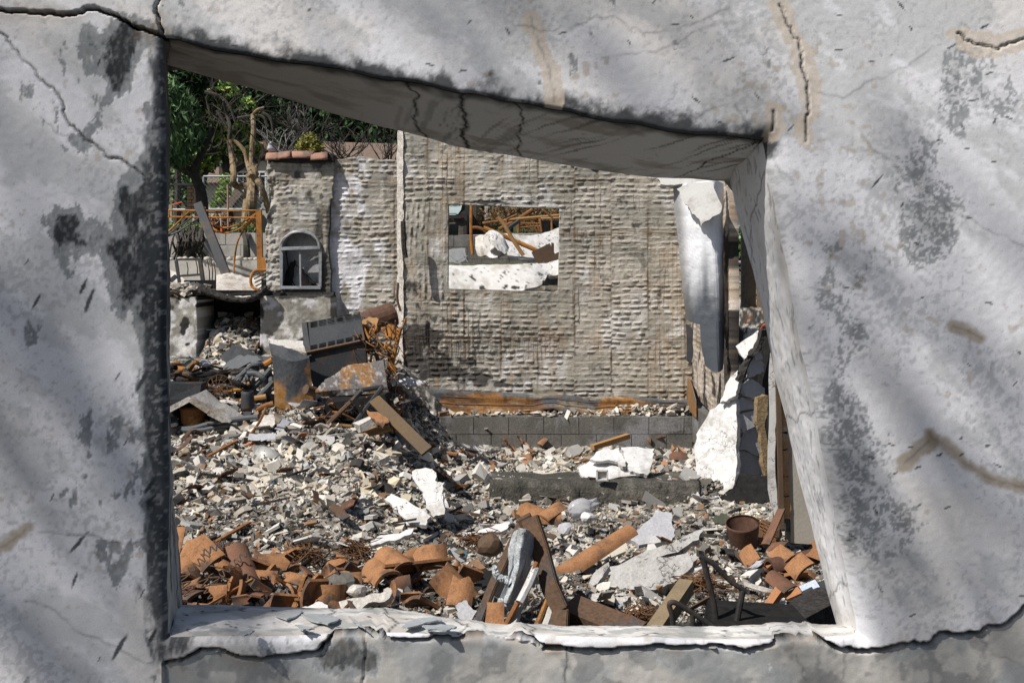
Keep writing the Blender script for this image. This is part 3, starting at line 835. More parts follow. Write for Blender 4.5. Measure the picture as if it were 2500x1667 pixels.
# foundation of concrete blocks in two courses, each block its own piece
m_cmu = M('sooted_block', (.185, .175, .155), (.07, .068, .064), scale=2.2, rough=.95, grain=.3, gscale=50, bump=.6, bscale=60, bdist=.006, c3=(.22, .22, .225), s3=1.6, spec=.1)
m_mortar = M('mortar', (.12, .115, .105), (.08, .077, .073), scale=10, rough=.95, bump=.6)
m_cmu2 = M('pale_block', (.42, .40, .36), (.34, .32, .29), scale=3, rough=.95, grain=.2, gscale=50, bump=.5, bscale=60, bdist=.005, c3=(.25, .24, .22), s3=1.3, spec=.1)
FYB = 11.68
def block_wall(name, label, x0, x1, Y, zt, rows, bh, bw, depth, mat, sag=0.0, seed=0, group=None, frame=None, piece='block'):
    t = thing(name, label, 'wall', ((x0 + x1) / 2, Y, zt - rows * bh)); t['kind'] = 'thing'
    r = random.Random(seed); shared = None
    mbm = MB().box(((x0 + x1) / 2, Y + depth / 2 + .006, zt - rows * bh / 2 - .004), (x1 - x0, depth - .012, rows * bh))
    mbm.build('mortar_core', m_mortar, t)
    for k in range(rows):
        x = x0 - (bw / 2 if k % 2 else 0)
        zc = zt - (k + .5) * bh
        while x < x1 - .02:
            a, b = max(x, x0), min(x + bw, x1)
            if b - a > .04:
                bm = MB().box(((a + b) / 2, Y + depth / 2 - .002 + r.uniform(-.004, .004), zc + (sag * math.sin((x - x0) / (x1 - x0) * 3.1))), (b - a - .007, depth, bh - .007))
                bm.jitter(.002, r.random()); bm.build(piece, mat, t)
            x += bw
    return t
block_wall('foundation_wall', 'sooty grey concrete block foundation below the rusted flashing', wx(985, FYB), 2.06, FYB, wz(1017, FYB), 2, .2, .4, .2, m_cmu, seed=1)
# return of the foundation at the right corner
mb = MB().box((2.13, 10.9, .22), (.16, 1.5, .42)).jitter(.004, 2)
t = mb.build('foundation_kerb', m_cmu); tag(t, 'short sooty concrete kerb running forward from the corner of the foundation', 'kerb')

# side wall running forward from the corner
SX = 2.115
fr = Matrix.Translation((SX, 12.0, 0)) @ Matrix.Rotation(math.radians(-90), 4, 'Z')    # local x runs towards the camera
s_out = jag([(0.0, .52), (2.05, .42), (2.0, 1.0), (2.08, 1.6), (2.02, 2.2), (2.12, 2.72), (1.92, 2.80), (1.6, 2.72), (1.2, 3.0), (.8, 2.9), (.3, 3.05), (0, 3.02)], .018, 3, 440, True)
def s_soot(x, z): return sstep(.62, .75, fbm(x, z, .25, 4, 445) + .2 * sstep(.12, 0, x) + .5 * sstep(.9, 0.7, z) * 0)
side = thing('lath_wall', 'pinkish brown stucco side wall meeting the tall lath wall at its corner', 'wall', (SX, 11, .42)); side['kind'] = 'thing'
v, q, c = grid_wall(np.arange(-.01, 2.14, .009), np.arange(.4, 3.1, .0066), 0.0, s_out, [], lambda x, z: lath_disp(x, z, 450) * .4, lambda x, z: np.clip(lath_col(x, z, 450, s_soot) * np.array([1.06, .99, .95]), 0, .75), frame=fr, thick=.09)
mk('stucco_face', v, q, m_lath, side, True, c)
v, q, c = grid_wall(np.arange(-.01, 2.14, .05), np.arange(.4, 3.1, .05), .09, s_out, [], None, lambda x, z: np.tile([.5, .48, .46], (len(x), 1)), frame=fr)
mk('rear_face', v, q[:, ::-1], m_lath, side, False, c)
V = [fr @ Vector(p) for p in ((.02, -.08, .36), (.75, -.1, .34), (.7, -.09, .52), (.3, -.07, .66), (.02, -.06, .70))]
pr = prism(V, fr.to_3x3() @ Vector((0, -1, 0)), .01)
mk('rusted_flashing', *pr, m_flash, side)

# the wall left of the tall one
MY = 12.37
m_out = jag([(wx(809, MY), wz(860, MY)), (wx(992, MY), wz(860, MY)), (wx(992, MY), wz(388, MY)), (wx(940, MY), wz(390, MY)), (wx(870, MY), wz(384, MY)), (wx(809, MY), wz(388, MY))], .02, 4, 460, True)
mid = thing('lath_wall', 'lower pale grey keyed stucco wall beside the chimney with a white streak', 'wall', (wx(900, MY), MY, wz(860, MY))); mid['kind'] = 'thing'
def mid_col(x, z):
    c = lath_col(x, z, 480); px = 1250 + x / MY * 2500; py = 650 - (z - CAM_Z) / MY * 2500
    w = sstep(.45, .6, fbm(px, py * .5, 40, 4, 482) + spots(px, py, [(835, 600, 30, 200, .28), (865, 690, 22, 60, .28), (840, 440, 40, 40, .16), (820, 740, 10, 100, .2)]) - .12)[:, None] * .85
    c = c * (1 - w) + np.array([.70, .69, .72]) * w
    k = (sstep(.5, .7, fbm(px, py, 30, 4, 483) + spots(px, py, [(900, 475, 90, 16, .25), (970, 700, 20, 200, .1), (860, 388, 70, 8, .4)]) - .06) * .5)[:, None]
    return c * (1 - k) + np.array([.16, .15, .13]) * k
v, q, c = grid_wall(np.arange(wx(800, MY), wx(996, MY), .009), np.arange(wz(865, MY), wz(380, MY), .0066), MY, m_out, [], lambda x, z: lath_disp(x, z, 480), mid_col, thick=.16)
mk('stucco_face', v, q, m_lath, mid, True, c)
# end board of the tall wall: pale cracked edge, seen as a thin face
m_edge = M('torn_edge', (.60, .57, .53), (.42, .38, .33), scale=9, rough=.95, grain=.4, gscale=60, bump=1, bscale=26, bdist=.02)
ex = wx(982, BY)
ys = np.linspace(0, 1, 90); zs_ = wz(968, BY) + ys * (wz(318, BY) - wz(968, BY))
V = []
for k, xo in enumerate((0.0, -.035, -.07, -.085)):
    V.append(np.stack([ex + .012 + xo + (fbm(zs_, zs_ * 0 + k, .1, 3, 490) - .5) * .03, np.full(90, BY - .03 + .045 * k) + (fbm(zs_, zs_ * 0 + k * 3, .08, 3, 491) - .5) * .04, zs_], 1))
V = np.array(V); i = np.arange(4 * 90).reshape(4, 90)
mk('torn_edge', V.reshape(-1, 3), np.stack([i[:-1, :-1], i[:-1, 1:], i[1:, 1:], i[1:, :-1]], -1).reshape(-1, 4), m_edge, back, False)

# ------------------------------------------------------------------ chimney with the arched niche
CY = 12.3
arch = [(wx(687, CY), wz(703, CY)), (wx(782, CY), wz(703, CY)), (wx(782, CY), wz(607, CY))] + [(wx(734.5 + 47.5 * math.cos(a), CY), wz(607 - 42 * math.sin(a), CY)) for a in np.linspace(0.1, math.pi - .1, 14)] + [(wx(687, CY), wz(607, CY))]
c_out = jag([(wx(652, CY), wz(722, CY)), (wx(808, CY), wz(722, CY)), (wx(808, CY), wz(486, CY)), (wx(813, CY), wz(484, CY)), (wx(813, CY), wz(388, CY)), (wx(652, CY), wz(388, CY)), (wx(660, CY), wz(470, CY)), (wx(648, CY), wz(560, CY))], .03, 3, 500, True)
chim = thing('chimney', 'square stucco chimney with an arched niche under a red tile cap', 'chimney', (wx(730, CY), CY + .25, wz(722, CY)))
def chim_dark(x, z):
    px = 1250 + x / CY * 2500; py = 650 - (z - CAM_Z) / CY * 2500
    return .8 * sstep(.66, .82, fbm(px, py * .6, 26, 4, 512) + spots(px, py, [(806, 560, 9, 160, .55), (730, 390, 80, 9, .5), (735, 715, 90, 10, .5), (790, 680, 22, 60, .35), (760, 440, 10, 60, .14), (785, 480, 8, 8, .4)]))  # soot on the right edge; darker below the cap and round the niche
def chim_disp(x, z):
    px = 1250 + x / CY * 2500
    rough = (fbm(x, z, .07, 4, 515) - .5) * .09 * sstep(694, 665, px)
    return lath_disp(x, z, 510) * (1 - .6 * sstep(694, 665, px)) + rough
v, q, c = grid_wall(np.arange(wx(645, CY), wx(816, CY), .009), np.arange(wz(726, CY), wz(384, CY), .0066), CY, c_out, [arch], chim_disp, lambda x, z: lath_col(x, z, 510, chim_dark) * .92, thick=.45)
mk('stucco_face', v, q, m_lath, chim, True, c)
m_niche = M('scorched_panel', (.42, .42, .43), (.24, .24, .24), scale=7, rough=.7, grain=.3, gscale=40, bump=.2, c3=(.10, .10, .10), s3=2.5)
mb = MB().box((wx(734, CY), CY + .16, wz(635, CY)), (wx(782, CY) - wx(686, CY) + .02, .02, .76)); mb.build('niche_back', m_niche, chim)
m_alu = M('scorched_aluminium', (.34, .35, .37), (.20, .21, .22), scale=8, rough=.5, metal=.2, grain=.3, gscale=50, bump=.4)
mb = MB()
mb.tube([Vector((x, CY - .03, z)) for x, z in arch[2:]], .017, 6)
mb.bar(P(686, 607, CY - .035), P(783, 605, CY - .035), .05, .035)
for px in (687, 782): mb.bar(P(px, 607, CY - .03), P(px, 704, CY - .03), .035, .03, (0, 1, 0))
mb.bar(P(733, 607, CY - .02), P(734, 704, CY - .02), .022, .022, (0, 1, 0)); mb.bar(P(686, 702, CY - .03), P(783, 702, CY - .03), .04, .03)
mb.jitter(.005, 3); fr_o = mb.build('arch_frame', m_alu, chim)
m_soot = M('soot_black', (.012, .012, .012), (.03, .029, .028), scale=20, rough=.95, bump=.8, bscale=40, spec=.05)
m_glass = M('smoked_glass', (.25, .25, .26), (.15, .15, .16), scale=5, rough=.25, spec=.5, bump=0)
# charred remnants of the glazing standing in the niche
for name, pts in (('charred_remnant', [(692, 700), (712, 700), (716, 668), (722, 640), (718, 634), (710, 640), (704, 655), (697, 668), (691, 690)]), ('charred_remnant', [(735, 700), (738, 655), (741, 668), (748, 676), (752, 690), (770, 692), (776, 700)])):
    o = [P(x, y, CY + .08) for x, y in jag(pts, 3, 2, len(pts), True)]
    mk(name, *prism(o, (0, -1, 0), .03), m_soot, chim)
mb = MB().bar(P(716, 640, CY + .05), P(772, 694, CY + .03), .012, .012); mb.tube([P(697, 605, CY + .06), P(702, 640, CY + .06), P(704, 655, CY + .06)], .008, 5); mb.tube([P(705, 660, CY + .07), P(714, 688, CY + .07), P(722, 700, CY + .07)], .008, 5)
mb.build('bent_bar', m_soot, chim)
mb = MB().box((wx(730, CY), CY + .2, wz(719, CY)), (.84, .5, .05)).jitter(.01, 4); mb.build('ledge', m_char, chim)
m_tile = M('terracotta', (.36, .185, .09), (.22, .105, .05), scale=9, rough=.9, grain=.3, gscale=120, bump=.3, bscale=60, bdist=.004, c3=(.09, .062, .048), s3=4.2, spec=.15)
m_tile_d = M('sooted_terracotta', (.22, .11, .065), (.10, .06, .045), scale=5, rough=.85, grain=.25, gscale=120, bump=.3, bscale=60, bdist=.004, c3=(.06, .055, .05), s3=2.0, spec=.15)
def barrel_mesh(length=.42, r1=.105, r2=.085, arc=math.pi * .98, th=.014, a0=0.0, broken=0.0, seed=0, n=11, m=5):
    """half round roof tile lying along local y, crown up; 'broken' eats away its far end"""
    r = random.Random(seed); kp = [r.uniform(0, 1) for _ in range(4)]; jg = [float(np.interp(i / n * 3, range(4), kp)) + r.uniform(-.06, .06) for i in range(n + 1)]
    V = []; 
    for s in (0, 1):
        for j in range(m + 1):
            t = j / m
            for i in range(n + 1):
                a = a0 + (math.pi - arc) / 2 + arc * i / n
                L = length * (1 - broken * (.3 + .7 * jg[i]) if broken else 1)
                rr = r1 + (r2 - r1) * t - s * th
                V.append((rr * math.cos(a), t * L - length * .5, rr * math.sin(a)))
    F = []; w = n + 1; o = (m + 1) * w
    for j in range(m):
        for i in range(n):
            F.append((j * w + i, j * w + i + 1, (j + 1) * w + i + 1, (j + 1) * w + i)); F.append((o + j * w + i, o + (j + 1) * w + i, o + (j + 1) * w + i + 1, o + j * w + i + 1))
    for i in range(n):
        F.append((i, o + i, o + i + 1, i + 1)); F.append((m * w + i, m * w + i + 1, o + m * w + i + 1, o + m * w + i))
    for j in range(m):
        F.append((j * w, (j + 1) * w, o + (j + 1) * w, o + j * w)); F.append((j * w + n, o + j * w + n, o + (j + 1) * w + n, (j + 1) * w + n))
    return V, F
def place_tile(V, c, rot, scale=1.0):
    R = rot; c = Vector(c)
    return [R @ (Vector(p) * scale) + c for p in V]
m_cap = M('cap_terracotta', (.36, .20, .14), (.27, .155, .115), scale=6, rough=.85, grain=.2, gscale=90, bump=.3, c3=(.16, .11, .09), s3=3)
for k, (x0, x1, py, tl) in enumerate(((653, 686, 384, .02), (683, 712, 381, -.05), (710, 766, 380, .03), (763, 806, 384, -.04))):
    L = (x1 - x0) / 2500 * CY
    V, F = barrel_mesh(L * 1.04, .10, .11, math.pi * .95, .018, broken=.15 if k == 3 else 0, seed=k, n=10, m=3)
    R = Matrix.Rotation(tl, 3, 'Y') @ Matrix.Rotation(math.radians(-90), 3, 'Z')
    mk('roof_tile', place_tile(V, P((x0 + x1) / 2, py + 10, CY + .02 - .03 * (k % 2)), R), F, m_cap, chim, True)
V, F = barrel_mesh(.95, .12, .12, math.pi * .95, .018)
mb = MB().box((wx(735, CY), CY + .2, wz(388, CY)), (.78, .46, .09)).jitter(.008, 3); mb.build('cap_bed', m_char, chim)

# ------------------------------------------------------------------ the hearth under the chimney
HY = 12.0
def plast_col(x, z, seed, soot=None):
    N = len(x)
    c = lerp3(np.tile([.30, .285, .25], (N, 1)), np.tile([.62, .60, .57], (N, 1)), sstep(.48, .56, fbm(x, z, .28, 6, seed, .58)))
    k = (sstep(.56, .64, fbm(x, z, .12, 5, seed + 1)) * .65)[:, None]; c = c * (1 - k) + np.array([.18, .165, .14]) * k
    k = (sstep(.64, .70, fbm(x, z, .16, 5, seed + 2)) * .8)[:, None]; c = c * (1 - k) + np.array([.65, .64, .66]) * k
    if soot is not None:
        k = np.clip(soot(x, z), 0, 1)[:, None]; c = c * (1 - k) + np.array([.04, .038, .036]) * k
    return c
hearth = thing('fireplace', 'wide stained plaster fireplace with a black open firebox beneath the chimney', 'fireplace', (wx(600, HY), HY + .3, wz(880, HY)))
l_out = jag([(wx(330, HY), wz(885, HY)), (wx(480, HY), wz(885, HY)), (wx(481, HY), wz(724, HY)), (wx(330, HY), wz(726, HY))], .012, 3, 520, True)
def hs1(x, z):
    px = 1250 + x / HY * 2500; py = 650 - (z - CAM_Z) / HY * 2500
    return sstep(.66, .78, fbm(px, py, 24, 4, 522) + spots(px, py, [(452, 785, 9, 16, .5), (448, 812, 9, 12, .45), (455, 840, 12, 8, .45), (400, 724, 90, 6, .4), (480, 760, 5, 80, .3)]))
v, q, c = grid_wall(np.arange(wx(325, HY), wx(484, HY), .012), np.arange(wz(890, HY), wz(720, HY), .012), HY, l_out, [], lambda x, z: (fbm(x, z, .1, 4, 523) - .5) * .03, lambda x, z: plast_col(x, z, 524, hs1), thick=.7)
mk('left_pier', v, q, m_lath, hearth, True, c)
r_out = jag([(wx(634, HY), wz(905, HY)), (wx(808, HY), wz(905, HY)), (wx(807, HY), wz(722, HY)), (wx(634, HY), wz(723, HY))], .012, 3, 530, True)
def hs2(x, z):
    px = 1250 + x / HY * 2500; py = 650 - (z - CAM_Z) / HY * 2500
    return sstep(.66, .8, fbm(px, py, 40, 5, 532) + spots(px, py, [(720, 722, 90, 5, .4), (640, 780, 6, 90, .3), (770, 830, 40, 25, .25), (700, 850, 60, 14, .2)]))
v, q, c = grid_wall(np.arange(wx(630, HY), wx(812, HY), .012), np.arange(wz(910, HY), wz(718, HY), .012), HY, r_out, [], lambda x, z: (fbm(x, z, .1, 4, 533) - .5) * .03, lambda x, z: plast_col(x, z, 544, hs2), thick=.7)
mk('right_pier', v, q, m_lath, hearth, True, c)
mb = MB().box((wx(560, HY), HY + .72, wz(790, HY)), (1.5, .05, 1.0)).jitter(.01, 1); mb.build('firebox_back', m_soot, hearth)
mb = MB()
mb.box((wx(557, HY), HY + .36, wz(715, HY)), (.86, .7, .05)).jitter(.02, 6); mb.build('lintel', m_char, hearth)
# a sagging burnt rim of the slab over the opening
rim = thing('burnt_slab', 'sagging charred roof slab drooping over the black firebox', 'slab', P(560, 720, HY - .05))
mb = MB()
for k, (off, rr) in enumerate(((0, .035), (-.05, .022), (.03, .02))):
    mb.tube(smooth_curve([P(486, 700 + k * 5, HY - .1 + off), P(520, 716 + k * 3, HY - .12 + off), P(560, 728 + k * 2, HY - .14 + off), P(600, 732, HY - .13 + off), P(632, 722 - k * 4, HY - .1 + off), P(650, 704 - k * 3, HY - .06 + off)], 6), rr, 7)
mb.jitter(.007, 8); mb.build('rim', m_char, rim)
m_plas = M('old_plaster', (.56, .535, .50), (.44, .41, .37), scale=5, rough=.95, grain=.3, gscale=60, bump=.8, bscale=40, bdist=.01, c3=(.30, .25, .20), s3=3.5)
vv = []
for j in range(9):
    for i in range(18):
        s, t = i / 17, j / 8
        p = P(528 + 110 * s, 722 - 50 * t + 9 * math.sin(s * 3.1) * (1 - t) - 6 * math.sin(s * 6) * t, HY - .08 + .7 * t)
        vv.append(p + Vector((0, 0, random.uniform(-.008, .008))))
ff = [(j * 18 + i, j * 18 + i + 1, (j + 1) * 18 + i + 1, (j + 1) * 18 + i) for j in range(8) for i in range(17)]
mk('plaster_top', vv, ff, m_plas, rim, True)
# left: ash heap on top of the pier
mb = MB()
# ------------------------------------------------------------------ step of charred concrete
m_step = M('charred_concrete', (.055, .052, .046), (.10, .095, .082), scale=9, rough=.95, grain=.4, gscale=70, bump=1.0, bscale=24, bdist=.03, c3=(.15, .14, .12), s3=3, spec=.1)
sx0, sx1, SYY = wx(1195, 8.5), wx(1712, 8.5), 8.5
xs_ = np.arange(sx0, sx1, .02)
prof = [(8.47, -.06), (8.46, .02), (8.465, .10), (8.475, .17), (8.50, .205), (8.56, .215), (8.75, .205), (9.0, .19)]
V = np.array([np.stack([xs_, y + (fbm(xs_, xs_ * 0 + z * 3, .12, 4, 551) - .5) * .07 + (fbm(xs_, xs_ * 0 + z * 9, .03, 3, 552) - .5) * .03, z + (fbm(xs_, xs_ * 0 + y * 5, .15, 4, 553) - .5) * .045], 1) for y, z in prof])
i = np.arange(V.shape[0] * V.shape[1]).reshape(V.shape[:2])
qq = np.stack([i[:-1, :-1], i[:-1, 1:], i[1:, 1:], i[1:, :-1]], -1).reshape(-1, 4)
o = mk('charred_step', V.reshape(-1, 3), qq, m_step, None, True); tag(o, 'long low charred black concrete step across the rubble in front of the foundation', 'step')
m_slab = M('old_concrete', (.36, .30, .22), (.25, .215, .17), scale=6, rough=.95, grain=.3, gscale=50, bump=.8, bscale=40, bdist=.01, c3=(.12, .11, .10), s3=2)
# raised slab corner left of centre
t = thing('concrete_slab', 'broken edge of a raised concrete slab below the burnt case', 'slab', P(940, 1150, 8.5))
o = [P(930, 1165, 8.45), P(985, 1068, 9.1), P(1000, 1075, 9.12), P(968, 1168, 8.5)]
mk('slab_edge', *prism([P(928, 1172, 8.3), P(968, 1172, 8.32), P(1002, 1078, 9.1), P(985, 1066, 9.1), P(940, 1100, 8.7)], (.8, -.6, .1), .25), m_slab, t)
mk('slab_top', *prism([P(820, 1160, 8.2), P(930, 1166, 8.3), P(985, 1066, 9.2), P(870, 1062, 9.2)], (0, -.2, 1), .1), m_slab, t)
# ------------------------------------------------------------------ yard and hillside beyond
def hz(x, y): return float(H0(np.array([x]), np.array([y]))[0])
# left retaining wall of pale blocks, and the white kerb before it
YW = 17.0
block_wall('retaining_wall', 'pale concrete block garden wall behind the orange pipe frame', wx(330, YW), wx(660, YW), YW, wz(568, YW), 4, .2, .5, .3, m_cmu2, seed=4)
block_wall('retaining_wall', 'grey block yard wall seen through the window hole of the lath wall', wx(1040, YW), wx(1500, YW), YW, wz(574, YW), 4, .2, .46, .3, m_cmu, seed=5)
YK = 14.6
m_kerb = M('pale_concrete', (.52, .50, .46), (.36, .345, .31), scale=3, rough=.95, grain=.2, bump=.5, c3=(.24, .23, .20), s3=1.5)
mb = MB().box((wx(500, YK), YK + .2, (wz(636, YK) + wz(720, YK)) / 2), (wx(650, YK) - wx(350, YK), .4, wz(636, YK) - wz(720, YK))).jitter(.006, 3)
tag(mb.build('garden_kerb', m_kerb), 'long pale concrete kerb with stones along its top, in front of the garden wall', 'kerb')
m_stone = M('pale_stone', (.48, .44, .39), (.36, .33, .29), scale=6, rough=.9, bump=.4, grain=.25)
def rock(seed, sx, sy, sz, sub=2, rough=.35):
    bm = bmesh.new(); bmesh.ops.create_icosphere(bm, subdivisions=sub, radius=1)
    r = random.Random(seed); ax = [Vector((r.gauss(0, 1), r.gauss(0, 1), r.gauss(0, 1))).normalized() for _ in range(9)]; cut = [r.uniform(.55, .95) for _ in ax]
    for v in bm.verts:
        for a, cc in zip(ax, cut):
            d = v.co.dot(a)
            if d > cc: v.co -= a * (d - cc) * (1 - rough * .3)
        v.co += Vector((r.uniform(-1, 1), r.uniform(-1, 1), r.uniform(-1, 1))) * .05
    V = [(v.co.x * sx, v.co.y * sy, v.co.z * sz) for v in bm.verts]; bm.verts.index_update(); F = [tuple(v.index for v in f.verts) for f in bm.faces]; bm.free()
    return V, F
rs_ = random.Random(21)
lab_rock = 'small pale round stone lying on top of the garden kerb'
for k, px in enumerate((418, 440, 452, 468, 486, 505, 528, 560, 583, 600, 612, 625)):
    s = rs_.uniform(.03, .06) * (1.5 if px in (612, 583) else 1)
    V, F = rock(k, s * 1.3, s, s * .8, 1)
    p = P(px, 636, YK + .15); o = mk('stone', [Vector(v) + p + Vector((0, 0, s * .5)) for v in V], F, m_stone, None, True)
    if px == 612: tag(o, 'largest pale boulder on the garden kerb beside the orange post', 'stone')
    else: tag(o, 'small pale stone on top of the garden kerb, %s from the left' % ('first second third fourth fifth sixth seventh eighth ninth tenth eleventh'.split()[k if px < 612 else k - 1]), 'stone', 'stones along the garden kerb')

# orange rusted pipe frame: posts, top rails and the sagging bars
m_orange = M('orange_rust', (.42, .18, .035), (.27, .105, .025), scale=9, rough=.8, grain=.3, bump=.3, c3=(.13, .065, .03), s3=7)
m_steel = M('dark_steel', (.032, .034, .04), (.055, .057, .06), scale=6, rough=.6, grain=.25, bump=.2, spec=.4, c3=(.12, .065, .035), s3=3)
YO = 14.0
t = thing('pipe_trellis', 'bent orange rusty pipe frame standing between the fireplace and the garden wall', 'frame', P(632, 665, YO))
mb = MB(); mb.bar(P(632, 512, YO), P(636, 668, YO), .075, .06, (0, 1, 0)); mb.build('post', m_orange, t)
for py, r_ in ((514, .013), (530, .012)):
    MB().tube([P(385, py - 1, YO + .3), P(500, py + .5, YO + .15), P(628, py + (0 if py < 520 else 2), YO)], r_, 7).build('rail', m_orange, t)
for pts in ([(632, 516), (600, 538), (570, 552), (545, 556), (520, 548), (505, 535), (498, 524)], [(632, 530), (605, 545), (578, 562), (552, 569), (530, 564), (510, 548)], [(614, 536), (596, 560), (580, 590), (573, 630), (570, 672)], [(462, 516), (440, 538), (415, 562), (400, 575)], [(628, 520), (608, 540), (598, 548)], [(614, 541), (624, 552), (630, 566)], [(470, 530), (445, 548), (420, 566), (385, 592)], [(500, 512), (478, 538), (430, 568), (390, 584)]):
    MB().tube(smooth_curve([P(x, y, YO + .05 + .1 * (k % 2)) for k, (x, y) in enumerate(pts)], 5), .013, 6).build('bent_bar', m_orange if pts[0][0] > 520 or pts[0][0] == 462 else m_steel, t)
for px in (400, 444, 490, 412):
    MB().tube([P(px, 514, YO + .25), P(px + 1, 531, YO + .25)], .01, 5).build('strut', m_orange, t)
o = MB().bar(P(484, 498, 13.6), P(560, 690, 13.3), .11, .10, (0, -1, .3)).build('steel_beam', m_steel)
tag(o, 'dark grey steel beam leaning across the orange pipe frame', 'beam')
o['kind'] = 'thing'
o = MB().bar(P(500, 592, 13.9), P(556, 684, 13.6), .03, .03).build('iron_bar', m_steel); tag(o, 'thin dark iron bar slanting parallel to the leaning steel beam', 'bar')
# low rails in front of the kerb
t = thing('burnt_bed', 'burnt grey metal bed frame standing on the rubble above the fireplace', 'bed frame', P(470, 700, 13.0))
for a, b, w in (((430, 636), (438, 690), .035), ((488, 632), (497, 696), .045), ((438, 674), (494, 670), .03), ((430, 634), (490, 632), .028), ((430, 674), (416, 686), .05)):
    MB().bar(P(*a, 13.0), P(*b, 13.0), w, w).build('rail', m_steel, t)
m_rustwire = M('rust_wire', (.17, .085, .035), (.09, .05, .03), scale=12, rough=.85, bump=.2)
for a, b in (((456, 640), (458, 672)), ((516, 634), (518, 690)), ((522, 640), (526, 692)), ((478, 636), (482, 672)), ((506, 634), (512, 690))):
    MB().tube([P(*a, 13.1), P((a[0] + b[0]) / 2 + 2, (a[1] + b[1]) / 2, 13.1), P(*b, 13.1)], .007, 5).build('wire', m_rustwire, t)
t = thing('metal_chair', 'orange framed metal chair back lying against the chimney foot', 'chair', P(640, 700, 12.0))
mb = MB().tube(smooth_curve([P(650, 660, 12.1), P(622, 662, 12.05), P(612, 680, 12.0), P(616, 700, 12), P(632, 708, 11.98)], 6), .018, 7); mb.build('frame', m_orange, t)
for k in range(5):
    MB().tube([P(618 + k * 2, 672 + k * 9, 12.02), P(650, 658 + k * 9, 12.1)], .009, 5).build('slat', m_steel, t)
# sheets of plaster behind the bed frame
o = plate('plaster_sheet', [(380, 640), (405, 650), (440, 668), (476, 700), (470, 706), (380, 700)], P(420, 690, 13.4), (-.2, -.6, .75), .03, m_plas, seed=5, rough=.01, step=.1)
tag(o, 'sloping grey plaster sheet behind the burnt bed frame', 'plaster sheet')
# brick-coloured sheet against chimney
o = plate('rusty_sheet', [(636, 626), (652, 628), (652, 660), (638, 662)], P(644, 650, 13), (0, -1, .1), .01, m_orange, seed=2, jagamp=2); tag(o, 'small orange rusty metal sheet upright between the orange post and the chimney', 'metal sheet')

# roots and burnt vine on the garden wall
m_bark = M('burnt_bark', (.035, .03, .027), (.08, .07, .06), scale=12, rough=.95, grain=.4, bump=.8, bscale=30, bdist=.02)
m_tan = M('peeled_trunk', (.34, .25, .14), (.20, .145, .085), scale=3, rough=.8, grain=.25, bump=.5, bscale=20, bdist=.02, c3=(.055, .045, .038), s3=6)
def branch(mb, p, d, L, r, depth, rnd, spread=.7, up=.05, seg=5, minr=.004, kids=(2, 3), tips=None):
    pts = [p.copy()]; q = p.copy(); dd = d.copy()
    n = 5
    for k in range(n):
        dd = (dd + Vector((rnd.gauss(0, .16), rnd.gauss(0, .16), rnd.gauss(0, .12) + up))).normalized(); q = q + dd * (L / n); pts.append(q.copy())
    mb.tube(pts, r, seg, False, max(minr, r * .55))
    if tips is not None: tips.extend(pts[2:])
    if depth <= 0: return
    for k in range(rnd.randint(*kids)):
        i = rnd.randint(2, n); a = rnd.uniform(0, 2 * math.pi)
        nd = (dd + Vector((math.cos(a), math.sin(a), rnd.uniform(-.3, .5))) * spread).normalized()
        branch(mb, pts[i], nd, L * rnd.uniform(.55, .8), max(minr, r * .55), depth - 1, rnd, spread, up, max(3, seg - 1), minr, kids, tips)
rn = random.Random(77)
t = thing('burnt_vine', 'tangle of burnt vine stems hanging down the garden wall', 'vine', P(455, 640, YW - .1))
for k in range(46):
    px = rn.uniform(420, 490); mb = MB()
    mb.tube(smooth_curve([P(px + rn.uniform(-15, 15), 548 + rn.uniform(0, 30), YW - .05), P(px + rn.uniform(-14, 14), 590, YW - .25 - rn.random() * .3), P(px + rn.uniform(-25, 25), 636 + rn.uniform(-15, 5), YW - .15)], 4), rn.uniform(.006, .018), 4); mb.build('stem', m_bark, t)
MB().tube(smooth_curve([P(452, 640, YW - .3), P(462, 612, YW - .4), P(486, 592, YW - .35), P(492, 565, YW - .2), P(505, 545, YW)], 6), .06, 7, True, .04).build('stem', m_bark, t)
t = thing('burnt_vine', 'short black burnt stump hanging over the garden wall by the orange post', 'vine', P(602, 640, YW - .1))
for k in range(9):
    px = 600 + rn.uniform(-3, 3); MB().tube(smooth_curve([P(px + rn.uniform(-10, 10), 572, YW), P(px, 600, YW - .2), P(px + rn.uniform(-4, 6), 640, YW - .12)], 4), rn.uniform(.015, .045), 5).build('stem', m_bark, t)
# ---- foliage
def leaf_cloud(blobs, n, size, cols, seed, droop=0.0, sparse=.0):
    r = np.random.default_rng(seed)
    blobs = np.array(blobs, float); w = blobs[:, 3] ** 1.6; w = w / w.sum()
    b = blobs[r.choice(len(blobs), n, p=w)]
    u = r.normal(size=(n, 3)); u /= np.linalg.norm(u, axis=1)[:, None]
    rad = r.random(n) ** .45
    c = b[:, :3] + u * (rad * b[:, 3])[:, None] * np.array([1, 1, .85])
    a = r.normal(size=(n, 3)); a[:, 2] -= droop * 2; a /= np.linalg.norm(a, axis=1)[:, None]
    e = np.cross(a, r.normal(size=(n, 3))); e /= np.linalg.norm(e, axis=1)[:, None]
    s = size * r.uniform(.5, 1.4, n)[:, None]; asp = 2.2 if droop else 1.4
    v = np.stack([c - a * s * asp, c + e * s * .5, c + a * s * asp, c - e * s * .5], 1).reshape(-1, 3)
    f = np.arange(n * 4).reshape(n, 4)
    cols = np.array(cols); cl = cols[r.integers(0, len(cols), n)] * r.uniform(.7, 1.35, n)[:, None]
    return v, f, np.repeat(cl, 4, 0)
m_leaf = M('leaf', (1, 1, 1), attr=True, rough=.7, grain=.2, gscale=8, bump=0, spec=.2)
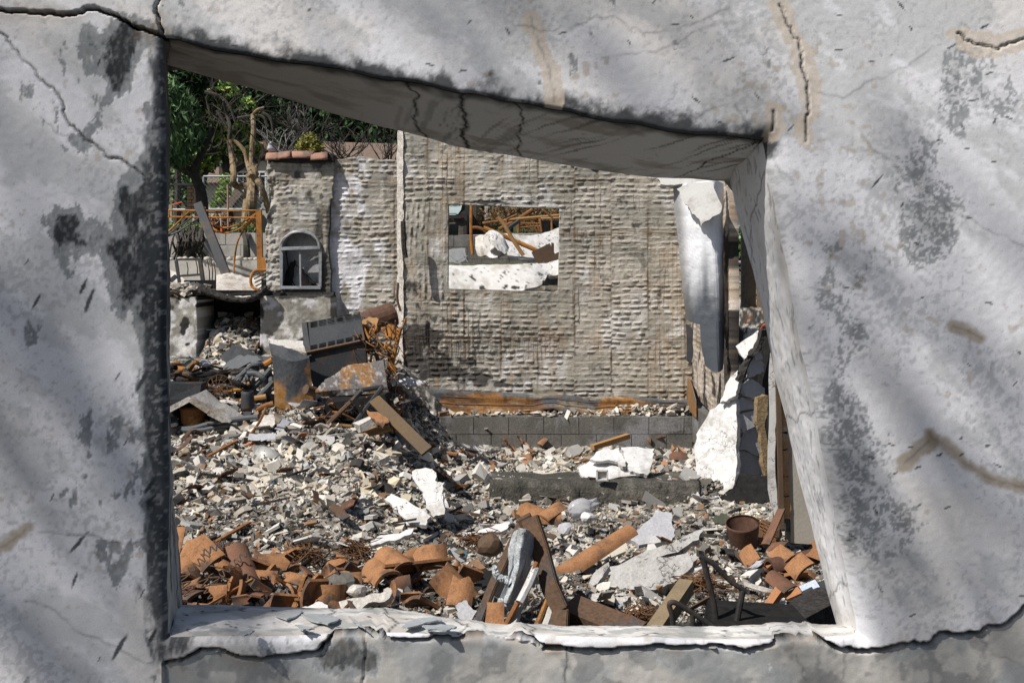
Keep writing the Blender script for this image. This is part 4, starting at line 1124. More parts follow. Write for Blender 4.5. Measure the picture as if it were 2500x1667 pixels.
def tree(name, label, base, height, crown, n, size, cols, seed, trunk_r=.25, group=None, droop=0, mat=None, bare=False, cat='tree'):
    base = Vector(base); t = thing(name, label, cat, base, group)
    mb = MB(); rr = random.Random(seed)
    top = base + Vector((rr.uniform(-.5, .5), 0, height))
    mb.tube(smooth_curve([base - Vector((0, 0, .3)), base + Vector((rr.uniform(-.3, .3), 0, height * .35)), top], 5), trunk_r, 7, False, trunk_r * .4)
    for k in range(7):
        h = rr.uniform(.3, .9); p = base.lerp(top, h); branch(mb, p, Vector((rr.uniform(-1, 1), rr.uniform(-1, 1), rr.uniform(.1, .8))).normalized(), height * .3, trunk_r * .4, 1, rr, seg=5)
    mb.build('trunk', mat or m_bark, t)
    v, f, cl = leaf_cloud(crown, n, size, cols, seed, droop)
    mk('crown', v, f, m_leaf, t, False, cl)
    return t
DK = [(.02, .045, .018), (.03, .06, .022), (.04, .08, .03), (.012, .022, .012)]
BR = [(.22, .34, .05), (.32, .42, .08), (.14, .24, .05), (.40, .45, .12)]
MG = [(.08, .155, .06), (.125, .21, .085), (.05, .095, .04), (.16, .24, .11)]
def blob(px, py, Y, r): p = P(px, py, Y); return (p.x, p.y, p.z, r)
def gp(px, Y): x = wx(px, Y); return (x, Y, hz(x, Y))
tree('feathery_tree', 'bright green feathery tree at the left edge of the opening', gp(380, 19.4), 2.4, [blob(420, 290, 19.4, .5), blob(395, 240, 19.4, .5), blob(450, 330, 19.4, .38), blob(425, 345, 19.4, .42), blob(385, 330, 19.4, .5), blob(440, 265, 19.4, .33), blob(455, 290, 19.4, .25), blob(430, 375, 19.4, .3)], 11000, .05, MG, 1, .07, droop=.8)
tree('yellow_green_tree', 'sunlit yellow green tree behind the feathery tree', gp(470, 25), 3.6, [blob(450, 240, 25, .8), blob(480, 290, 25, .6), blob(530, 250, 25, .65), blob(560, 320, 25, .5), blob(525, 335, 25, .5), blob(440, 200, 25, .8), blob(490, 350, 25, .5), blob(480, 390, 25, .5), blob(500, 225, 25, .6), blob(600, 360, 25, .35), blob(585, 270, 25, .45)], 12000, .075, BR + [MG[0], DK[1], DK[0]], 2, .1)
tree('evergreen_tree', 'dark evergreen tree with its boughs under the top left corner of the opening', gp(430, 24), 5.2, [blob(430, 180, 24, .4), blob(465, 195, 24, .35), blob(500, 185, 24, .35), blob(410, 195, 24, .3), blob(470, 225, 24, .22)], 2200, .06, DK, 3, .1)
tree('evergreen_tree', 'dark evergreen tree with drooping boughs over the far house', gp(565, 33), 6.5, [blob(600, 240, 33, .7), blob(545, 385, 33, .35), blob(640, 270, 33, .8), blob(620, 315, 33, .5)], 4000, .08, DK, 4)
for k, (px, py, Y, r_, lab) in enumerate(((700, 280, 46, 2.0, 'dark evergreen tree above the chimney'), (790, 300, 48, 2.0, 'dark evergreen tree right of the one above the chimney'), (880, 330, 45, 1.9, 'dark evergreen tree above the lower lath wall'), (960, 340, 44, 1.8, 'dark evergreen tree touching the top corner of the tall lath wall'),
                                          (840, 250, 55, 2.6, 'tall dark evergreen tree on the hillside farther back'), (640, 200, 56, 2.8, 'tall dark evergreen tree behind the bare burnt tree'), (520, 200, 58, 2.6, 'tall dark tree behind the yellow green tree'))):
    bl = [blob(px, py, Y, r_)] + [blob(px + rn.uniform(-70, 70), py + rn.uniform(-70, 70), Y + rn.uniform(-1, 1), r_ * rn.uniform(.4, .7)) for _ in range(6)]
    b = gp(px, Y); tree('evergreen_tree', lab, b, max(3, P(px, py, Y).z - b[2]), bl, 6000, .12, DK + ([MG[2]] if k % 2 else []), 10 + k, .3)
# the wooded slope closing the view
vv, ff, cl = leaf_cloud([blob(px, py, Y, rr) for px, py, Y, rr in [(rn.uniform(-900, 2600), rn.uniform(60, 480), rn.uniform(66, 95), rn.uniform(3, 5)) for _ in range(170)]], 110000, .22, DK + DK + [MG[0], MG[2]], 40)
o = mk('wooded_slope', vv, ff, m_leaf, None, False, cl); tag(o, kind='stuff')
# bare burnt trees
t = thing('burnt_tree', 'black burnt tree with a bent leaning trunk left of the orange frame', 'tree', gp(494, 20))
mb = MB(); mb.tube(smooth_curve([P(494, 590, 20), P(494, 500, 20), P(488, 460, 20), P(474, 420, 20), P(488, 385, 20), P(505, 345, 20), P(520, 318, 20)], 8), .13, 8, True, .05)
mb.tube(smooth_curve([P(474, 424, 20), P(455, 412, 20), P(430, 405, 20), P(400, 385, 20)], 6), .09, 7, True, .03)
mb.build('trunk', m_bark, t)
mb = MB(); rr = random.Random(8)
for k in range(9):
    p = P(rr.uniform(395, 470), rr.uniform(395, 420), 20); branch(mb, p, Vector((rr.uniform(-1, 1), rr.uniform(-.5, .5), rr.uniform(-.2, 1))).normalized(), rr.uniform(.5, .9), .013, 2, rr, .8, .02, 4, .003)
for k in range(5):
    p = P(rr.uniform(495, 525), rr.uniform(310, 360), 20); branch(mb, p, Vector((rr.uniform(-1, 1), rr.uniform(-.5, .5), rr.uniform(0, 1))).normalized(), rr.uniform(.5, .8), .02, 2, rr, .8, .05, 4, .005)
mb.build('twigs', m_bark, t)
t = thing('burnt_tree', 'tan peeled burnt tree with several bare stems in front of the far house', 'tree', P(612, 590, 18))
def limb(pts, r0, r1, m, name='limb'):
    MB().tube(smooth_curve([P(x, y, 18 + .1 * math.sin(x)) for x, y in pts], 7), r0, 9, True, r1).build(name, m, t)
limb([(614, 600), (612, 540), (614, 490), (616, 450), (612, 425)], .11, .09, m_tan, 'trunk')
limb([(612, 470), (600, 455), (580, 455), (570, 445), (571, 420), (566, 380), (560, 340)], .07, .05, m_tan)
limb([(560, 345), (562, 312), (554, 280), (545, 245)], .045, .02, m_bark)
limb([(616, 450), (622, 425), (616, 400), (616, 360), (619, 315), (617, 280)], .07, .04, m_tan)
limb([(614, 430), (605, 400), (598, 372), (580, 350), (560, 335)], .05, .03, m_tan)
limb([(612, 440), (622, 415), (630, 395), (642, 370), (640, 350)], .05, .02, m_tan)
limb([(617, 282), (628, 268), (645, 262)], .03, .012, m_tan)
limb([(628, 440), (640, 462), (650, 490), (655, 520)], .06, .04, m_tan)
limb([(598, 600), (596, 550), (600, 500), (604, 470)], .06, .05, m_tan)
mb = MB(); rr = random.Random(9)
for k in range(17):
    p = P(rr.uniform(535, 660), rr.uniform(255, 380), 18 + rr.uniform(-.4, .8)); branch(mb, p, Vector((rr.uniform(-1, 1), rr.uniform(-.7, .7), rr.uniform(-.4, .8))).normalized(), rr.uniform(.4, .9), .010, 2, rr, .9, 0, 4, .0025)
for pts in ([(500, 225), (535, 235), (560, 260), (575, 300)], [(580, 290), (605, 285), (640, 285), (655, 310)], [(640, 275), (660, 290), (668, 330)], [(530, 270), (548, 300), (562, 330)]):
    mb.tube(smooth_curve([P(x, y, 18.3) for x, y in pts], 6), .035, 6, True, .02)
mb.build('twigs', m_bark, t)
for k, (px, py, lab) in enumerate(((700, 335, 'grey leafless burnt shrub behind the tile cap of the chimney'), (840, 350, 'black leafless burnt shrub above the lower lath wall'), (940, 370, 'black leafless burnt shrub beside the tall lath wall'), (760, 300, 'tall leafless burnt shrub above the yellow bush'))):
    t = thing('burnt_shrub', lab, 'shrub', P(px, py + 50, 24), 'burnt shrubs behind the chimney'); mb = MB()
    for j in range(13):
        branch(mb, P(px + rr.uniform(-20, 20), py + 45, 24), Vector((rr.uniform(-1, 1), rr.uniform(-.6, .6), rr.uniform(.2, 1.2))).normalized(), rr.uniform(.45, .8), .02, 2, rr, .6, .03, 3, .006)
    mb.build('twigs', m_bark if k else M('grey_twig', (.20, .19, .18), (.12, .115, .11), bump=0), t)
t = tree('yellow_bush', 'small yellow green bush just behind the red tile cap', P(755, 410, 22), .7, [blob(745, 345, 22, .17), blob(765, 352, 22, .2), blob(735, 360, 22, .15), blob(758, 335, 22, .13), blob(780, 360, 22, .12), blob(757, 375, 22, .2)], 1500, .03, [(.26, .25, .06), (.33, .31, .09), (.18, .18, .05)], 5, .04, cat='bush')
t = tree('hedge_bush', 'low brown scorched hedge bush behind the wire fence', P(535, 590, 24), .5, [blob(510, 545, 24, .25), blob(540, 545, 24, .28), blob(560, 555, 24, .2), blob(500, 565, 24, .2), blob(530, 568, 24, .25), blob(570, 570, 24, .15)], 2200, .035, [(.26, .16, .10), (.18, .10, .06), (.33, .22, .15)], 6, .04, cat='hedge')
t = tree('young_plant', 'bright green young plant between the far house and the hedge bush', P(545, 530, 30), .6, [blob(545, 470, 30, .25), blob(535, 490, 30, .2), blob(555, 440, 30, .25), blob(525, 500, 30, .15)], 700, .05, BR, 7, .03, cat='plant')
t = tree('green_shrub', 'green shrub behind the chain link panel', P(445, 520, 26), .8, [blob(445, 450, 26, .35), blob(465, 430, 26, .3), blob(425, 440, 26, .3), blob(450, 480, 26, .35)], 1500, .05, MG, 8, .04, cat='shrub')
for k, (px, lab) in enumerate(((415, 'low green weeds at the left end of the garden wall'), (478, 'low green weeds on the garden wall behind the steel beam'), (600, 'low green weeds at the foot of the peeled tree'))):
    v, f, cl = leaf_cloud([blob(px + d, 556 + abs(d) * .2, 17.3, .14) for d in (-16, -6, 6, 16)], 700, .022, [(.10, .16, .06), (.16, .22, .10), (.25, .27, .12)], 60 + k)
    o = mk('weed_clump', v, f, m_leaf, None, False, cl); tag(o, lab, 'weeds', 'weeds on the garden wall')
# ---- fence, pillar, posts
m_galv = M('galvanised', (.42, .45, .46), (.32, .34, .35), scale=5, rough=.5, metal=.3, bump=0)
m_wiref = M('fence_wire', (.30, .34, .34), rough=.5, metal=.3, bump=0)
YF = 21.0
def chain(name, label, x0, x1, zt, zb, Y, pitch=.09, lean=None):
    t = thing(name, label, 'fence', ((x0 + x1) / 2, Y, zb))
    for zz in (zt, zb): MB().tube([(x0, Y, zz), (x1, Y, zz)], .022, 7).build('rail', m_galv, t)
    n = max(2, int(round((x1 - x0) / 2.6)) + 1)
    for k in range(n):
        x = x0 + (x1 - x0) * k / (n - 1); MB().tube([(x, Y, zb - .5), (x, Y, zt)], .022, 7).build('post', m_galv, t)
    mb = MB(); hgt = zt - zb
    m = int((x1 - x0 + hgt) / pitch)
    for k in range(m):
        for s in (1, -1):
            a = x0 - hgt + k * pitch if s == 1 else x0 + k * pitch
            b = a + s * hgt
            za, zb2 = zb, zt
            if a < x0: za = zb + (x0 - a); a = x0
            if b > x1 and s == 1: zb2 = zt - (b - x1); b = x1
            if a > x1 and s == -1: za = zb + (a - x1); a = x1
            if b < x0: zb2 = zt - (x0 - b); b = x0
            if zb2 > za: mb.tube([(a, Y, za), (b, Y, zb2)], .004, 3, False)
    mb.build('wire_mesh', m_wiref, t)['kind'] = 'stuff'
    return t
chain('wire_fence', 'tall galvanised wire fence panel in front of the far house', wx(497, YF), wx(665, YF), wz(431, YF), wz(511, YF), YF)
chain('wire_fence', 'short chain link panel left of the brick pillar', wx(385, 20), wx(476, 20), wz(450, 20), wz(512, 20), 20, .10)
m_brick = M('buff_brick', (.46, .29, .18), (.38, .235, .15), scale=8, rough=.9, grain=.25, bump=.5)
t = thing('brick_pillar', 'short pillar of buff bricks beside the chain link panel', 'pillar', P(471, 522, 20)); t['kind'] = 'thing'
MB().box(P(471, 488, 20.12), (.19, .19, .55)).build('mortar_core', m_mortar, t)
for k in range(8):
    for s in (0, 1):
        zc = wz(518 - k * 8.6, 20); w = (.13, .085)[(s + k) % 2]; xo = wx(471, 20) + (-.11 + w / 2 if s == 0 else .11 - w / 2)
        MB().box((xo, 20.08, zc), (w - .008, .2, .058)).build('brick', m_brick, t)
for px, py, w, lab in ((403, 490, .10, 'weathered grey wooden post at the left edge of the opening'), (417, 500, .055, 'thin pale wooden post beside the weathered post')):
    o = MB().box((wx(px, 18.5), 18.5, (wz(py, 18.5) + wz(560, 18.5)) / 2), (w, w, wz(py, 18.5) - wz(560, 18.5))).jitter(.004, px).build('wooden_post', M('grey_timber', (.38, .34, .28), (.28, .245, .2), scale=7, rough=.9, bump=.5), None); tag(o, lab, 'post')
m_tape = M('orange_tape', (.75, .13, .04), rough=.5, bump=0)
o = MB().bar(P(418, 500, 18.4), P(444, 493, 18.4), .004, .02).build('marking_tape', m_tape); tag(o, 'orange tape tied to the thin wooden post', 'tape')
o = MB().tube(smooth_curve([P(484, 500, 19.6), P(490, 500, 19.6), P(496, 506, 19.55), P(502, 509, 19.5)], 4), .018, 5).build('marking_tape', m_tape); tag(o, 'orange tape tied round the black leaning tree', 'tape')
o = MB().tube([P(556, 450, 19), P(557, 560, 19)], .018, 6).build('wooden_stake', M('tan_stake', (.40, .25, .17), bump=.2)); tag(o, 'thin tan stake standing before the wire fence', 'stake')
t = thing('marker_stick', 'short white stick with an orange foot on the garden bank', 'stick', P(541, 565, 17.2))
MB().tube([P(540, 552, 17.2), P(539, 528, 17.2)], .012, 5).build('stick', m_kerb, t); MB().tube([P(541, 566, 17.2), P(540, 550, 17.2)], .022, 6, True, .012).build('orange_foot', m_tape, t)
# ---- far houses
m_hw = M('house_wall', (.46, .44, .39), (.40, .385, .345), scale=1.5, rough=.9, bump=.1); m_white = M('white_trim', (.72, .71, .68), rough=.6, bump=0); m_dark = M('dark_glass', (.03, .035, .045), rough=.2, bump=0, spec=.5)
m_shing = M('brown_shingle', (.22, .16, .12), (.15, .11, .09), scale=4, rough=.95, grain=.4, gscale=25, bump=.6, bscale=20, bdist=.05)
YH = 36
t = thing('far_house', 'cream gabled house behind the wire fence with dark windows', 'house', P(610, 580, YH))
g_ = [P(x, y, YH) for x, y in ((566, 600), (690, 600), (690, 400), (628, 335), (566, 400))]
mk('gable_wall', *prism(g_, (0, -1, 0), 4), m_hw, t)
for a, b in (((625, 325), (558, 402)), ((625, 325), (700, 402))):
    A, B = P(*a, YH - .4), P(*b, YH - .4); d = Vector((0, 5, 0)); nn = (B - A).cross(d).normalized(); nn = nn if nn.z > 0 else -nn
    mk('roof', *prism([A, B, B + d, A + d], nn, .15), m_shing, t)
mk('wing_wall', *prism([P(x, y, YH + .6) for x, y in ((470, 600), (572, 600), (572, 440), (470, 440))], (0, -1, 0), 3), m_hw, t)
A, B = P(455, 446, YH + .2), P(580, 446, YH + .2); C_, D_ = P(580, 378, YH + 3), P(470, 378, YH + 3)
mk('roof', *prism([A, B, C_, D_], (0, -.6, .8), .12), m_shing, t)
for px in (594, 634):
    w = mk('window', *prism([P(px + a, y, YH - .03) for a, y in ((-13, 490), (13, 490), (13, 420), (-13, 420))], (0, -1, 0), .1), m_dark, t)
    for a, b in (((-15, 420), (-15, 492)), ((15, 420), (15, 492)), ((-16, 420), (16, 420)), ((0, 422), (0, 490))):
        MB().bar(P(px + a[0], a[1], YH - .12), P(px + b[0], b[1], YH - .12), .06 if a[0] else .03, .06, (0, 1, 0)).build('window_frame', m_white, w)
MB().box(P(614, 545, YH - .3), (.3, .3, 1.2)).build('porch_post', m_hw, t)
t2 = thing('far_porch', 'small gabled porch roof of the far house with a brown barge board', 'porch', P(565, 560, YH - 3))
mk('porch_wall', *prism([P(x, y, YH - 3) for x, y in ((538, 600), (600, 600), (600, 480), (573, 470), (538, 515))], (0, -1, 0), 2), m_hw, t2)
A, B = P(573, 462, YH - 3.3), P(530, 517, YH - 3.3)
mk('roof', *prism([A, B, B + Vector((0, 3, 0)), A + Vector((0, 3, 0))], (-.8, 0, .6), .28), m_shing, t2)
MB().box(P(552, 540, YH - 3.05), (.35, .06, .4)).build('window', m_dark, t2)
o = MB().box(P(516, 517, 25), (.34, .5, .05)).build('green_bench', M('teal_paint', (.10, .30, .28), bump=0)); tag(o, 'flat teal green table top behind the scorched hedge bush', 'table')
t = thing('far_house', 'long brown shingled house roof behind the lower lath wall', 'house', P(850, 400, 40))
mk('roof', *prism([P(775, 400, 38), P(1000, 412, 38), P(1000, 352, 42), P(790, 346, 42)], (0, -.6, .8), .15), m_shing, t)
mk('wall', *prism([P(775, 450, 38.5), P(1000, 450, 38.5), P(1000, 400, 38.5), P(775, 400, 38.5)], (0, -1, 0), 3), m_hw, t)
# ---- bird on the tile cap
m_bird = M('dove_feather', (.45, .45, .47), (.30, .31, .33), scale=18, rough=.7, bump=.2, grain=.2); 
bb = P(661, 374, CY + .05)
t = thing('bird', 'grey dove perched on the left end of the red tile cap', 'bird', P(661, 377, CY + .05))
mb = MB(); ax = Vector((.25, .25, .75)).normalized()
body = smooth_curve([bb + Vector((.055, .06, -.005)), bb + Vector((.03, .03, .02)), bb + Vector((0, 0, .05)), bb + Vector((-.008, -.008, .085)), bb + Vector((-.002, -.01, .115)), bb + Vector((.002, -.012, .135))], 4)
rad = [.012, .018, .024, .030, .036, .041, .044, .044, .042, .040, .036, .032, .027, .024, .023, .024, .025, .024, .020, .012, .004]
vs = []; n = 12
for p, rr_ in zip(body, rad):
    for k in range(n): a = 2 * math.pi * k / n; vs.append(p + Vector((math.cos(a) * rr_, math.sin(a) * rr_ * .9, .2 * rr_ * math.cos(a))))
fs = [(i * n + k, i * n + (k + 1) % n, (i + 1) * n + (k + 1) % n, (i + 1) * n + k) for i in range(len(body) - 1) for k in range(n)]
mk('body', vs, fs, m_bird, t, True)
MB().lathe(body[-3] + Vector((-.012, -.018, .0)), [(.006, 0), (.004, .012), (.0008, .022)], (-.6, -.8, -.1), 6).build('beak', m_dark, t)
for s in (-.012, .012): MB().tube([bb + Vector((s - .01, 0, .02)), bb + Vector((s - .012, -.005, -.018))], .004, 5).build('leg', M('red_leg', (.4, .1, .08), bump=0), t)
for s in (-1, 1): MB().lathe(body[-4] + Vector((s * .019, -.012, .004)), [(.0005, -.003), (.004, 0), (.0005, .003)], (s, -.4, 0), 7).build('eye', m_dark, t)
MB().add([bb + Vector(p) for p in ((.03, .02, .03), (.05, .035, .03), (.085, .09, -.035), (.07, .095, -.04), (.028, .02, .022), (.048, .04, .022), (.083, .09, -.042), (.068, .095, -.046))], [(0, 1, 2, 3), (7, 6, 5, 4), (0, 4, 5, 1), (1, 5, 6, 2), (2, 6, 7, 3), (3, 7, 4, 0)]).build('tail', m_bird, t)
o = None
# ------------------------------------------------------------------ what is seen through the window hole
YV = 30.0
gz = wz(552, YV)
m_van = M('van_paint', (.55, .66, .66), (.50, .61, .61), scale=2, rough=.3, grain=.03, bump=0, spec=.5); m_blackp = M('black_rubber', (.02, .02, .022), rough=.7, bump=0); m_red = M('tail_red', (.45, .03, .02), rough=.3, bump=0)
t = thing('tank_trailer', 'pale green white rounded tank vehicle parked beyond the window hole with black rear wheel', 'vehicle', (wx(1095, YV), YV, gz))
prof_ = [(-2.2, .32), (-.05, .32), (.06, .36), (.14, .48), (.18, .66), (.14, .84), (.03, .98), (-.2, 1.06), (-2.2, 1.08)]
xr = wx(1127, YV) - .16
vs = [Vector((xr + x, YV, gz + z)) for x, z in prof_]
mk('body', *prism(vs, (0, -1, 0), 1.7), m_van, t)
MB().box((xr - .95, YV - .05, gz + .27), (2.2, .1, .1)).build('bumper', m_blackp, t)
MB().bar((xr - .6, YV - .06, gz + .36), (xr + .02, YV - .06, gz + .36), .02, .02).build('side_rail', m_blackp, t)
MB().lathe((xr + .16, YV + .25, gz + .23), [(.0, 0), (.16, 0), (.23, .03), (.23, .2), (.16, .23), (0, .23)], (0, -1, 0), 20).build('wheel', m_blackp, t)
MB().box((xr + .30, YV + .3, gz + .55), (.28, .5, .6)).jitter(.05, 3).build('fender', m_blackp, t)
MB().box((xr + .15, YV - .02, gz + .26), (.08, .05, .05)).build('tail_light', m_red, t)
MB().box((xr - .38, YV - .004, gz + .90), (.42, .008, .19)).build('sign_panel', m_white, t)
m_ink = M('dark_ink', (.05, .09, .11), bump=0); m_inkr = M('red_ink', (.45, .05, .05), bump=0)
def lettering(txt, loc, size, mat, parent, flip=False):
    cu = bpy.data.curves.new('lettering', 'FONT'); cu.body = txt; cu.size = size; cu.align_x = 'LEFT'; cu.extrude = .002
    ob = bpy.data.objects.new('lettering_curve', cu); me = bpy.data.meshes.new_from_object(ob); bpy.data.objects.remove(ob)
    R = Matrix.Rotation(math.radians(90), 4, 'X'); me.transform(R); me.name = 'lettering'
    me.materials.clear(); me.materials.append(mat)
    o = bpy.data.objects.new('lettering', me); COL.objects.link(o); o.parent = parent; o.location = Vector(loc) - WLOC[parent]; return o
lettering('United', (xr - .56, YV - .012, gz + .905), .115, m_ink, t); lettering('Rentals', (xr - .56, YV - .012, gz + .825), .105, m_ink, t)
lettering('WE RENTS', (xr - .60, YV - .006, gz + .73), .06, m_inkr, t); lettering('12182014', (xr - .22, YV - .006, gz + .58), .085, m_ink, t)
# trunks and scrub behind
for k, (px, Y, r_, lab) in enumerate(((1160, 32, .28, 'thick grey burnt tree trunk right of the parked tank vehicle'), (1188, 31, .10, 'thin pale mottled trunk beside the thick burnt trunk'), (1130, 36, .2, 'dark trunk directly behind the parked tank vehicle'), (1240, 38, .2, 'dark trunk above the rusty pipe racks'), (1330, 40, .25, 'dark trunk at the right of the window hole'))):
    b = gp(px, Y); t = thing('tree_trunk', lab, 'tree', b)
    MB().tube(smooth_curve([Vector(b) - Vector((0, 0, .6)), Vector(b) + Vector((.05, 0, 1.2)), Vector(b) + Vector((.12, 0, 3.2))], 6), r_, 10, True, r_ * .8).build('trunk', m_bark if k != 1 else M('mottled_bark', (.40, .39, .37), (.2, .19, .18), scale=12), t)
    v, f, cl = leaf_cloud([(b[0], b[1], b[2] + 4 + d, 1.2) for d in (-.4, .6, 1.2)], 700, .12, DK, 80 + k); mk('crown', v, f, m_leaf, t, False, cl)
vv, ff, cl = leaf_cloud([blob(px, py, Y, rr) for px, py, Y, rr in [(rn.uniform(1180, 1400), rn.uniform(500, 550), rn.uniform(27, 34), rn.uniform(.3, .6)) for _ in range(18)]], 5000, .05, [(.16, .09, .05), (.22, .13, .07), (.10, .07, .04), (.12, .12, .05)], 41)
tag(mk('dry_undergrowth', vv, ff, m_leaf, None, False, cl), kind='stuff')
m_rust = M('rusty_iron', (.25, .105, .035), (.14, .065, .03), scale=8, rough=.85, grain=.3, gscale=60, bump=.5, bscale=40, bdist=.006, c3=(.34, .17, .05), s3=5)
m_rustd = M('dark_rusty_iron', (.075, .05, .036), (.13, .07, .035), scale=7, rough=.8, grain=.35, gscale=60, bump=.5, bscale=40, bdist=.006, c3=(.06, .062, .066), s3=3)
m_pipe = M('golden_rust', (.38, .22, .09), (.28, .15, .06), scale=6, rough=.8, grain=.25, bump=.3)
YP = 18.5
for lab, pts, r_, Y in (('tall orange rusty pipe standing in the window hole beside the tank vehicle', [(1154, 622), (1151, 590), (1150, 545), (1151, 500)], .028, 16.2), ('rusty pipe elbow branching from the tall standing pipe', [(1151, 556), (1165, 556), (1178, 560), (1186, 566)], .028, 16.2), ('long orange rusty pipe sloping down across the window hole', [(1180, 556), (1220, 572), (1270, 594), (1320, 616)], .035, 15.8), ('split golden lath leaning down across the window hole', [(1214, 530), (1232, 550), (1252, 585), (1278, 624)], .03, 15.0),
                        ('upper golden horizontal pipe at the right of the window hole', [(1230, 538), (1290, 532), (1340, 528), (1400, 522)], .025, 19), ('lower golden horizontal pipe at the right of the window hole', [(1320, 534), (1400, 531)], .022, 18.8), ('grey rusty horizontal pipe in the middle of the window hole', [(1178, 545), (1230, 539), (1310, 534)], .025, 19.2), ('dark slanting beam behind the rusty pipe racks', [(1218, 560), (1260, 538), (1300, 512)], .04, 19.5)):
    o = MB().tube(smooth_curve([P(x, y, Y) for x, y in pts], 6), r_, 8).build('rusty_pipe', m_pipe if 'golden' in lab else (m_orange if 'orange' in lab else m_rust), None); tag(o, lab, 'pipe')
t = thing('pipe_rack', 'rusty wire rack of legs and bars standing behind the collapsed stucco', 'rack', P(1300, 570, 18))
for a, b, r_ in (((1265, 536), (1266, 570), .03), ((1318, 534), (1322, 566), .025), ((1347, 530), (1347, 566), .018), ((1310, 545), (1318, 566), .018), ((1266, 546), (1320, 546), .015), ((1266, 556), (1320, 552), .015), ((1325, 512), (1347, 530), .02), ((1300, 545), (1312, 566), .015), ((1238, 536), (1236, 545), .02), ((1236, 536), (1262, 524), .02), ((1280, 546), (1300, 562), .012)):
    MB().tube([P(*a, 18), P(*b, 18)], r_, 6).build('bar', m_rust, t)
o = MB().box(P(1352, 553, 18.4), (.55, .5, .2)).jitter(.03, 9).build('burnt_chest', m_soot); tag(o, 'black burnt chest at the right of the window hole behind the stucco', 'chest')
o = MB().bar(P(1238, 560, 17.5), P(1266, 540, 17.6), .1, .05).build('steel_angle', m_steel); tag(o, 'grey steel angle piece leaning on the rusty wire rack', 'steel angle')
m_whitew = M('white_stucco', (.60, .59, .575), (.50, .49, .465), scale=4, rough=.9, grain=.12, gscale=120, bump=.5, bscale=60, bdist=.006, c3=(.38, .36, .33), s3=4, spec=.1)
m_ribbed = M('ribbed_plaster', (.48, .465, .43), (.34, .325, .29), scale=3, rough=.95, grain=.3, gscale=60, bump=.8, bscale=45, bdist=.012)
def sheet(name, label, rows, mat, cat, amp=.01, thick=.04, seed=1, nu=60, nv=30, group=None):
    """a curved slab: rows of (px, py, Y) control points, lofted and thickened"""
    R_ = [smooth_curve([P(*q) for q in row], 10) for row in rows]
    R_ = [resample([tuple(p) for p in r_], nu) for r_ in R_]
    A = np.array(R_); t0 = np.linspace(0, 1, len(rows)); tt = np.linspace(0, 1, nv)
    G_ = np.stack([[np.interp(tt, t0, A[:, i, k]) for k in range(3)] for i in range(nu)], 0).transpose(2, 0, 1)      # nv, nu, 3
    nz_ = (fbm(G_[..., 0] + G_[..., 1], G_[..., 2], .25, 4, seed) - .5) * amp * 4 + (fbm(G_[..., 0], G_[..., 2] + G_[..., 1], .05, 3, seed + 1) - .5) * amp
    du = np.gradient(G_, axis=1); dv = np.gradient(G_, axis=0); nn = np.cross(du, dv); nn /= np.linalg.norm(nn, axis=2)[..., None] + 1e-9
    if (nn[..., 1].mean()) > 0: nn = -nn
    Fr = G_ + nn * nz_[..., None]; Bk = Fr - nn * thick
    jg = (fbm(np.linspace(0, 9, nu), np.zeros(nu), 1, 3, seed + 2) - .5)
    m_, n_ = nv, nu; i = np.arange(m_ * n_).reshape(m_, n_); o_ = m_ * n_
    q = np.stack([i[:-1, :-1], i[:-1, 1:], i[1:, 1:], i[1:, :-1]], -1).reshape(-1, 4)
    lp = np.concatenate([i[0, :], i[1:, -1], i[-1, -2::-1], i[-2:0:-1, 0]]); ln = np.roll(lp, -1)
    F_ = np.concatenate([q, q[:, ::-1] + o_, np.stack([lp, lp + o_, ln + o_, ln], 1)])
    o = mk(name, np.concatenate([Fr.reshape(-1, 3), Bk.reshape(-1, 3)]), F_, mat, None, False)
    if label: tag(o, label, cat, group)
    return o
sheet('fallen_stucco', 'long white fallen stucco wall lying along the bottom of the window hole', [[(1075, 646, 14.2), (1150, 648, 14.2), (1230, 646, 14.1), (1300, 642, 14.1), (1332, 650, 14.2)], [(1075, 662, 13.9), (1150, 664, 13.9), (1230, 664, 13.8), (1300, 660, 13.8), (1338, 668, 13.9)], [(1075, 690, 13.7), (1150, 696, 13.7), (1230, 696, 13.6), (1300, 690, 13.6), (1330, 684, 13.7)], [(1075, 716, 13.6), (1150, 722, 13.6), (1230, 716, 13.5), (1300, 704, 13.5), (1322, 696, 13.6)]], m_whitew, 'wall fragment', .012, .06, 3)
sheet('fallen_stucco', 'white stucco piece cracked off at the right end of the fallen wall', [[(1312, 642, 14.3), (1340, 640, 14.3), (1380, 632, 14.3)], [(1318, 655, 14), (1345, 655, 14), (1380, 652, 14)], [(1340, 668, 13.9), (1355, 672, 13.9), (1380, 662, 13.9)]], m_whitew, 'wall fragment', .012, .06, 4)
sheet('fallen_stucco', 'white ribbed plaster lump peaked in the middle of the window hole', [[(1180, 574, 15.6), (1200, 562, 15.7), (1225, 576, 15.6), (1244, 604, 15.6)], [(1178, 600, 15.3), (1200, 590, 15.2), (1222, 602, 15.2), (1240, 612, 15.3)], [(1184, 622, 15.2), (1200, 630, 15.0), (1222, 624, 15.0), (1238, 618, 15.2)]], m_whitew, 'plaster lump', .014, .05, 5)
sheet('fallen_stucco', 'dark shaded side of the peaked plaster lump', [[(1160, 578, 15.8), (1172, 572, 15.8), (1180, 574, 15.7)], [(1160, 602, 15.6), (1170, 602, 15.5), (1178, 600, 15.4)], [(1166, 624, 15.5), (1174, 626, 15.4), (1184, 622, 15.3)]], m_plas, 'plaster lump', .01, .05, 6)
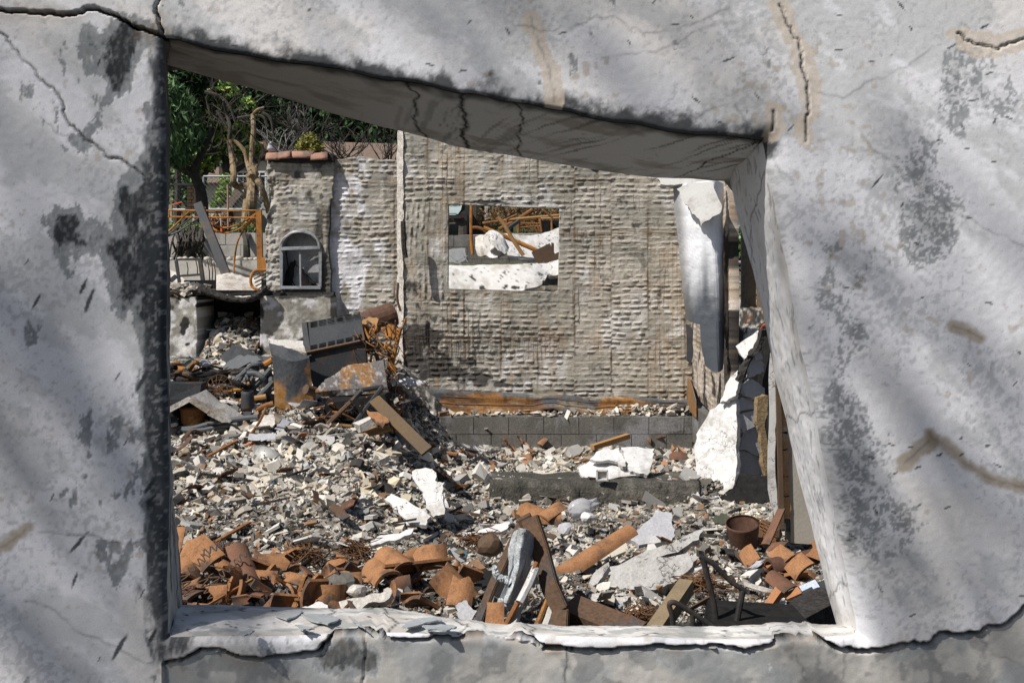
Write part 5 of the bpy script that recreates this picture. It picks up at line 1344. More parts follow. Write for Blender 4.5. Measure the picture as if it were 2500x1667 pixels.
sheet('fallen_stucco', 'broad grey ribbed plaster sheet at the right of the window hole', [[(1230, 570, 16.6), (1280, 574, 16.6), (1330, 566, 16.6), (1390, 552, 16.6)], [(1235, 596, 16.3), (1285, 604, 16.2), (1335, 596, 16.2), (1390, 590, 16.2)], [(1240, 630, 16), (1290, 634, 15.9), (1340, 630, 15.9), (1390, 628, 15.9)]], m_ribbed, 'plaster sheet', .02, .05, 7)
m_brown = M('dark_brown_wood', (.12, .075, .045), (.07, .048, .032), scale=6, rough=.8, grain=.3, bump=.5)
t = thing('drawer_box', 'dark brown burnt drawer tipped up beside the fallen stucco', 'drawer', P(1330, 640, 14.8))
a_, b_ = P(1305, 632, 14.8), P(1350, 610, 14.8); MB().bar(a_, b_, .03, .18).build('side', m_brown, t); MB().bar(a_ + Vector((0, .25, .02)), b_ + Vector((0, .25, .02)), .03, .18).build('side', m_brown, t); MB().bar(b_ + Vector((0, -.02, 0)), b_ + Vector((0, .28, .02)), .03, .18).build('front', m_brown, t); MB().bar(a_ + Vector((0, .12, -.07)), b_ + Vector((0, .12, -.07)), .26, .015).build('bottom', m_brown, t)
o = MB().bar(P(1330, 640, 14.6), P(1385, 612, 14.6), .05, .08).build('burnt_beam', m_brown); tag(o, 'dark brown burnt board lying right of the tipped drawer', 'board')
o = plate('metal_sheet', [(1095, 610), (1136, 606), (1138, 632), (1122, 644), (1096, 640)], P(1110, 630, 15.2), (.1, -.8, .5), .01, M('grey_sheet', (.30, .31, .31), (.22, .225, .22), rough=.5, metal=.3, bump=.2), seed=3, jagamp=2); tag(o, 'grey bent metal sheet at the lower left of the window hole', 'metal sheet')
for w_, (a, b) in zip(('long metal strip sloping down to the right', 'metal strip rising to the right', 'short metal strip'), (((1095, 622), (1125, 645)), ((1112, 640), (1142, 624)), ((1130, 620), (1142, 640)))):
    o = MB().bar(P(*a, 14.8), P(*b, 14.8), .05, .012).build('metal_strip', m_galv); tag(o, w_ + ' at the lower left of the window hole', 'metal strip', 'metal strips below the block wall in the window hole')
m_flk = M('flaked_stucco', (1, 1, 1), attr=True, rough=.9, grain=.12, gscale=120, bump=.6, bscale=60, bdist=.008, spec=.1)
def flaked(co):
    px = 1250 + co[:, 0] / co[:, 1] * 2500; py = 650 - (co[:, 2] - CAM_Z) / co[:, 1] * 2500; N = len(co)
    c = lerp3(np.tile([.56, .55, .535], (N, 1)), np.tile([.43, .41, .38], (N, 1)), sstep(.45, .65, fbm(px, py, 18, 5, 640)))
    ln = np.abs(fbm(px, py, 26, 4, 642) - .5); k = (sstep(.012, .003, ln) * .85)[:, None]; c = c * (1 - k) + np.array([.04, .04, .04]) * k
    w = spots(px, py, [(1205, 617, 18, 9, .5), (1222, 622, 14, 8, .45), (1178, 705, 16, 10, .5), (1160, 683, 9, 8, .4), (1260, 702, 30, 7, .45), (1325, 672, 12, 14, .4), (1335, 690, 14, 10, .4), (1146, 676, 8, 8, .5), (1300, 645, 10, 5, .4), (1280, 570, 22, 5, .45), (1250, 580, 10, 8, .3)])
    k = sstep(.84, .88, fbm(px, py, 11, 5, 641) + w)[:, None]; return c * (1 - k) + np.array([.045, .043, .04]) * k
for o in [q for q in COL.objects if q.name.startswith('fallen_stucco') and q.data.materials[0] in (m_whitew, m_ribbed)]:
    def vc(o):
        me = o.data; n = len(me.vertices); co = np.empty(n * 3); me.vertices.foreach_get('co', co); co = co.reshape(-1, 3) + np.array(WLOC[o])
        at = me.color_attributes.new('Col', 'FLOAT_COLOR', 'POINT'); c = np.ones((n, 4), np.float32); c[:, :3] = flaked(co) * (1 if me.materials[0] == m_whitew else .82); at.data.foreach_set('color', c.ravel()); me.materials[0] = m_flk
    vc(o)
# road
o = mk('road', [(-2.5, 26, hz(-1, 26) + .03), (3.5, 26, hz(2, 26) + .03), (3.5, 36, hz(2, 36) + .05), (-2.5, 36, hz(-1, 36) + .05)], [(0, 1, 2, 3)], M('dusty_road', (.33, .30, .26), (.26, .24, .21), scale=2, bump=.3)); tag(o, kind='structure')
# ------------------------------------------------------------------ right of the side wall: board fence, lattice, shrub
m_board = M('brown_board', (.23, .17, .11), (.15, .105, .07), scale=3, rough=.85, grain=.3, bump=.5)
t = thing('board_fence', 'brown upright board fence glimpsed beyond the side wall', 'fence', P(1850, 800, 13.5))
for k in range(12):
    x = wx(1818, 13.5) + k * .105; rz_ = random.uniform(-.02, .02)
    MB().box((x, 13.5 + (.03 if k % 2 else 0), 1.9), (.098, .025, 2.2 + rz_ * 3)).build('board', m_board, t)
MB().box((wx(1813, 13.5), 13.42, 2.0), (.07, .07, 2.4)).build('post', m_soot, t)
chain('lattice_fence', 'white lattice panel between the side wall and the board fence', wx(1790, 14.5), wx(1830, 14.5), wz(640, 14.5), wz(690, 14.5), 14.5, .06)
tree('garden_shrub', 'bright green shrub glimpsed right of the side wall', gp(1830, 17), 2.0, [blob(1820, 570, 17, .5), blob(1840, 600, 17, .5), blob(1850, 560, 17, .5), blob(1800, 590, 17, .4), blob(1830, 540, 17, .3)], 2600, .05, MG, 9, .08, cat='shrub')
# ------------------------------------------------------------------ the right-hand side: torn sheet, leaning slabs, near wall fragment
def vary(me_obj, f):
    """give a mesh object its own colours from a function of world points"""
    me = me_obj.data; n = len(me.vertices); co = np.empty(n * 3); me.vertices.foreach_get('co', co); co = co.reshape(-1, 3) + np.array(WLOC[me_obj])
    at = me.color_attributes.new('Col', 'FLOAT_COLOR', 'POINT'); c = np.ones((n, 4), np.float32); c[:, :3] = f(co); at.data.foreach_set('color', c.ravel())
def pxy(co): return 1250 + co[:, 0] / co[:, 1] * 2500, 650 - (co[:, 2] - CAM_Z) / co[:, 1] * 2500
m_sheetm = M('scorched_sheet', (1, 1, 1), attr=True, rough=.5, metal=.0, grain=.10, gscale=60, bump=.15, bscale=40, spec=.5)
def torn_col(co):
    N = len(co); s = co[:, 0] * 3; z = co[:, 2]
    zr = (wz(640, 10.0) - z) / (wz(640, 10.0) - wz(900, 10.0))
    k = sstep(.1, .75, zr + (fbm(s, z * .25, .35, 4, 601) - .5) * 1.0 + .22) * sstep(1.25, 1.0, zr)
    c = np.tile([.74, .75, .78], (N, 1)) * (1 - k[:, None]) + np.array([.07, .08, .095]) * k[:, None]
    k = sstep(.09, .0, (co[:, 0] - (wx(1648, 10.2) + (wz(460, 10.2) - z) * .075)))[:, None] * .75
    return c * (1 - k) + np.array([.12, .11, .10]) * k
YT = 10.0
o = sheet('torn_sheet', 'long curled white sheet scorched grey below, hanging against the side wall', [[(1643, 452, YT + .2), (1690, 446, YT), (1740, 440, YT - .1), (1766, 448, YT + .05)], [(1650, 540, YT + .2), (1692, 540, YT), (1742, 536, YT - .1), (1766, 540, YT + .05)], [(1665, 680, YT + .2), (1705, 680, YT), (1750, 676, YT - .1), (1766, 676, YT + .05)], [(1675, 780, YT + .2), (1708, 792, YT), (1755, 788, YT - .1), (1768, 786, YT + .05)]], m_sheetm, 'torn sheet', .009, .03, 31, nu=30, nv=60)
vary(o, torn_col)
lower = sheet('lower_tongue', None, [[(1708, 786, YT), (1735, 786, YT - .08), (1757, 784, YT - .1), (1768, 782, YT + .04)], [(1712, 845, YT), (1738, 850, YT - .08), (1758, 850, YT - .1), (1768, 846, YT + .04)], [(1722, 893, YT), (1742, 908, YT - .08), (1756, 908, YT - .1), (1766, 900, YT + .04)]], m_sheetm, None, .004, .03, 32, nu=16, nv=16)
vary(lower, torn_col); lw = lower.matrix_world; WL = WLOC[lower]; lower.parent = o; lower.location = WL - WLOC[o]
pl = plate('cracked_skin', [(1652, 462), (1680, 446), (1742, 444), (1762, 500), (1757, 522), (1722, 540), (1712, 556), (1700, 530), (1684, 510), (1668, 492)], P(1710, 490, YT - .16), (-.25, -1, .25), .03, m_whitew, seed=33, jagamp=5)
pl.parent = o; pl.location = WLOC[pl] - WLOC[o]
o2 = plate('dark_strip', [(1674, 790), (1690, 800), (1692, 870), (1686, 892), (1676, 880)], P(1682, 840, YT + .1), (-.2, -1, 0), .03, m_steel, seed=34, jagamp=2); tag(o2, 'narrow dark metal strip hanging left of the curled sheet', 'metal strip')
o2 = plate('stucco_fragment', [(1605, 432), (1700, 436), (1745, 440), (1700, 447), (1645, 452), (1612, 450)], P(1660, 440, YT + .1), (-.1, -1, .3), .05, m_whitew, seed=35, jagamp=2); tag(o2, 'white stucco sliver on top of the lath wall under the lintel', 'stucco fragment')
YL = 8.7
m_slabw = M('white_render', (.61, .605, .60), (.54, .53, .52), scale=3, rough=.9, grain=.10, gscale=120, bump=.4, bscale=60, bdist=.005, c3=(.40, .385, .36), s3=5, crack=(1.8, .0035), spec=.1)
m_greyst = M('grey_render', (.42, .42, .44), (.33, .33, .35), scale=3, rough=.95, grain=.2, gscale=80, bump=.6, bscale=50, bdist=.008, c3=(.48, .47, .46), s3=2)
o = plate('leaning_slab', [(1735, 1000), (1700, 1060), (1694, 1095), (1695, 1150), (1702, 1200), (1709, 1232), (1724, 1226), (1760, 1208), (1788, 1192), (1797, 1150), (1800, 1070), (1799, 1010), (1796, 966), (1770, 982), (1758, 985)], P(1755, 1100, YL), (-.62, -.70, .36), .06, m_slabw, seed=41, jagamp=4, rough=.01, bulge=.02); tag(o, 'largest white render slab leaning against the broken corner on the right', 'slab')
o = plate('leaning_slab', [(1758, 984), (1770, 950), (1790, 915), (1806, 904), (1800, 950), (1796, 966), (1775, 978)], P(1782, 950, YL + .06), (-.62, -.70, .36), .05, m_slabw, seed=42, jagamp=4); tag(o, 'white triangular slab tip cracked off above the largest leaning slab', 'slab')
o = plate('stucco_fragment', [(1683, 1232), (1694, 1208), (1704, 1200), (1712, 1240), (1700, 1236)], P(1698, 1225, YL - .3), (-.3, -.8, .5), .04, m_plas, seed=43); tag(o, 'small pale fragment at the foot of the largest leaning slab', 'stucco fragment')
for k, (px, m_, lab) in enumerate((([(1796, 845), (1850, 806), (1866, 826), (1818, 876)], m_slabw, 'white broken block tilted on top of the stack of grey render pieces'), ([(1815, 893), (1832, 876), (1850, 874), (1866, 892), (1866, 906), (1845, 915), (1830, 922), (1822, 905)], m_greyst, 'upper mottled grey render piece, directly below the white tilted block'), ([(1842, 862), (1858, 862), (1860, 878), (1846, 880)], m_greyst, 'smallest pale piece touching the upper grey render piece'), ([(1811, 912), (1820, 909), (1824, 922), (1815, 928)], m_greyst, 'tiny pale piece at the lower left of the upper grey render piece'),
                          ([(1812, 940), (1835, 925), (1868, 948), (1868, 962), (1840, 975), (1820, 967)], m_greyst, 'dark grey render piece between the upper piece and the cracked pair'), ([(1803, 975), (1835, 974), (1850, 988), (1846, 998), (1800, 1004)], m_greyst, 'flat upper half of the cracked pair of grey render pieces'), ([(1797, 1008), (1846, 1001), (1852, 1034), (1815, 1056), (1800, 1030)], m_greyst, 'spotted lower half of the cracked pair of grey render pieces'),
                          ([(1806, 1098), (1820, 1060), (1845, 1045), (1866, 1050), (1869, 1110), (1860, 1117), (1830, 1103)], m_greyst, 'tall rounded grey render piece above the bottom one'), ([(1803, 1112), (1808, 1100), (1830, 1105), (1862, 1120), (1866, 1156), (1812, 1178)], m_greyst, 'bottom dark grey render piece hanging over the black hollow'))):
    o = plate('render_fragment', px, P(px[0][0] + 15, px[0][1], YL + .1 + .02 * (k % 3)), (.42 if k else -.35, -1, .12 if k else .6), .045, m_, seed=50 + k, jagamp=3); tag(o, lab, 'render piece', 'render pieces hanging beside the leaning slab')
o = plate('burnt_timber', [(1850, 970), (1876, 965), (1875, 1010), (1867, 1042), (1877, 1110), (1871, 1170), (1862, 1130), (1857, 1060), (1847, 1028)], P(1862, 1040, YL - .15), (.3, -1, 0), .05, M('rotten_wood', (.33, .24, .13), (.20, .14, .08), scale=12, rough=.95, grain=.4, bump=1, bscale=30, bdist=.02), seed=61, jagamp=3); tag(o, 'ragged brown strip of rotten wood hanging right of the grey render pieces', 'wood')
o = plate('dark_board', [(1716, 1244), (1760, 1212), (1798, 1184), (1806, 1150), (1880, 1162), (1886, 1252), (1800, 1266)], P(1800, 1215, 8.45), (-.1, -.8, .5), .04, m_soot, seed=64, jagamp=5); tag(o, 'black plate standing in for the dark hollow beneath the largest leaning slab', 'board')  # black plate added to paint the dark gap under the slab
t = thing('void_corner', 'dark void behind the grey render pieces, made of black panels with charred timber', 'wall', P(1840, 1230, 9.4)); t['kind'] = 'thing'
mk('dark_board', *prism([P(x, y, 9.4) for x, y in jag([(1790, 1240), (1795, 1000), (1812, 900), (1850, 830), (1895, 800), (1905, 1260)], 5, 2, 3, True)], (0, -1, 0), .1), m_soot, t)  # black panels added where the corner is only a dark void
mk('dark_board', *prism([P(1850, 815, 9.2), P(1895, 790, 8.9), P(1895, 1240, 8.6), P(1850, 1240, 9.2)], (-.5, -1, 0), .06), m_soot, t)
for pts in ([(1866, 800), (1850, 845), (1825, 880), (1805, 930)], [(1862, 790), (1870, 800), (1880, 795)]):
    MB().tube(smooth_curve([P(x, y, 8.75) for x, y in pts], 5), .035, 6).jitter(.012, 3).build('charred_timber', m_char, t)
o = MB().tube(smooth_curve([P(1858, 802, 8.6), P(1866, 792, 8.5), P(1880, 788, 8.5)], 4), .008, 5).build('orange_cord', m_tape); tag(o, 'thin orange cord above the white tilted block', 'cord')
YN = 6.9
t = thing('broken_wall', 'broken end of a plaster wall with an orange brick core, just behind the window jamb', 'wall', P(1930, 1310, YN)); t['kind'] = 'thing'
mk('white_skin', *prism([P(x, y, YN) for x, y in jag([(1880, 862), (1896, 862), (1900, 900), (1898, 1000), (1892, 1100), (1898, 1230), (1908, 1296), (1898, 1285), (1886, 1240), (1874, 1180), (1878, 1000)], 3, 2, 71, True)], (-.4, -1, 0), .10), m_slabw, t)
MB().bar(P(1898, 880, YN - .02), P(1908, 1290, YN - .02), .03, .03, (0, 1, 0)).build('dark_lath', m_brown, t)
m_ob = M('orange_brick', (.46, .27, .13), (.38, .22, .12), scale=8, rough=.95, grain=.3, bump=.8, bscale=40, bdist=.012, c3=(.50, .40, .30), s3=5)
MB().box((wx(1912, YN + .06), YN + .1, (wz(900, YN) + wz(1300, YN)) / 2), (.09, .12, wz(900, YN) - wz(1300, YN))).build('mortar_core', m_mortar, t)
y0 = 894
for k, hgt in enumerate((58, 44, 62, 40, 66, 48, 60)):
    dx = k * 1.2; a = jag([(1903 + dx, y0), (1921 + dx * 1.05, y0 + 2), (1922 + dx, y0 + hgt - 4), (1904 + dx, y0 + hgt - 4)], 3, 2, 80 + k, True)
    mk('brick', *prism([P(x, y, YN + .01 + .01 * (k % 2)) for x, y in a], (0, -1, 0), .09), m_ob, t); y0 += hgt
m_beige = M('beige_plaster', (.34, .31, .265), (.29, .265, .23), scale=3, rough=.9, grain=.12, gscale=90, bump=.4, bscale=40, bdist=.006, c3=(.25, .225, .19), s3=1.6)
mk('plaster_face', *prism([P(x, y, YN + .03) for x, y in jag([(1921, 960), (1930, 990), (2100, 990), (2100, 1330), (1930, 1325), (1926, 1200)], 3, 2, 79, True)], (0, -1, 0), .15), m_beige, t)

# ------------------------------------------------------------------ left heap: burnt appliance, panels, coil, pots
def hexa(name, pts, mat, parent=None):
    """eight corners: front quad then back quad"""
    return mk(name, pts, [(0, 1, 2, 3), (7, 6, 5, 4), (0, 4, 5, 1), (1, 5, 6, 2), (2, 6, 7, 3), (3, 7, 4, 0)], mat, parent)
m_stove = M('blued_steel', (.022, .026, .031), (.042, .046, .05), scale=4, rough=.65, grain=.35, gscale=60, bump=.4, bscale=30, bdist=.006, spec=.3, c3=(.09, .045, .02), s3=2.6)
YS = 9.7
t = thing('burnt_heater', 'tipped over dark blue grey steel heater with two rows of vents', 'heater', P(830, 950, YS))
A, B, C_, D_ = P(744, 868, YS), P(893, 836, YS), P(880, 770, YS + .35), P(745, 790, YS + .35)
hexa('casing', [P(768, 955, YS), P(893, 905, YS), B, A, P(768, 955, YS + .55), P(900, 900, YS + .55), C_ + Vector((0, .25, -.02)), D_ + Vector((0, .25, -.02))], m_stove, t)
nn = (B - A).cross(D_ - A).normalized(); nn = nn if nn.y < 0 else -nn
mk('vent_panel', *prism([A + nn * .02, B + nn * .02, C_ + nn * .02, D_ + nn * .02], nn, .03), m_stove, t)
mk('end_plate', *prism([P(736, 788, YS + .3), P(748, 786, YS + .3), P(760, 868, YS - .03), P(746, 872, YS - .03)], (-.3, -1, 0), .05), m_stove, t)
for row in (.13, .86):
    for k in range(6):
        mb = MB()
        for j in range(4):
            u0, u1 = .10 + k * .145, .10 + k * .145 + .115; v_ = row + (j - 1.5) * .045
            mb.bar(A + (B - A) * u0 + (D_ - A) * v_ + nn * .024, A + (B - A) * u1 + (D_ - A) * v_ + nn * .024, .006, .006, nn)
        mb.build('vent', m_soot, t)
MB().bar(A + nn * .03, B + nn * .03, .02, .025, nn).build('seam', m_rustd, t)
m_rustgrad = M('rust_panel', (1, 1, 1), attr=True, rough=.75, grain=.35, gscale=50, bump=.45, bscale=30, bdist=.006, spec=.35)
YR = 9.25
o = sheet('rusty_metal_sheet', 'upright steel panel, orange rusted with the shadow on its upper part painted dark, before the heater', [[(655, 836, YR + .12), (700, 848, YR + .05), (748, 862, YR + .1)], [(664, 862, YR), (710, 880, YR - .05), (755, 872, YR)], [(668, 930, YR), (714, 936, YR - .04), (760, 925, YR)], [(672, 1012, YR), (718, 1016, YR - .03), (768, 1006, YR)]], m_rustgrad, 'metal panel', .006, .05, 91)
def fl_(co):
    px, py = pxy(co); N = len(co)
    v = (py - (942 + (px - 980) * .047)) / 52
    c = lerp3(np.tile([.27, .125, .035], (N, 1)), np.tile([.13, .06, .022], (N, 1)), sstep(.4, .62, fbm(px, py * 5, 70, 5, 620)))
    k = sstep(.48, .58, fbm(px, py * 2.2, 75, 5, 621) + .16 * (.45 - v) * 2)[:, None] * .9; c = c * (1 - k) + np.array([.085, .105, .12]) * k
    k = (sstep(.60, .70, fbm(px, py * 6, 60, 5, 622)) * .7)[:, None]; c = c * (1 - k) + np.array([.33, .27, .19]) * k
    k = (sstep(.62, .72, fbm(px, py, 14, 4, 623)) * .6)[:, None]; return c * (1 - k) + np.array([.05, .035, .025]) * k
for q in list(COL.objects):
    if q.name.startswith('rusted_flashing') and q.parent == back: q.data.materials[0] = m_rustgrad; vary(q, fl_)
def rp(co):
    px, py = pxy(co); k = sstep(.42, .62, fbm(px, py, 60, 5, 610) + (py - 930) / 280)[:, None]  # upper part painted dark for the shadow of the bent lip
    return np.array([.05, .055, .062]) * (1 - k) + (np.array([.24, .12, .035]) + .12 * (fbm(px, py, 14, 4, 611)[:, None] - .5)) * k
vary(o, rp)
o = plate('ash_tray', [(655, 826), (740, 832), (748, 862), (700, 850), (660, 838)], P(700, 840, YR + .2), (0, -.4, 1), .03, m_plas, seed=92); tag(o, 'ash covered tray top of the upright rusted panel', 'tray')
o = sheet('crumpled_sheet', 'crumpled rusty steel sheet covered with ash in front of the heater', [[(800, 922, 9.3), (850, 893, 9.4), (900, 884, 9.4), (936, 878, 9.35)], [(782, 940, 9.1), (840, 920, 9.15), (900, 915, 9.2), (942, 920, 9.2)], [(770, 956, 8.95), (830, 950, 9.0), (890, 946, 9.0), (945, 944, 9.05)], [(772, 970, 9.0), (830, 966, 9.0), (890, 962, 9.0), (950, 958, 9.05)]], m_rustgrad, 'metal sheet', .016, .03, 93)
def cs(co):
    px, py = pxy(co); k = sstep(.45, .58, fbm(px, py, 30, 5, 612))[:, None]; k2 = sstep(.60, .70, fbm(px, py, 6, 3, 613))[:, None] * .7
    c = np.array([.10, .092, .088]) * (1 - k) + np.array([.21, .11, .04]) * k
    return c * (1 - k2) + np.array([.33, .31, .29]) * k2
vary(o, cs)
o = MB().tube([P(746, 950, 9.0), P(778, 960, 9.1)], .045, 12).build('pipe_stub', m_rustd); tag(o, 'short dark rusty pipe stub poking out left of the crumpled sheet', 'pipe')
m_oxid = M('oxide_rust', (.115, .055, .036), (.07, .04, .03), scale=6, rough=.8, grain=.3, gscale=50, bump=.4, c3=(.17, .085, .04), s3=4)
t = thing('burnt_drum', 'dark red brown burnt drum lying on the heap behind the heater', 'drum', P(925, 800, 10.4))
MB().lathe(P(896, 790, 10.4), [(.10, -.05), (.13, 0), (.135, .04), (.13, .06), (.13, .26), (.12, .30), (.05, .32)], (.9, .35, .32), 18).build('shell', m_oxid, t)
for k, (px, m_, lab) in enumerate((([(878, 790), (900, 772), (925, 780), (920, 808), (890, 815)], m_pipe, 'golden rusted metal scrap under the burnt drum'), ([(930, 800), (958, 790), (972, 812), (965, 835), (945, 825)], m_orange, 'orange rusted metal scrap right of the burnt drum'), ([(880, 838), (960, 842), (966, 856), (884, 850)], m_pipe, 'long golden rusted strip below the burnt drum'), ([(900, 846), (918, 844), (920, 860), (902, 862)], m_tile, 'small terracotta chip below the golden rusted strip'), ([(950, 870), (972, 900), (968, 930), (955, 905)], m_orange, 'orange curled scrap low in the heap beside the tall lath wall'), ([(925, 880), (948, 905), (940, 930), (920, 910)], m_rustd, 'dark scrap beside the orange curled scrap'))):
    o = plate('metal_scrap', px, P(px[0][0], px[0][1], 10.1 - k * .08), (.2 * (k % 3 - 1), -1, .5), .02, m_, seed=100 + k, bulge=.05, step=.06); tag(o, lab, 'metal scrap', 'metal scraps in the left heap')
t = thing('scrap_wires', 'tangle of rusty wires and rods heaped between heater and tall lath wall', 'wire tangle', P(930, 940, 9.9))
rr = random.Random(31)
for k in range(60):
    x, y = rr.uniform(880, 978), rr.uniform(800, 940); MB().tube(smooth_curve([P(x + rr.uniform(-26, 26), y + rr.uniform(-26, 26), 9.7 + rr.uniform(-.2, .4)) for _ in range(4)], 5), rr.choice((.003, .004, .006, .009)), 4).build('wire', rr.choice((m_rustwire, m_rustd, m_steel, m_orange)), t)
for pts, r_, m_, lab in (([(978, 800), (965, 855), (955, 905)], .022, m_orange, 'orange rusted rod leaning on the corner of the tall lath wall'), ([(890, 860), (905, 832), (918, 835), (920, 870), (930, 900)], .02, m_steel, 'bent grey pipe hook standing in the left heap'), ([(952, 860), (948, 930)], .02, m_rustd, 'dark upright rod in the left heap'), ([(972, 690), (970, 730), (978, 760)], .015, m_rustd, 'thin dark bracket hanging at the edge of the tall lath wall'), ([(984, 540), (986, 600), (990, 630)], .03, m_char, 'charred upright sliver at the edge of the tall lath wall')):
    o = MB().tube(smooth_curve([P(x, y, 9.8 if y > 780 else 11.75) for x, y in pts], 6), r_, 7).build('rod', m_); tag(o, lab, 'rod')
o = plate('white_strip', [(945, 925), (990, 922), (1046, 932), (1030, 940), (960, 938)], P(990, 932, 9.9), (0, -.4, 1), .02, m_slabw, seed=110); tag(o, 'thin white strip lying across the end of the rusted flashing', 'strip')
# triangular tube frame and tangle
t = thing('bent_tubing', 'bent triangular steel tube frame leaning below the crumpled sheet', 'frame', P(830, 1040, 8.5))
for a, b, m_ in (((800, 1036), (858, 980), m_rustd), ((858, 980), (884, 952), m_steel), ((884, 952), (934, 944), m_steel), ((934, 944), (860, 1042), m_steel), ((798, 1034), (860, 1042), m_pipe)):
    MB().tube([P(*a, 8.5), P(*b, 8.6)], .021, 7).build('tube', m_, t)
MB().tube([P(800, 1036, 8.45), P(802, 1072, 8.45)], .02, 6).build('tube', m_rust, t)
t = thing('scrap_wires', 'tangle of brown rods and wires lying under the triangular tube frame', 'wire tangle', P(860, 1030, 8.8))
for k in range(48):
    x, y = rr.uniform(770, 960), rr.uniform(975, 1045); MB().tube(smooth_curve([P(x + (j - 1.5) * rr.uniform(8, 30), y - (j - 1.5) * rr.uniform(-14, 18), 8.75 + rr.uniform(-.15, .2)) for j in range(4)], 4), rr.choice((.004, .006, .009)), 4).build('wire', rr.choice((m_rustwire, m_rustd, m_char, m_rust)), t)
o = MB().box(P(880, 990, 8.95), (.55, .5, .18)).jitter(.05, 3).build('dark_block', m_soot); tag(o, 'black lump under the crumpled sheet', 'dark lump')  # plain black box under the crumpled sheet
o = MB().bar(P(914, 975, 8.5), P(1042, 1102, 8.1), .10, .03, (.2, -1, .4)).build('brown_board', M('rust_board', (.13, .075, .03), (.09, .066, .04), scale=3, rough=.7, grain=.25, bump=.3)); tag(o, 'long flat brown board leaning down to the foundation corner', 'board'); o['kind'] = 'thing'
o = MB().bar(P(872, 1046, 8.3), P(930, 1016, 8.4), .09, .07).jitter(.012, 2).build('pale_block', m_plas); tag(o, 'pale broken block lying by the brown board', 'block')
for k, px in enumerate(([(895, 1000), (930, 1010), (950, 1030), (935, 1042), (905, 1020)], [(880, 1052), (950, 1038), (960, 1048), (900, 1060)])):
    o = plate('terracotta_chip' if k == 0 else 'golden_strip', px, P(px[0][0], px[0][1], 8.4), (0, -.6, 1), .02, m_tile if k == 0 else m_pipe, seed=120 + k); tag(o, ('red terracotta chip under the brown board', 'flat golden rusted strip in front of the pale block')[k], ('tile chip', 'strip')[k])
# coil of hose
t = thing('hose_coil', 'loose coil of grey burnt hose left of the upright rusted panel', 'hose', P(630, 960, 9.6))
m_hose = M('grey_hose', (.075, .08, .088), (.11, .115, .12), scale=8, rough=.7, grain=.2, bump=.3)
for pts in ([(560, 940), (590, 915), (612, 895), (625, 888), (640, 892), (655, 905), (662, 930), (650, 955), (630, 960), (612, 950), (604, 925), (612, 905), (630, 898)], [(585, 975), (580, 940), (590, 918), (605, 905)], [(616, 950), (640, 925), (662, 900)], [(610, 952), (636, 928), (660, 903)], [(625, 975), (645, 955), (668, 930)], [(632, 980), (650, 962), (668, 942)], [(640, 985), (655, 975), (670, 968)], [(650, 900), (660, 925), (668, 950)], [(604, 912), (625, 912), (645, 925), (655, 950)]):
    MB().tube(smooth_curve([P(x, y, 9.5 + .05 * math.sin(x * .3)) for x, y in pts], 6), .026, 8).build('hose', m_hose, t)
def pot(name, lab, c, prof, axis, mat, cat, seg=18, sq=None, cap=False, thick=.008):
    mb = MB(); mb.lathe(c, prof, axis, seg, sq, cap=False)
    mb.lathe(c, [(max(.001, r_ - thick), h_ + thick * (1 if i == 0 else 0)) for i, (r_, h_) in enumerate(prof)], axis, seg, sq, cap=False); n_ = seg * len(prof)
    base = len(mb.v) - 2 * n_
    for k in range(seg):
        a = base + (len(prof) - 1) * seg; mb.f.append((a + k, a + (k + 1) % seg, a + n_ + (k + 1) % seg, a + n_ + k))
    mb.f.append(tuple(base + k for k in range(seg))[::-1]); mb.f.append(tuple(base + n_ + k for k in range(seg)))
    o = mb.build(name, mat, None, True); tag(o, lab, cat); return o
pot('metal_can', 'dark upside down metal can beside the hose coil', P(605, 1002, 9.0), [(.062, 0), (.060, .04), (.055, .14), (.052, .17), (.05, .172)], (0, -.05, 1), m_steel, 'can')
pot('cooking_pot', 'rusty lidded cooking pot under the peaked board', P(472, 1036, 8.6), [(.085, 0), (.10, .02), (.10, .13), (.108, .135), (.108, .15), (.06, .16)], (0, -.1, 1), m_rust, 'pot')
t = thing('peaked_board', 'grey ash covered boards forming a peak over the rusty pot', 'board', P(480, 1010, 8.6))
for a, b in (((405, 1005), (482, 966)), ((480, 966), (525, 998)), ((525, 998), (575, 1026))): MB().bar(P(*a, 8.6), P(*b, 8.6), .35, .055).jitter(.012, 5).build('board', m_plas, t)
MB().box(P(450, 1015, 8.85), (.5, .3, .25)).jitter(.03, 4).build('shaded_back', m_soot, t)  # black box put in for the shade behind the boards
t = thing('wire_cage', 'round rusty wire fan cage standing among the rubble', 'fan cage', P(535, 985, 9.2))
c0 = P(532, 952, 9.2)
for rr_ in (.12, .08, .04): MB().tube([c0 + Vector((math.cos(a) * rr_, .05 - .4 * (.12 - rr_), math.sin(a) * rr_ * 1.1)) for a in np.linspace(0, 6.283, 22)], .004, 4).build('ring', m_rustwire, t)
for k in range(14):
    a = k * math.pi / 7; MB().tube(smooth_curve([c0 + Vector((0, -.02, 0)), c0 + Vector((math.cos(a) * .07, .0, math.sin(a) * .08)), c0 + Vector((math.cos(a) * .12, .06, math.sin(a) * .132))], 3), .003, 4).build('spoke', m_rustwire, t)
MB().lathe(c0 + Vector((0, .06, 0)), [(.02, 0), (.03, .02), (.03, .05), (.01, .06)], (0, 1, 0), 10).build('hub', m_rustd, t)
t = thing('wheelbarrow_tray', 'black metal tray with an orange handle half buried at the left edge', 'tray', P(480, 925, 9.6))
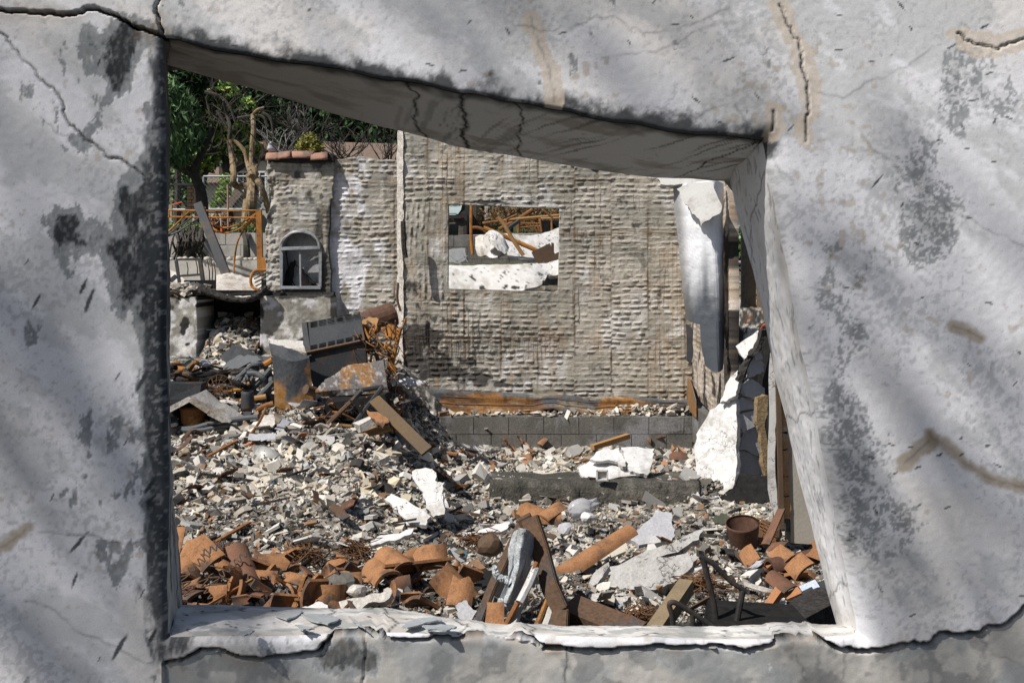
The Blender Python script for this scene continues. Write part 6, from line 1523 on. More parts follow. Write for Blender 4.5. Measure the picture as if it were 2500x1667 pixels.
sheet_o = sheet('tray', None, [[(395, 870, 9.9), (420, 890, 9.85), (460, 902, 9.8), (520, 912, 9.8), (556, 920, 9.8)], [(395, 885, 9.7), (430, 905, 9.65), (470, 920, 9.6), (520, 930, 9.6), (556, 930, 9.65)], [(395, 900, 9.75), (440, 922, 9.7), (480, 934, 9.7), (520, 938, 9.7), (556, 936, 9.7)]], m_soot, None, .004, .02, 95); sheet_o.parent = t; sheet_o.location = WLOC[sheet_o] - WLOC[t]
MB().tube([P(428, 886, 9.6), P(450, 906, 9.55)], .034, 10).build('handle', m_orange, t)
MB().box(P(425, 962, 9.3), (.55, .35, .22)).jitter(.02, 2).build('ash_box', m_stove, t)
m_china = M('white_china', (.60, .59, .60), (.50, .48, .48), scale=8, rough=.25, grain=.06, bump=.05, spec=.5)
for k, (px, py, r_, lab) in enumerate(((498, 896, .055, 'white china plate standing on edge in the black tray'), (504, 902, .05, 'cracked white china plate leaning on the other plate'))):
    o = MB().lathe(P(px, py, 9.6 - k * .05), [(.0, 0), (r_ * .6, .002), (r_ * 1.25, .018), (r_ * 1.28, .024), (r_ * .6, .008), (0, .007)], (.7, -.7, .3), 20, cap=False).build('china_plate', m_china, None, True); tag(o, lab, 'plate')
pot('green_bowl', 'grey green broken bowl tipped beside the china plates', P(468, 902, 9.65), [(.02, 0), (.06, .02), (.075, .07)], (-.5, -.5, .6), M('celadon', (.26, .32, .29), (.18, .23, .21), rough=.3, bump=.1), 'bowl')
for lab, pts, r_, m_, Y in (('long dark cable lying across the rubble below the peaked board', [(425, 1046), (470, 1045), (510, 1035), (560, 1026), (600, 1020), (630, 1018)], .022, m_hose, 8.5), ('second dark cable just under the long cable', [(440, 1050), (490, 1050), (540, 1040), (580, 1036)], .018, m_hose, 8.45), ('golden rusty pipe lying behind the dark can', [(560, 985), (600, 976), (650, 968)], .025, m_pipe, 9.3), ('thin golden rod crossing under the hose coil', [(560, 960), (585, 945), (610, 935)], .018, m_pipe, 9.45), ('brown rusty angle iron lying by the foot of the upright panel', [(620, 1005), (645, 992), (668, 985)], .025, m_rust, 9.0), ('long rusty rod slanting down from the upright panel', [(650, 995), (630, 1035), (600, 1075)], .012, m_rust, 8.3), ('orange pipe end pointing at the upright panel', [(636, 895), (655, 885), (666, 878)], .03, m_orange, 9.5)):
    o = MB().tube(smooth_curve([P(x, y, Y) for x, y in pts], 6), r_, 8).build('pipe' if 'cable' not in lab else 'cable', m_); tag(o, lab, 'pipe' if 'cable' not in lab else 'cable')
for k, (px, nrm, m_, lab, Y) in enumerate((([(540, 870), (565, 840), (600, 850), (680, 878), (660, 884), (600, 876), (560, 890)], (0, -.8, .6), m_stove, 'curved dark metal sheet at the foot of the fireplace', 10.4), ([(540, 895), (580, 868), (610, 865), (640, 880), (610, 884), (570, 900)], (-.3, -.7, .7), m_hose, 'arched grey metal strip behind the hose coil', 10.0), ([(550, 902), (600, 892), (628, 896), (620, 908), (565, 912)], (0, -.4, 1), m_char, 'flat charred board behind the hose coil', 9.9))):
    o = plate('metal_sheet', px, P(*px[0], Y), nrm, .015, m_, seed=130 + k, bulge=.03, step=.08); tag(o, lab, 'metal sheet' if k < 2 else 'board')
# firebox ash and slumped rubble handled with the scatter

# ------------------------------------------------------------------ middle: rusty case, ceramic, sheets
t = thing('burnt_case', 'rusty brown flat metal case stacked open on the slab corner', 'case', P(885, 1150, 8.3))
Yc = 8.35
def case_box(x0, y0, x1, y1, dpx, h, Y):
    a, b = P(x0, y0, Y), P(x1, y1, Y - .02); d = Vector((.07, .26, .02)); u = Vector((0, 0, h))
    return [a, b, b + u, a + u, a + d, b + d, b + d + u, a + d + u]
hexa('base', case_box(862, 1143, 936, 1132, 0, .12, Yc), m_oxid, t); hexa('lid', case_box(830, 1118, 900, 1105, 0, .09, Yc + .25), m_oxid, t)
MB().bar(P(862, 1124, Yc - .02), P(938, 1112, Yc - .04), .02, .015).build('rim', m_rust, t)
MB().tube(smooth_curve([P(842, 1104, Yc + .3), P(862, 1094, Yc + .4), P(890, 1092, Yc + .4)], 4), .012, 6).build('slot', m_soot, t)
t = thing('fire_poker', 'long thin bent iron poker slanting down from the rusty case', 'poker', P(780, 1220, 7.3))
MB().tube([P(866, 1110, 7.7), P(842, 1140, 7.6), P(800, 1190, 7.45), P(770, 1222, 7.3)], .013, 7).build('shaft', m_rustd, t); MB().tube(smooth_curve([P(866, 1110, 7.7), P(880, 1104, 7.7), P(888, 1096, 7.75), P(880, 1088, 7.8), P(870, 1094, 7.75)], 5), .009, 6).build('hook', m_steel, t)
MB().tube([P(858, 1106, 7.7), P(864, 1114, 7.7), P(856, 1120, 7.7)], .007, 5).build('prong', m_steel, t)
o = MB().lathe(P(806, 1138, 7.9), [(.0, 0), (.045, .0), (.048, .012), (.044, .016), (.0, .006)], (-.2, -.9, .4), 18, cap=False).build('round_lid', m_rust, None, True); tag(o, 'small round rusty lid beside the bent grey sheet', 'lid')
for k, (px, nrm, m_, lab, Y) in enumerate((([(697, 1098), (765, 1078), (780, 1092), (812, 1118), (790, 1122), (730, 1118)], (-.1, -.6, .8), M('ash_grey_sheet', (.33, .32, .29), (.26, .25, .23), scale=4, rough=.8, bump=.3), 'bent grey sheet draped over the black round pot', 8.0), ([(760, 1147), (715, 1160), (690, 1185), (720, 1170), (762, 1150)], (0, -.5, 1), m_china, 'white curved china sliver left of the poker', 7.8))):
    o = plate('bent_sheet' if k == 0 else 'china_shard', px, P(*px[0], Y), nrm, .012, m_, seed=140 + k, bulge=.04, step=.06); tag(o, lab, 'sheet' if k == 0 else 'china piece')
pot('burnt_pot', 'black round pot lying open towards the viewer below the bent grey sheet', P(735, 1135, 8.0), [(.03, 0), (.09, .02), (.095, .22), (.10, .23)], (-.62, -.75, -.05), m_soot, 'pot')
m_enam = M('grey_enamel', (.40, .40, .37), (.34, .335, .31), scale=3, rough=.35, bump=.1, grain=.1, c3=(.10, .10, .095), s3=2.4, spec=.5)
o = pot('enamel_bowl', 'grey curved enamel bowl shell left of the black round pot', P(640, 1142, 7.85), [(.02, 0), (.09, .02), (.12, .08), (.125, .13)], (.35, .7, .55), m_enam, 'bowl', sq=.75)
# broken washbasin with a patterned rim
def curved_shard(name, lab, cat, c, r0, a0, a1, h, th, axis, spin, mat, flare=.0, seed=1, parent=None, n=18):
    """piece of a thick round shell, with a torn edge"""
    q = Vector((0, 0, 1)).rotation_difference(Vector(axis).normalized()) @ Quaternion((0, 0, 1), spin); rr = random.Random(seed); c = Vector(c); vs = []; m_ = 5
    tear = [rr.uniform(.0, .35) for _ in range(n + 1)]
    for s in (0, 1):
        for j in range(m_):
            for i in range(n + 1):
                a = a0 + (a1 - a0) * i / n; tt = j / (m_ - 1); hh = h * tt * (1 - tear[i] * .8 if tt > 0 else 1); R_ = r0 + flare * tt - s * th
                vs.append(c + q @ Vector((R_ * math.cos(a), R_ * math.sin(a), hh)))
    w = n + 1; o_ = m_ * w; F = []
    for j in range(m_ - 1):
        for i in range(n): F.append((j * w + i, j * w + i + 1, (j + 1) * w + i + 1, (j + 1) * w + i)); F.append((o_ + j * w + i, o_ + (j + 1) * w + i, o_ + (j + 1) * w + i + 1, o_ + j * w + i + 1))
    for i in range(n): F.append((i, o_ + i, o_ + i + 1, i + 1)); F.append(((m_ - 1) * w + i, (m_ - 1) * w + i + 1, o_ + (m_ - 1) * w + i + 1, o_ + (m_ - 1) * w + i))
    for j in range(m_ - 1): F.append((j * w, (j + 1) * w, o_ + (j + 1) * w, o_ + j * w)); F.append((j * w + n, o_ + j * w + n, o_ + (j + 1) * w + n, (j + 1) * w + n))
    o = mk(name, vs, F, mat, parent, True)
    if lab: tag(o, lab, cat)
    return o
m_sink = M('sooty_ceramic', (.50, .49, .46), (.30, .29, .27), scale=5, rough=.3, grain=.12, bump=.1, spec=.5, c3=(.07, .065, .06), s3=2.6)
o = plate('basin_shard', [(620, 1285), (628, 1255), (640, 1190), (650, 1200), (665, 1225), (690, 1245), (660, 1255), (640, 1268), (632, 1290)], P(640, 1250, 7.0), (.5, -.8, .3), .022, m_sink, seed=150, bulge=.05, step=.05, jagamp=3); tag(o, 'pointed sooty shard of a broken ceramic washbasin standing up', 'basin piece')
t = thing('painted_basin_piece', 'arched piece of washbasin rim with a faint painted flower border', 'basin piece', P(680, 1290, 6.9))
curved_shard('rim', None, None, P(664, 1300, 6.95), .125, -.15, 2.95, .14, .02, (-.35, -.9, .05), .15, m_sink, .0, 5, t)
m_pink = M('faded_pink', (.55, .36, .33), bump=0); m_blue = M('faded_blue', (.36, .50, .56), bump=0)
for k in range(5):
    a = .15 + k * .32; c0 = P(664, 1300, 6.95); q = Vector((0, 0, 1)).rotation_difference(Vector((-.35, -.9, .05)).normalized()) @ Quaternion((0, 0, 1), .15)
    cc = c0 + q @ Vector((.127 * math.cos(a), .127 * math.sin(a), .06)); nrm = q @ Vector((math.cos(a), math.sin(a), 0)); u = nrm.cross(q @ Vector((0, 0, 1)))
    MB().add([cc + nrm * .002 + (u * math.cos(b) * .014 + (q @ Vector((0, 0, 1))) * math.sin(b) * .018) for b in np.linspace(0, 5.6, 5)], [(0, 1, 2, 3, 4)]).build('painted_flower', (m_pink, m_blue)[k % 2], t)
o = plate('white_plate_shard', [(672, 1225), (705, 1192), (735, 1180), (762, 1215), (748, 1240), (725, 1246), (700, 1240)], P(710, 1220, 7.2), (-.15, -.45, 1), .015, m_slabw, seed=152); tag(o, 'flat white four cornered ceramic slab right of the washbasin pieces', 'ceramic slab')
o = curved_shard('painted_cup', 'white china cup piece with faint blue bands lying on ash', 'cup', P(528, 1262, 6.7), .05, .4, 3.3, .11, .006, (.9, -.3, -.12), .6, m_china, -.012, 8)
for k in range(3):
    q = Vector((0, 0, 1)).rotation_difference(Vector((.9, -.3, -.12)).normalized()) @ Quaternion((0, 0, 1), .6); c0 = P(528, 1262, 6.7); hh = .025 + .028 * k; vs = []
    for i in range(13):
        a = .4 + 2.9 * i / 12
        for dz in (0, .007 if k != 1 else .014): vs.append(c0 + q @ Vector(((.0508 - .012 * hh / .11) * math.cos(a), (.0508 - .012 * hh / .11) * math.sin(a), hh + dz)))
    b = mk('painted_band', vs, [(2 * i, 2 * i + 1, 2 * i + 3, 2 * i + 2) for i in range(12)], (m_blue, m_pink, m_blue)[k], o)
curved_shard('brown_bowl', 'half buried brown bowl rim filled with ash', 'bowl', P(513, 1232, 6.95), .055, 0, 6.28, .05, .008, (.1, -.35, .9), 0, M('brown_glaze', (.14, .10, .075), (.08, .06, .05), rough=.3, bump=.1), .012, 9)
o = pot('teal_cup', 'small teal blue cup piece behind the washbasin', P(662, 1190, 7.3), [(.02, 0), (.025, .01), (.03, .07)], (.3, -.2, .9), M('teal_glaze', (.07, .20, .25), (.05, .14, .18), rough=.25, bump=.05, spec=.5), 'cup')
o = curved_shard('grey_bowl_shard', 'thick grey rounded pottery shard at the left jamb', 'pottery piece', P(438, 1170, 7.3), .13, .4, 2.5, .16, .02, (-.1, -.8, .3), .1, m_enam, 0, 12)
m_slate = M('weathered_slab', (.44, .43, .415), (.33, .32, .305), scale=4, rough=.95, grain=.2, gscale=70, bump=.8, bscale=30, bdist=.012, c3=(.24, .225, .205), s3=5, crack=(2.2, .006))
# white slabs lying on the rubble
for k, (px, nrm, th, m_, lab, Y) in enumerate((
    ([(1005, 1150), (1050, 1143), (1064, 1152), (1062, 1172), (1085, 1176), (1082, 1210), (1085, 1255), (1058, 1262), (1040, 1240), (1032, 1200), (1010, 1170)], (-.15, -.75, .75), .03, m_slabw, 'bright white cracked plaster slab propped up in the middle of the rubble', 7.25),
    ([(938, 1218), (955, 1204), (1000, 1225), (1052, 1262), (1040, 1282), (1000, 1278), (960, 1240)], (-.1, -.45, .9), .03, m_slabw, 'white pitted plaster slab lying left of the propped up white slab', 7.0),
    ([(905, 1322), (940, 1305), (1010, 1290), (1000, 1306), (950, 1318), (908, 1334)], (0, -.4, 1), .025, m_slabw, 'long narrow white slab below the white pitted slab', 6.4),
    ([(1125, 1302), (1200, 1285), (1245, 1272), (1238, 1290), (1180, 1302), (1130, 1312)], (0, -.3, 1), .02, m_slabw, 'long narrow white slab left of the rusty channel frame', 6.35),
    ([(1412, 1150), (1440, 1122), (1500, 1125), (1520, 1140), (1560, 1160), (1500, 1168), (1424, 1164)], (-.05, -.55, .85), .03, m_slabw, 'left piece of the cracked white slab resting on the step', 8.7),
    ([(1440, 1120), (1478, 1092), (1512, 1092), (1520, 1112), (1528, 1138), (1500, 1124)], (-.05, -.55, .85), .03, m_slabw, 'upper middle piece of the cracked white slab resting on the step', 8.74),
    ([(1516, 1092), (1598, 1094), (1594, 1125), (1580, 1160), (1545, 1150), (1530, 1138), (1522, 1112)], (.05, -.55, .85), .035, m_slabw, 'right squared piece of the cracked white slab resting on the step', 8.74),
    ([(740, 1290), (748, 1268), (772, 1262), (768, 1282), (750, 1308), (742, 1304)], (-.2, -.6, .8), .03, m_slabw, 'upright white plaster block right of the patterned washbasin rim', 6.7),
    ([(818, 1190), (828, 1170), (838, 1172), (832, 1200), (820, 1214)], (-.3, -.7, .6), .03, m_slabw, 'white upright sliver beside the black round boulder', 7.3),
    ([(868, 1218), (900, 1220), (928, 1240), (940, 1262), (915, 1258), (880, 1240)], (.2, -.5, .8), .012, m_stove, 'blue grey metal sheet left of the white pitted slab', 7.0),
    ([(1062, 1208), (1074, 1200), (1086, 1206), (1096, 1240), (1080, 1232)], (.2, -.6, .8), .02, m_slabw, 'thin white sliver at the right of the propped up white slab', 7.2),
    ([(1560, 1290), (1600, 1246), (1640, 1252), (1648, 1290), (1640, 1320), (1560, 1330), (1515, 1310)], (0, -.45, .9), .03, m_greyst, 'large pale grey plaster sheet behind the long red tile', 6.6),
    ([(1480, 1425), (1500, 1392), (1580, 1362), (1680, 1350), (1704, 1360), (1690, 1384), (1640, 1424), (1600, 1438), (1492, 1444)], (-.12, -.62, .78), .06, m_slate, 'broad grey stone like slab behind the black chair frame', 5.5),
    ([(1632, 1330), (1716, 1290), (1706, 1318), (1655, 1348), (1560, 1376), (1484, 1404), (1490, 1382), (1560, 1352)], (-.12, -.62, .78), .05, m_slate, 'upper layer of the broad grey slab, split away', 5.68),
    ([(1425, 1432), (1450, 1400), (1486, 1370), (1480, 1392), (1460, 1424), (1436, 1436)], (-.3, -.6, .8), .04, m_slate, 'small wedge of grey slab left of the broad grey slab', 5.5),
    ([(1395, 1390), (1440, 1386), (1470, 1392), (1420, 1404)], (0, -.3, 1), .03, m_plas, 'flat grey splinter in front of the long red tile', 5.75),
    ([(1425, 1470), (1490, 1458), (1540, 1455), (1520, 1470), (1450, 1484)], (0, -.35, 1), .04, m_plas, 'low flat grey slab below the broad grey slab', 5.2),
    ([(1520, 1475), (1535, 1458), (1550, 1486), (1542, 1494), (1520, 1492)], (-.3, -.7, .6), .05, m_slabw, 'pointed white lump in front of the broad grey slab', 5.35),
    ([(1700, 1340), (1718, 1318), (1734, 1330), (1722, 1352)], (-.2, -.5, .8), .05, m_cmu, 'dark grey lump at the right end of the split slab', 5.95))):
    o = plate('plaster_slab' if 'metal' not in lab else 'metal_sheet', px, P(sum(q[0] for q in px) / len(px), sum(q[1] for q in px) / len(px), Y), nrm, th, m_, seed=160 + k, jagamp=5, rough=.012, bulge=.012, step=.08); tag(o, lab, 'slab' if 'metal' not in lab else 'metal sheet')
V, F = rock(5, .16, .14, .13, 3); o = mk('black_boulder', [Vector(v) + P(868, 1205, 7.45) for v in V], F, m_step, None, True); tag(o, 'round black charred boulder below the slab corner', 'boulder')
V, F = rock(8, .16, .1, .1, 3); o = mk('black_boulder', [Vector(v) + P(640, 1402, 5.75) for v in V], F, m_step, None, True); tag(o, 'black charred block behind the red tiles under the left end of the sill', 'boulder')
t = thing('small_tray', 'small square pale tray standing at the edge of the step', 'tray', P(1470, 1172, 8.45))
MB().box(P(1470, 1160, 8.47), (.08, .01, .075)).build('panel', m_kerb, t)
for a, b in (((1456, 1148), (1484, 1148)), ((1456, 1171), (1484, 1171)), ((1457, 1148), (1457, 1171)), ((1483, 1148), (1483, 1171))): MB().bar(P(*a, 8.45), P(*b, 8.45), .012, .03, (0, 1, 0)).build('rim', m_slabw, t)
o = MB().bar(P(1446, 1092, 10.4), P(1534, 1064, 10.7), .06, .05).build('charred_batten', m_pipe); tag(o, 'golden brown scorched batten lying behind the cracked white slab', 'batten')
# clear plastic jug
m_plast = M('melted_plastic', (.75, .75, .77), (.6, .6, .62), scale=6, rough=.2, trans=.55, grain=.05, bump=.2, spec=.5)
o = MB().lathe(P(1396, 1248, 7.3), [(.02, -.02), (.045, -.01), (.066, .03), (.072, .07), (.066, .11), (.04, .14), (.025, .17), (.024, .21)], (.88, .3, .25), 18, .85).jitter(.009, 1).build('plastic_jug', m_plast, None, True); tag(o, 'crumpled milky plastic jug lying at the foot of the step', 'jug')
# bucket, fan etc on the right
pot('rusty_bucket', 'open rusty bucket standing under the leaning slab', P(1816, 1336, 6.6), [(.075, 0), (.085, .02), (.105, .16), (.11, .175)], (-.12, -.25, 1), m_oxid, 'bucket', 24)
o = plate('green_sheet', [(1735, 1262), (1760, 1250), (1790, 1258), (1780, 1275), (1745, 1278)], P(1760, 1265, 7.2), (0, -.4, 1), .01, M('dark_green_sheet', (.08, .085, .06), rough=.5, bump=.2), seed=171, bulge=.02, step=.05); tag(o, 'dark green bent sheet left of the rusty bucket', 'sheet')
t = thing('mesh_roll', 'brown crushed roll of wire mesh right of the rusty bucket', 'wire mesh', P(1868, 1330, 6.7))
for k in range(16):
    MB().tube(smooth_curve([P(1846 + k * 2.6, 1262 + k * 2 + rr.uniform(-4, 4), 6.9), P(1852 + k * 2.6, 1290 + k, 6.8), P(1846 + k * 3.2, 1325 + rr.uniform(-6, 6), 6.7)], 4), .004, 4).build('wire', m_rustwire, t)
for k in range(8):
    MB().tube(smooth_curve([P(1848, 1262 + k * 8, 6.85), P(1870, 1272 + k * 8, 6.75), P(1896, 1292 + k * 6, 6.75)], 4), .004, 4).build('wire', m_rust, t)
V, F = rock(15, .12, .1, .1, 2); mk('ash_core', [Vector(v) + P(1870, 1305, 6.9) for v in V], F, m_brown, t)
# black chair frame
t = thing('burnt_chair', 'black bent tubular chair frame sticking up at the bottom right', 'chair', P(1760, 1540, 4.6))
def tb(pts, r_, par, m_=m_soot, Y=4.65, name='tube'): return MB().tube(smooth_curve([P(x, y, Y) for x, y in pts], 5), r_, 9).build(name, m_, par)
m_blackm = M('black_steel', (.022, .022, .024), (.05, .045, .04), scale=8, rough=.5, grain=.3, bump=.3, spec=.4, c3=(.09, .055, .035), s3=4)
tb([(1715, 1360), (1728, 1410), (1742, 1470), (1752, 1545)], .014, t, m_blackm); tb([(1708, 1358), (1740, 1375), (1780, 1415), (1822, 1444)], .012, t, m_blackm); tb([(1814, 1440), (1804, 1490), (1794, 1545)], .014, t, m_blackm)
t = thing('bent_rail', 'low black bent rail with a curved corner resting behind the sill', 'rail', P(1660, 1545, 4.5))
tb([(1645, 1548), (1640, 1500), (1634, 1478), (1640, 1470), (1656, 1474), (1700, 1502), (1740, 1530), (1760, 1545)], .012, t, m_blackm, 4.5); tb([(1690, 1495), (1693, 1545)], .011, t, m_blackm, 4.5)
o = MB().bar(P(1676, 1430, 5.0), P(1598, 1545, 4.6), .07, .07).build('timber_bar', M('scorched_oak', (.28, .21, .12), (.17, .13, .085), scale=5, rough=.8, grain=.25, bump=.4)); tag(o, 'square brown timber bar leaning beside the low black rail', 'timber')
o = MB().bar(P(1905, 1540, 4.8), P(2045, 1468, 5.2), .2, .12).jitter(.02, 4).build('charred_timber', m_char); tag(o, 'thick charred timber lying at the right end of the sill', 'timber')
o = MB().box(P(1840, 1530, 4.75), (.42, .3, .12)).jitter(.04, 6).build('dark_board', m_soot); tag(o, 'black board between the chair frame and the charred timber', 'board')  # plain black box in the gap beside the timber
o = MB().bar(P(1390, 1478, 5.0), P(1560, 1548, 4.7), .13, .05, (.1, -.6, 1)).build('black_plank', m_rustd); tag(o, 'dark plank sloping right from the foot of the rusty channel frame', 'plank')
# rusty channel frame with melted white stuff
t = thing('steel_channel', 'tall bent rusty steel channel frame rising behind the middle of the sill', 'frame', P(1300, 1545, 4.7))
def channel(pts, w, h, par, m_, Y):
    pts = [P(x, y, Y + .25 * (1545 - y) / 280) for x, y in pts]
    for a, b in zip(pts[:-1], pts[1:]):
        MB().bar(a, b + (b - a).normalized() * .004, w, .012, (-.35, -1, .3)).build('channel_web', m_, par)
        d = (b - a).normalized(); up = Vector((-.35, -1, .3)); x_ = d.cross(up).normalized()
        for s in (-1, 1): MB().bar(a + x_ * w / 2 * s + up.normalized() * -h / 2, b + x_ * w / 2 * s + up.normalized() * -h / 2, .01, h, (-.35, -1, .3)).build('channel_flange', m_, par)
channel([(1292, 1264), (1318, 1345), (1340, 1430), (1366, 1488), (1362, 1552)], .075, .035, t, m_rustd, 4.75)
channel([(1274, 1272), (1238, 1350), (1200, 1430), (1160, 1535)], .03, .03, t, m_rustd, 4.8)
MB().bar(P(1268, 1278, 5.05), P(1298, 1262, 5.05), .06, .04).build('top_rail', m_rustd, t)
for a, b, w, m_ in (((1312, 1372), (1226, 1545), .014, m_rust), ((1308, 1385), (1268, 1470), .02, m_slabw), ((1268, 1470), (1246, 1545), .022, m_kerb), ((1350, 1470), (1325, 1548), .02, m_kerb), ((1335, 1462), (1300, 1548), .014, m_rust)):
    MB().tube([P(*a, 4.85), P((a[0] + b[0]) / 2 + 2, (a[1] + b[1]) / 2, 4.8), P(*b, 4.75)], w, 7).build('bar', m_, t)
m_melt = M('melted_glass', (.58, .615, .64), (.44, .475, .50), scale=9, rough=.4, grain=.2, bump=1, bscale=24, bdist=.03, spec=.5, c3=(.33, .33, .32), s3=7)
t2 = thing('melted_mass', 'pale bluish white melted mass draped inside the rusty channel frame', 'melted lump', P(1270, 1450, 4.95))
def adopt(o, par): o.parent = par; o.location = WLOC[o] - WLOC[par]; return o
adopt(sheet('upper_lobe', None, [[(1258, 1300, 4.95), (1278, 1290, 4.85), (1298, 1304, 4.95)], [(1242, 1340, 4.95), (1270, 1340, 4.83), (1304, 1345, 4.95)], [(1240, 1385, 4.95), (1266, 1390, 4.82), (1296, 1388, 4.95)], [(1236, 1420, 4.92), (1256, 1425, 4.84), (1276, 1420, 4.92)], [(1220, 1465, 4.9), (1236, 1472, 4.83), (1254, 1468, 4.9)]], m_melt, None, .012, .05, 171), t2)
for pts, r0, r1 in (([(1206, 1380), (1212, 1402), (1228, 1412), (1245, 1420)], .010, .02), ([(1236, 1465), (1215, 1500), (1190, 1540)], .035, .02)):
    MB().tube(smooth_curve([P(x, y, 4.88) for x, y in pts], 5), r0, 9, True, r1).jitter(.006, 2).build('melted_arm', m_melt, t2)
# black block put in for the dark recess behind the frame
o = MB().box(P(1255, 1500, 5.4), (.5, .5, .3)).jitter(.05, 8).build('dark_block', m_soot); tag(o, 'black block standing in for the shade inside the rusty channel frame', 'dark lump')

t = thing('scrap_wires', 'blackened tangle of bent pipes and rods left of the hose coil', 'wire tangle', P(500, 960, 9.4))
for k in range(34):
    x, y = rr.uniform(405, 600), rr.uniform(880, 1000); a_ = rr.uniform(-.7, .7); L_ = rr.uniform(15, 45)
    MB().tube(smooth_curve([P(x - math.cos(a_) * L_, y - math.sin(a_) * L_ * .6, 9.45), P(x + rr.uniform(-5, 5), y + rr.uniform(-12, 4), 9.35), P(x + math.cos(a_) * L_, y + math.sin(a_) * L_ * .6, 9.4)], 5), rr.choice((.006, .010, .016, .022)), 6).build('rod', rr.choice((m_soot, m_steel, m_rustd, m_rustd, m_char, m_rust)), t)
# charred sheet scraps and bent strips through the heap
rc = random.Random(404); WHERE = [(430, 1000), (470, 960), (520, 1015), (560, 1060), (450, 1110), (600, 1040), (690, 1060), (720, 1095), (560, 1180), (470, 1215), (780, 1050), (700, 1170), (850, 1250), (770, 1240), (600, 1240), (900, 1180), (830, 1280), (1150, 1110), (1000, 1330), (1080, 1340), (1140, 1330), (1330, 1330), (1640, 1290), (1690, 1300), (1720, 1240), (1620, 1345), (1780, 1370), (1830, 1420), (1470, 1500), (1560, 1480), (420, 1060), (640, 1090), (530, 870), (470, 860), (1300, 1340), (1000, 1300), (410, 900), (440, 940), (500, 940), (545, 1000), (590, 985), (560, 925), (620, 1010), (690, 1020), (740, 1015), (790, 985), (650, 1065), (480, 1075), (540, 1055), (960, 960), (980, 1000), (930, 1060)]
for k, (x0, y0) in enumerate(WHERE):
    p = G(x0, y0); L = rc.uniform(16, 38) * p.y / 2500 * 1.0; w_ = L * rc.uniform(.25, .7); az = rc.uniform(0, 6.28); cu_ = rc.uniform(-1.6, 1.6); tl = Matrix.Rotation(az, 3, 'Z') @ Matrix.Rotation(rc.uniform(-.5, .7), 3, 'X') @ Matrix.Rotation(rc.uniform(-.5, .5), 3, 'Y')
    vs = []; nn_ = 9
    for s in (0, 1):
        for i in range(nn_):
            t_ = (i / (nn_ - 1) - .5) * 2; hh = cu_ * t_ * t_ * L * .3
            for d_ in (-1, 1): vs.append(p + Vector((0, 0, .07)) + tl @ Vector((t_ * L, d_ * w_ * (1 - .4 * rc.random()), hh + (1 - s) * .008)))
    m2 = nn_ * 2; fs = []
    for i in range(nn_ - 1):
        a_ = 2 * i; fs += [(a_, a_ + 2, a_ + 3, a_ + 1), (m2 + a_, m2 + a_ + 1, m2 + a_ + 3, m2 + a_ + 2), (a_, m2 + a_, m2 + a_ + 2, a_ + 2), (a_ + 1, a_ + 3, m2 + a_ + 3, m2 + a_ + 1)]
    fs += [(0, 1, m2 + 1, m2), (m2 - 2, 2 * m2 - 2, 2 * m2 - 1, m2 - 1)]
    mm_, wd_ = rc.choice(((m_stove, 'dark blue grey'), (m_rustd, 'dark rusty'), (m_char, 'charred black'), (m_greyst, 'pale grey'), (m_plas, 'dusty beige'), (m_oxid, 'red brown rusty')))
    o = mk('bent_scrap', vs, fs, mm_, None, False); o['_px'] = (x0, y0, L); tag(o, wd_ + ' bent scrap lying in the rubble', 'scrap', wd_ + ' bent scraps in the rubble')
# ------------------------------------------------------------------ terracotta roof tiles
def tile_piece(lab, px, py, Y, rot, length=.4, r1=.10, r2=.085, arc=math.pi * .95, a0=0.0, broken=.3, seed=0, mat=None, th=.015, group='broken roof tiles under the sill', n=11):
    V, F = barrel_mesh(length, r1, r2, arc, th, a0, broken, seed, n)
    R = Matrix.Rotation(rot[2], 3, 'Z') @ Matrix.Rotation(rot[1], 3, 'Y') @ Matrix.Rotation(rot[0], 3, 'X')
    o = mk('roof_tile', place_tile(V, P(px, py, Y), R), F, mat or m_tile, None, True)
    me = o.data
    me.set_sharp_from_angle(angle=math.radians(38))
    return tag(o, lab, 'roof tile', group)
tile_piece('long whole red roof tile lying behind the rusty channel frame, open end up', 1438, 1372, 5.75, (.30, -.15, -.95), .70, .078, .062, broken=0, seed=1)
tile_piece('upper of two red tiles nested at the top of the heap under the sill', 962, 1385, 5.55, (.15, .25, .6), .28, .09, .08, broken=.3, seed=2)#, broken=.2, seed=2)
tile_piece('lower of two red tiles nested at the top of the heap under the sill', 930, 1412, 5.5, (.05, .2, .45), .34, .095, .085, broken=.35, seed=3)#, broken=.2, seed=3)
tile_piece('smooth red half tile behind the nested pair', 1005, 1380, 5.7, (0, .3, -.3), .22, .085, .08, broken=.3, seed=4)
tile_piece('red ring shaped tile piece standing open around a grey stone', 800, 1440, 5.15, (1.35, .1, .3), .11, .105, .10, math.pi * 1.25, .5, broken=.25, seed=5)
tile_piece('red tile with black soot stain lying open below the nested pair', 915, 1450, 5.3, (.5, 2.6, .4), .3, .11, .10, math.pi * .8, .2, broken=.4, seed=6, mat=m_tile)
tile_piece('tall red flat tile edge on at the left jamb', 444, 1365, 5.9, (.9, .1, .1), .35, .10, .09, math.pi * .5, .8, broken=.1, seed=7)
tile_piece('red trough tile lying on the left corner of the heap', 528, 1440, 5.25, (.45, 3.0, .1), .36, .17, .16, math.pi * .36, 1.0, broken=.05, seed=8)
tile_piece('broad red tile turned up behind the trough tile', 512, 1375, 5.55, (.5, .35, 1.1), .22, .15, .14, math.pi * .32, 1.05, broken=.15, seed=9)
tile_piece('scorched brown tile slanting down from the broad red tile', 592, 1408, 5.45, (.5, .5, .75), .40, .09, .08, math.pi * .55, .5, broken=.05, seed=10, mat=m_tile_d)
